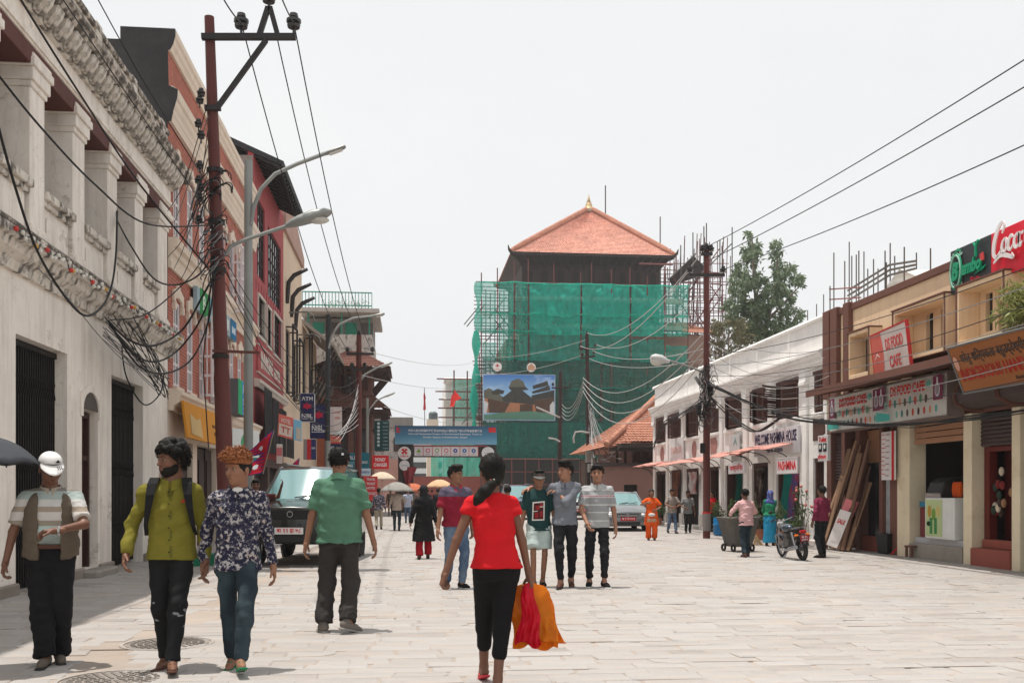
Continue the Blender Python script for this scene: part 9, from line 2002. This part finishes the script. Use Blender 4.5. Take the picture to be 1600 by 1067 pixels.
def potted(label,p,h,sp,m_,pot=.17,n=500,seed=1,flowers=None,size=.07):
 r=thing('potted_plant',label,'plant',p);MB().use(TERRA).lathe([(pot*.7,0),(pot,pot*1.7),(pot*1.1,pot*1.7),(pot*1.1,pot*1.95),(pot*.9,pot*1.95),(pot*.85,pot*1.6),(0,pot*1.6)],(0,0,0),18).build('pot',r,smooth=True);g=random.Random(seed);bl=[];z0=pot*1.7
 for k in range(9):a=g.uniform(0,6.28);e=Vector((sp*g.uniform(.3,1)*math.cos(a),sp*g.uniform(.3,1)*math.sin(a),z0+h*g.uniform(.5,1)));MB().use(BARK).tube([(0,0,z0-.05),(e.x*.4,e.y*.4,z0+(e.z-z0)*.6),e],.009,5).build('stem',r);bl+=[(tuple(e),(.13*sp/.4,.13*sp/.4,.14),n//18),(tuple(e*.6+Vector((0,0,z0*.4))),(.12,.12,.14),n//18)]
 leaf_cloud('foliage',bl,size,m_,r,seed)
 if flowers:
  for k in range(7):e=bl[2*k][0];MB().use(flowers).ball((e[0],e[1],e[2]+.08),.04,8,6).build('blossom',r,smooth=True)
for k,(px,py,X,h,sp,lab)in enumerate(((1187,850,9.75,.85,.32,'leafy green potted shrub between pink shirt man and sweeping woman'),(1216,856,9.8,.8,.25,'dark potted shrub behind the sweeping woman'),(1152,842,9.8,.75,.25,'thin potted plant left of the wheeled bin'),(1122,836,9.9,.7,.3,'bushy potted shrub behind the red pole'),(1029,822,9.9,.6,.25,'potted shrub at the far corner of the white shop house'))):
 y=onX(px,800,X).y;potted(lab,(X,y,.04),h,sp,GREENL,.15,700,k)
potted('tall flowering pot plant with pink blossoms behind the motorcycle',(9.75,onX(1256,800,9.75).y,.04),1.2,.32,GREENL,.14,260,9,C(205,120,110));potted('low green pot plant under the flowering one',(9.7,onX(1246,800,9.7).y,.04),.5,.25,GREENL,.13,400,19)
q=onX(1585,520,XR-.6);r=place('balcony_bamboo','yellow green bamboo plant on the ochre house ledge','plant',(XR-.5,q.y,3.95));leaf_cloud('foliage',[((XR-.5+random.uniform(-.2,.2),q.y+random.uniform(-.5,.35),4.2+random.random()*.55),(.16,.2,.16),36)for k in range(26)],.2,BAMBL,r,6,.5,.16)
for k in range(5):MB().use(mat('bamboo',(.42,.30,.16))).tube([(XR-.5,q.y-.3+.14*k,3.95),(XR-.45,q.y-.32+.15*k,4.7)],.01,5).build('stem',r)
MB().use(mat('planter_strip',(.2,.36,.26),rough=.6,var=.5,scale=14)).box((XR-.62,q.y-.9,3.88),(XR-.35,q.y+1.4,4.02)).build('planter',r)
g=random.Random(14);cols=[(.20,.11,.065),(.14,.07,.045),(.27,.16,.095),(.10,.05,.035),(.22,.13,.08)]
for k in range(24):
 y0=onX(1298+k*1.8,860,XR-.4).y;ht=g.uniform(1.5,2.55);wd=g.choice((.05,.06,.08,.10,.18));lean_=g.uniform(.12,.34)if k<14 else g.uniform(.02,.16);x0=XR-.55-g.uniform(0,.25)
 o=MB().use(mat('plank_%d'%(k%5),cols[k%5],rough=.8,var=.25,scale=5,bump=.3)).bar((x0,y0,.05),(XR-.08-.01*k%.05,y0-lean_*ht*.45,.05+ht),.025,wd,(0,1,.3)).build('plank',None,bevel=.003);c=Vector((x0,y0,.05));o.data.transform(Matrix.Translation(-c));o.location=c
 tag(o,'long brown board leaning in the stack beside the glass door','board','boards leaning against the ochre house')
for p0,ang,w,h,lab,cc in(((XR-.75,onX(1297,850,XR-.75).y,.08),.5,.34,1.15,'pink and white sign panel leaning against the boards',(222,130,135)),((XR-.9,onX(1290,860,XR-.9).y,.08),.4,.30,.9,'white sign panel leaning low behind the maroon shirt',(225,220,218))):
 fL=Frame(Vector(p0)+Vector((.2,-.25,h/2)),(.5,-.85,-.25),(.25,-.35,1));signboard('leaning_panel',lab,fL,w,h,.02,C(*cc),[('r',-w*.3,-h*.35,w*.3,-h*.05,C(225,220,218)),('t','SALE',0,h*.2,w*.7,h*.12,C(200,60,60))])
q=gp(1380,866);r=thing('rubbish_bin','square black bin with liner in front of the menu board','bin',(q.x+.1,q.y,.03),.3)
MB().use(BPL).loft([[Vector((sx*w,sy*w,z))for sx,sy in((-1,-1),(1,-1),(1,1),(-1,1))]for w,z in((.15,0),(.18,.38),(.19,.40),(.19,.43),(.165,.43),(.15,.1))]).build('tub',r,bevel=.012);MB().use(mat('bin_liner',(.03,.03,.032),rough=.3)).torus((0,0,.42),.19,.018,'Z',20,6).build('liner',r)
q=gp(1392,868);r=thing('red_stick','thin red stick leaning against the cream post','stick',(q.x,q.y,.03));MB().use(C(190,25,30)).tube([(0,0,0),(.55,-.25,.62)],.016,6).build('shaft',r)
q=gp(1432,872);r=thing('stool','low brown wooden stool before the cafe sill','stool',(q.x,q.y,.03),.1);MB().use(BRN).cbox((0,0,.22),(.42,.24,.04)).build('seat',r,bevel=.006)
for x in(-.17,.17):
 for y in(-.09,.09):MB().use(BRN).cbox((x,y,.10),(.04,.04,.20)).build('leg',r)
yF=onX(1480,830,XR+.1).y;r=thing('display_freezer','white freezer with green drink picture inside the cafe bay','freezer',(XR+.25,yF,.44));f_=Frame((-.33,0,0),RIGHT_U)
MB().use(C(222,224,220,rough=.4)).box((-.32,-.55,0),(.3,.55,.82)).build('cabinet',r,bevel=.02,seg=2);flat(f_,rect(-.5,.05,.12,.78),C(188,205,150),r,-.008,.004,'picture');[flat(f_,disc(-.35+.16*k,.55-.06*(k%2),.07,12,.12),C(*c_),r,-.003,.004,'picture')for k,c_ in enumerate(((190,150,60),(120,160,60),(205,190,120)))];[flat(f_,rect(-.34+.17*k,.1,-.24+.17*k,.42),C(70,140,80),r,-.003,.004,'picture')for k in range(2)];flat(f_,disc(-.38,.3,.07,14,.05),C(20,60,40),r,.001,.004,'picture')
r=thing('drinks_cooler','low maroon drinks cooler beside the white freezer','cooler',(XR+.3,yF+.78,.44));MB().use(C(110,30,38,rough=.4)).box((-.25,-.2,0),(.25,.2,.62)).build('cabinet',r,bevel=.02);MB().use(C(30,120,150,rough=.4)).box((-.26,-.2,.63),(.25,.2,.74)).build('lid',r,bevel=.01)
r=thing('ice_cream_machine','dark curved ice cream display on top of the freezer','machine',(XR+.3,yF+.25,1.262));MB().use(BPL).prism([(0.35,0),(-.35,0),(-.35,.1),(-.28,.3),(-.1,.4),(.35,.42)],lambda x,z,t:Vector((x,t,z)),-.3,.28).build('hood',r,bevel=.02);MB().use(CHR).box((-.37,-.3,.0),(-.355,.28,.09)).build('front_strip',r)
r=thing('snack_packets','row of orange snack packets on the freezer','packets',(XR+.2,yF-.2,1.262));[MB().use(C(225,95,30)).ball((0,.12-.08*k,.16),(.05,.035,.16),8,8).build('packet',r,smooth=True)for k in range(4)]
r=thing('hanging_masks','cluster of carved masks hung in the red shop doorway','masks',(XR+.1,onX(1560,750,XR).y,1.5));cc=[C(120,30,28),C(205,190,170),C(60,45,40),C(150,110,80),C(40,60,50)]
for k in range(16):MB().use(cc[k%5]).ball((g.uniform(0,.1),g.uniform(-.34,.40),g.uniform(-.5,.45)),(.045,.06,.085),8,7).build('mask',r,smooth=True)
def drape(label,px0,px1,X,z0,z1,col,seed=0):
 a,c=onX(px0,760,X).y,onX(px1,760,X).y;o=MB().use(col).sheet(lambda u,v:(X+.05*math.sin(u*19+seed)+.03*math.sin(7*v),a+(c-a)*(u*(1-.35*v)+.12*math.sin(3*v+seed)),z1+(z0-z1)*v),24,16).build('hanging_cloth',None,smooth=True,fix=False);p=Vector((X,a,z0));o.data.transform(Matrix.Translation(-p));o.location=p;tag(o,label,'cloth','cloths hung at the shop doors')
drape('teal shawl hung at the pashmina doorway',1222,1233,XR-.1,.5,2.1,cloth('teal_shawl',(.01,.16,.14)),1);drape('purple and red shawl in the pashmina doorway',1232,1245,XR-.05,.6,2.1,cloth('violet_shawl',(.10,.07,.20),(.30,.04,.06),'denim'),2);drape('dark green cloth hung at the door under the Nepali sign',1152,1157,XR-.1,.4,2.1,cloth('bottle_green',(.005,.08,.06)),3);drape('brown patterned shawl in the middle shop doorway',1183,1194,XR-.02,.9,2.1,cloth('zebra_shawl',(.05,.03,.025),(.35,.3,.25),'denim'),4);drape('white and red garments hung outside the far shop',1078,1090,XR-.25,1.3,2.1,cloth('white_red',(.55,.52,.5),(.45,.08,.08),'denim'),5);drape('brown red garments hung at the second far doorway',1050,1062,XR-.2,.9,2.15,cloth('brown_red',(.10,.04,.03),(.28,.10,.05),'denim'),6)
q=gp(1122,838);r=thing('water_drum','blue plastic drum beside the red pole','drum',(q.x+.2,q.y+.3,.03));MB().use(C(20,110,165,rough=.4)).lathe([(.22,0),(.25,.05),(.24,.3),(.26,.33),(.24,.36),(.25,.5),(.23,.55),(0,.55)],(0,0,0),20).build('drum',r,smooth=True)
q=gp(325,884);r=thing('teal_crate','teal green box on the ground between the two young men','box',(q.x,q.y+.2,0),.2);MB().use(C(0,120,88,rough=.5)).box((-.42,-.2,0),(.42,.2,.22)).build('box',r,bevel=.01)
# ------------------------------------------------------------------ hazy summer air round the whole place
hz_=MB();hz_.box((-260,-50,-1.1),(260,430,36));m,t,b,out=newmat('summer_haze');t.n.remove(b);pv=t.new('VolumePrincipled');pv.inputs['Color'].default_value=(.93,.95,.97,1);pv.inputs['Density'].default_value=.0005;pv.inputs['Anisotropy'].default_value=.2
t.link(pv.outputs[0],out.inputs['Volume']);hz_.use(m);tag(hz_.build('haze'),kind='stuff')
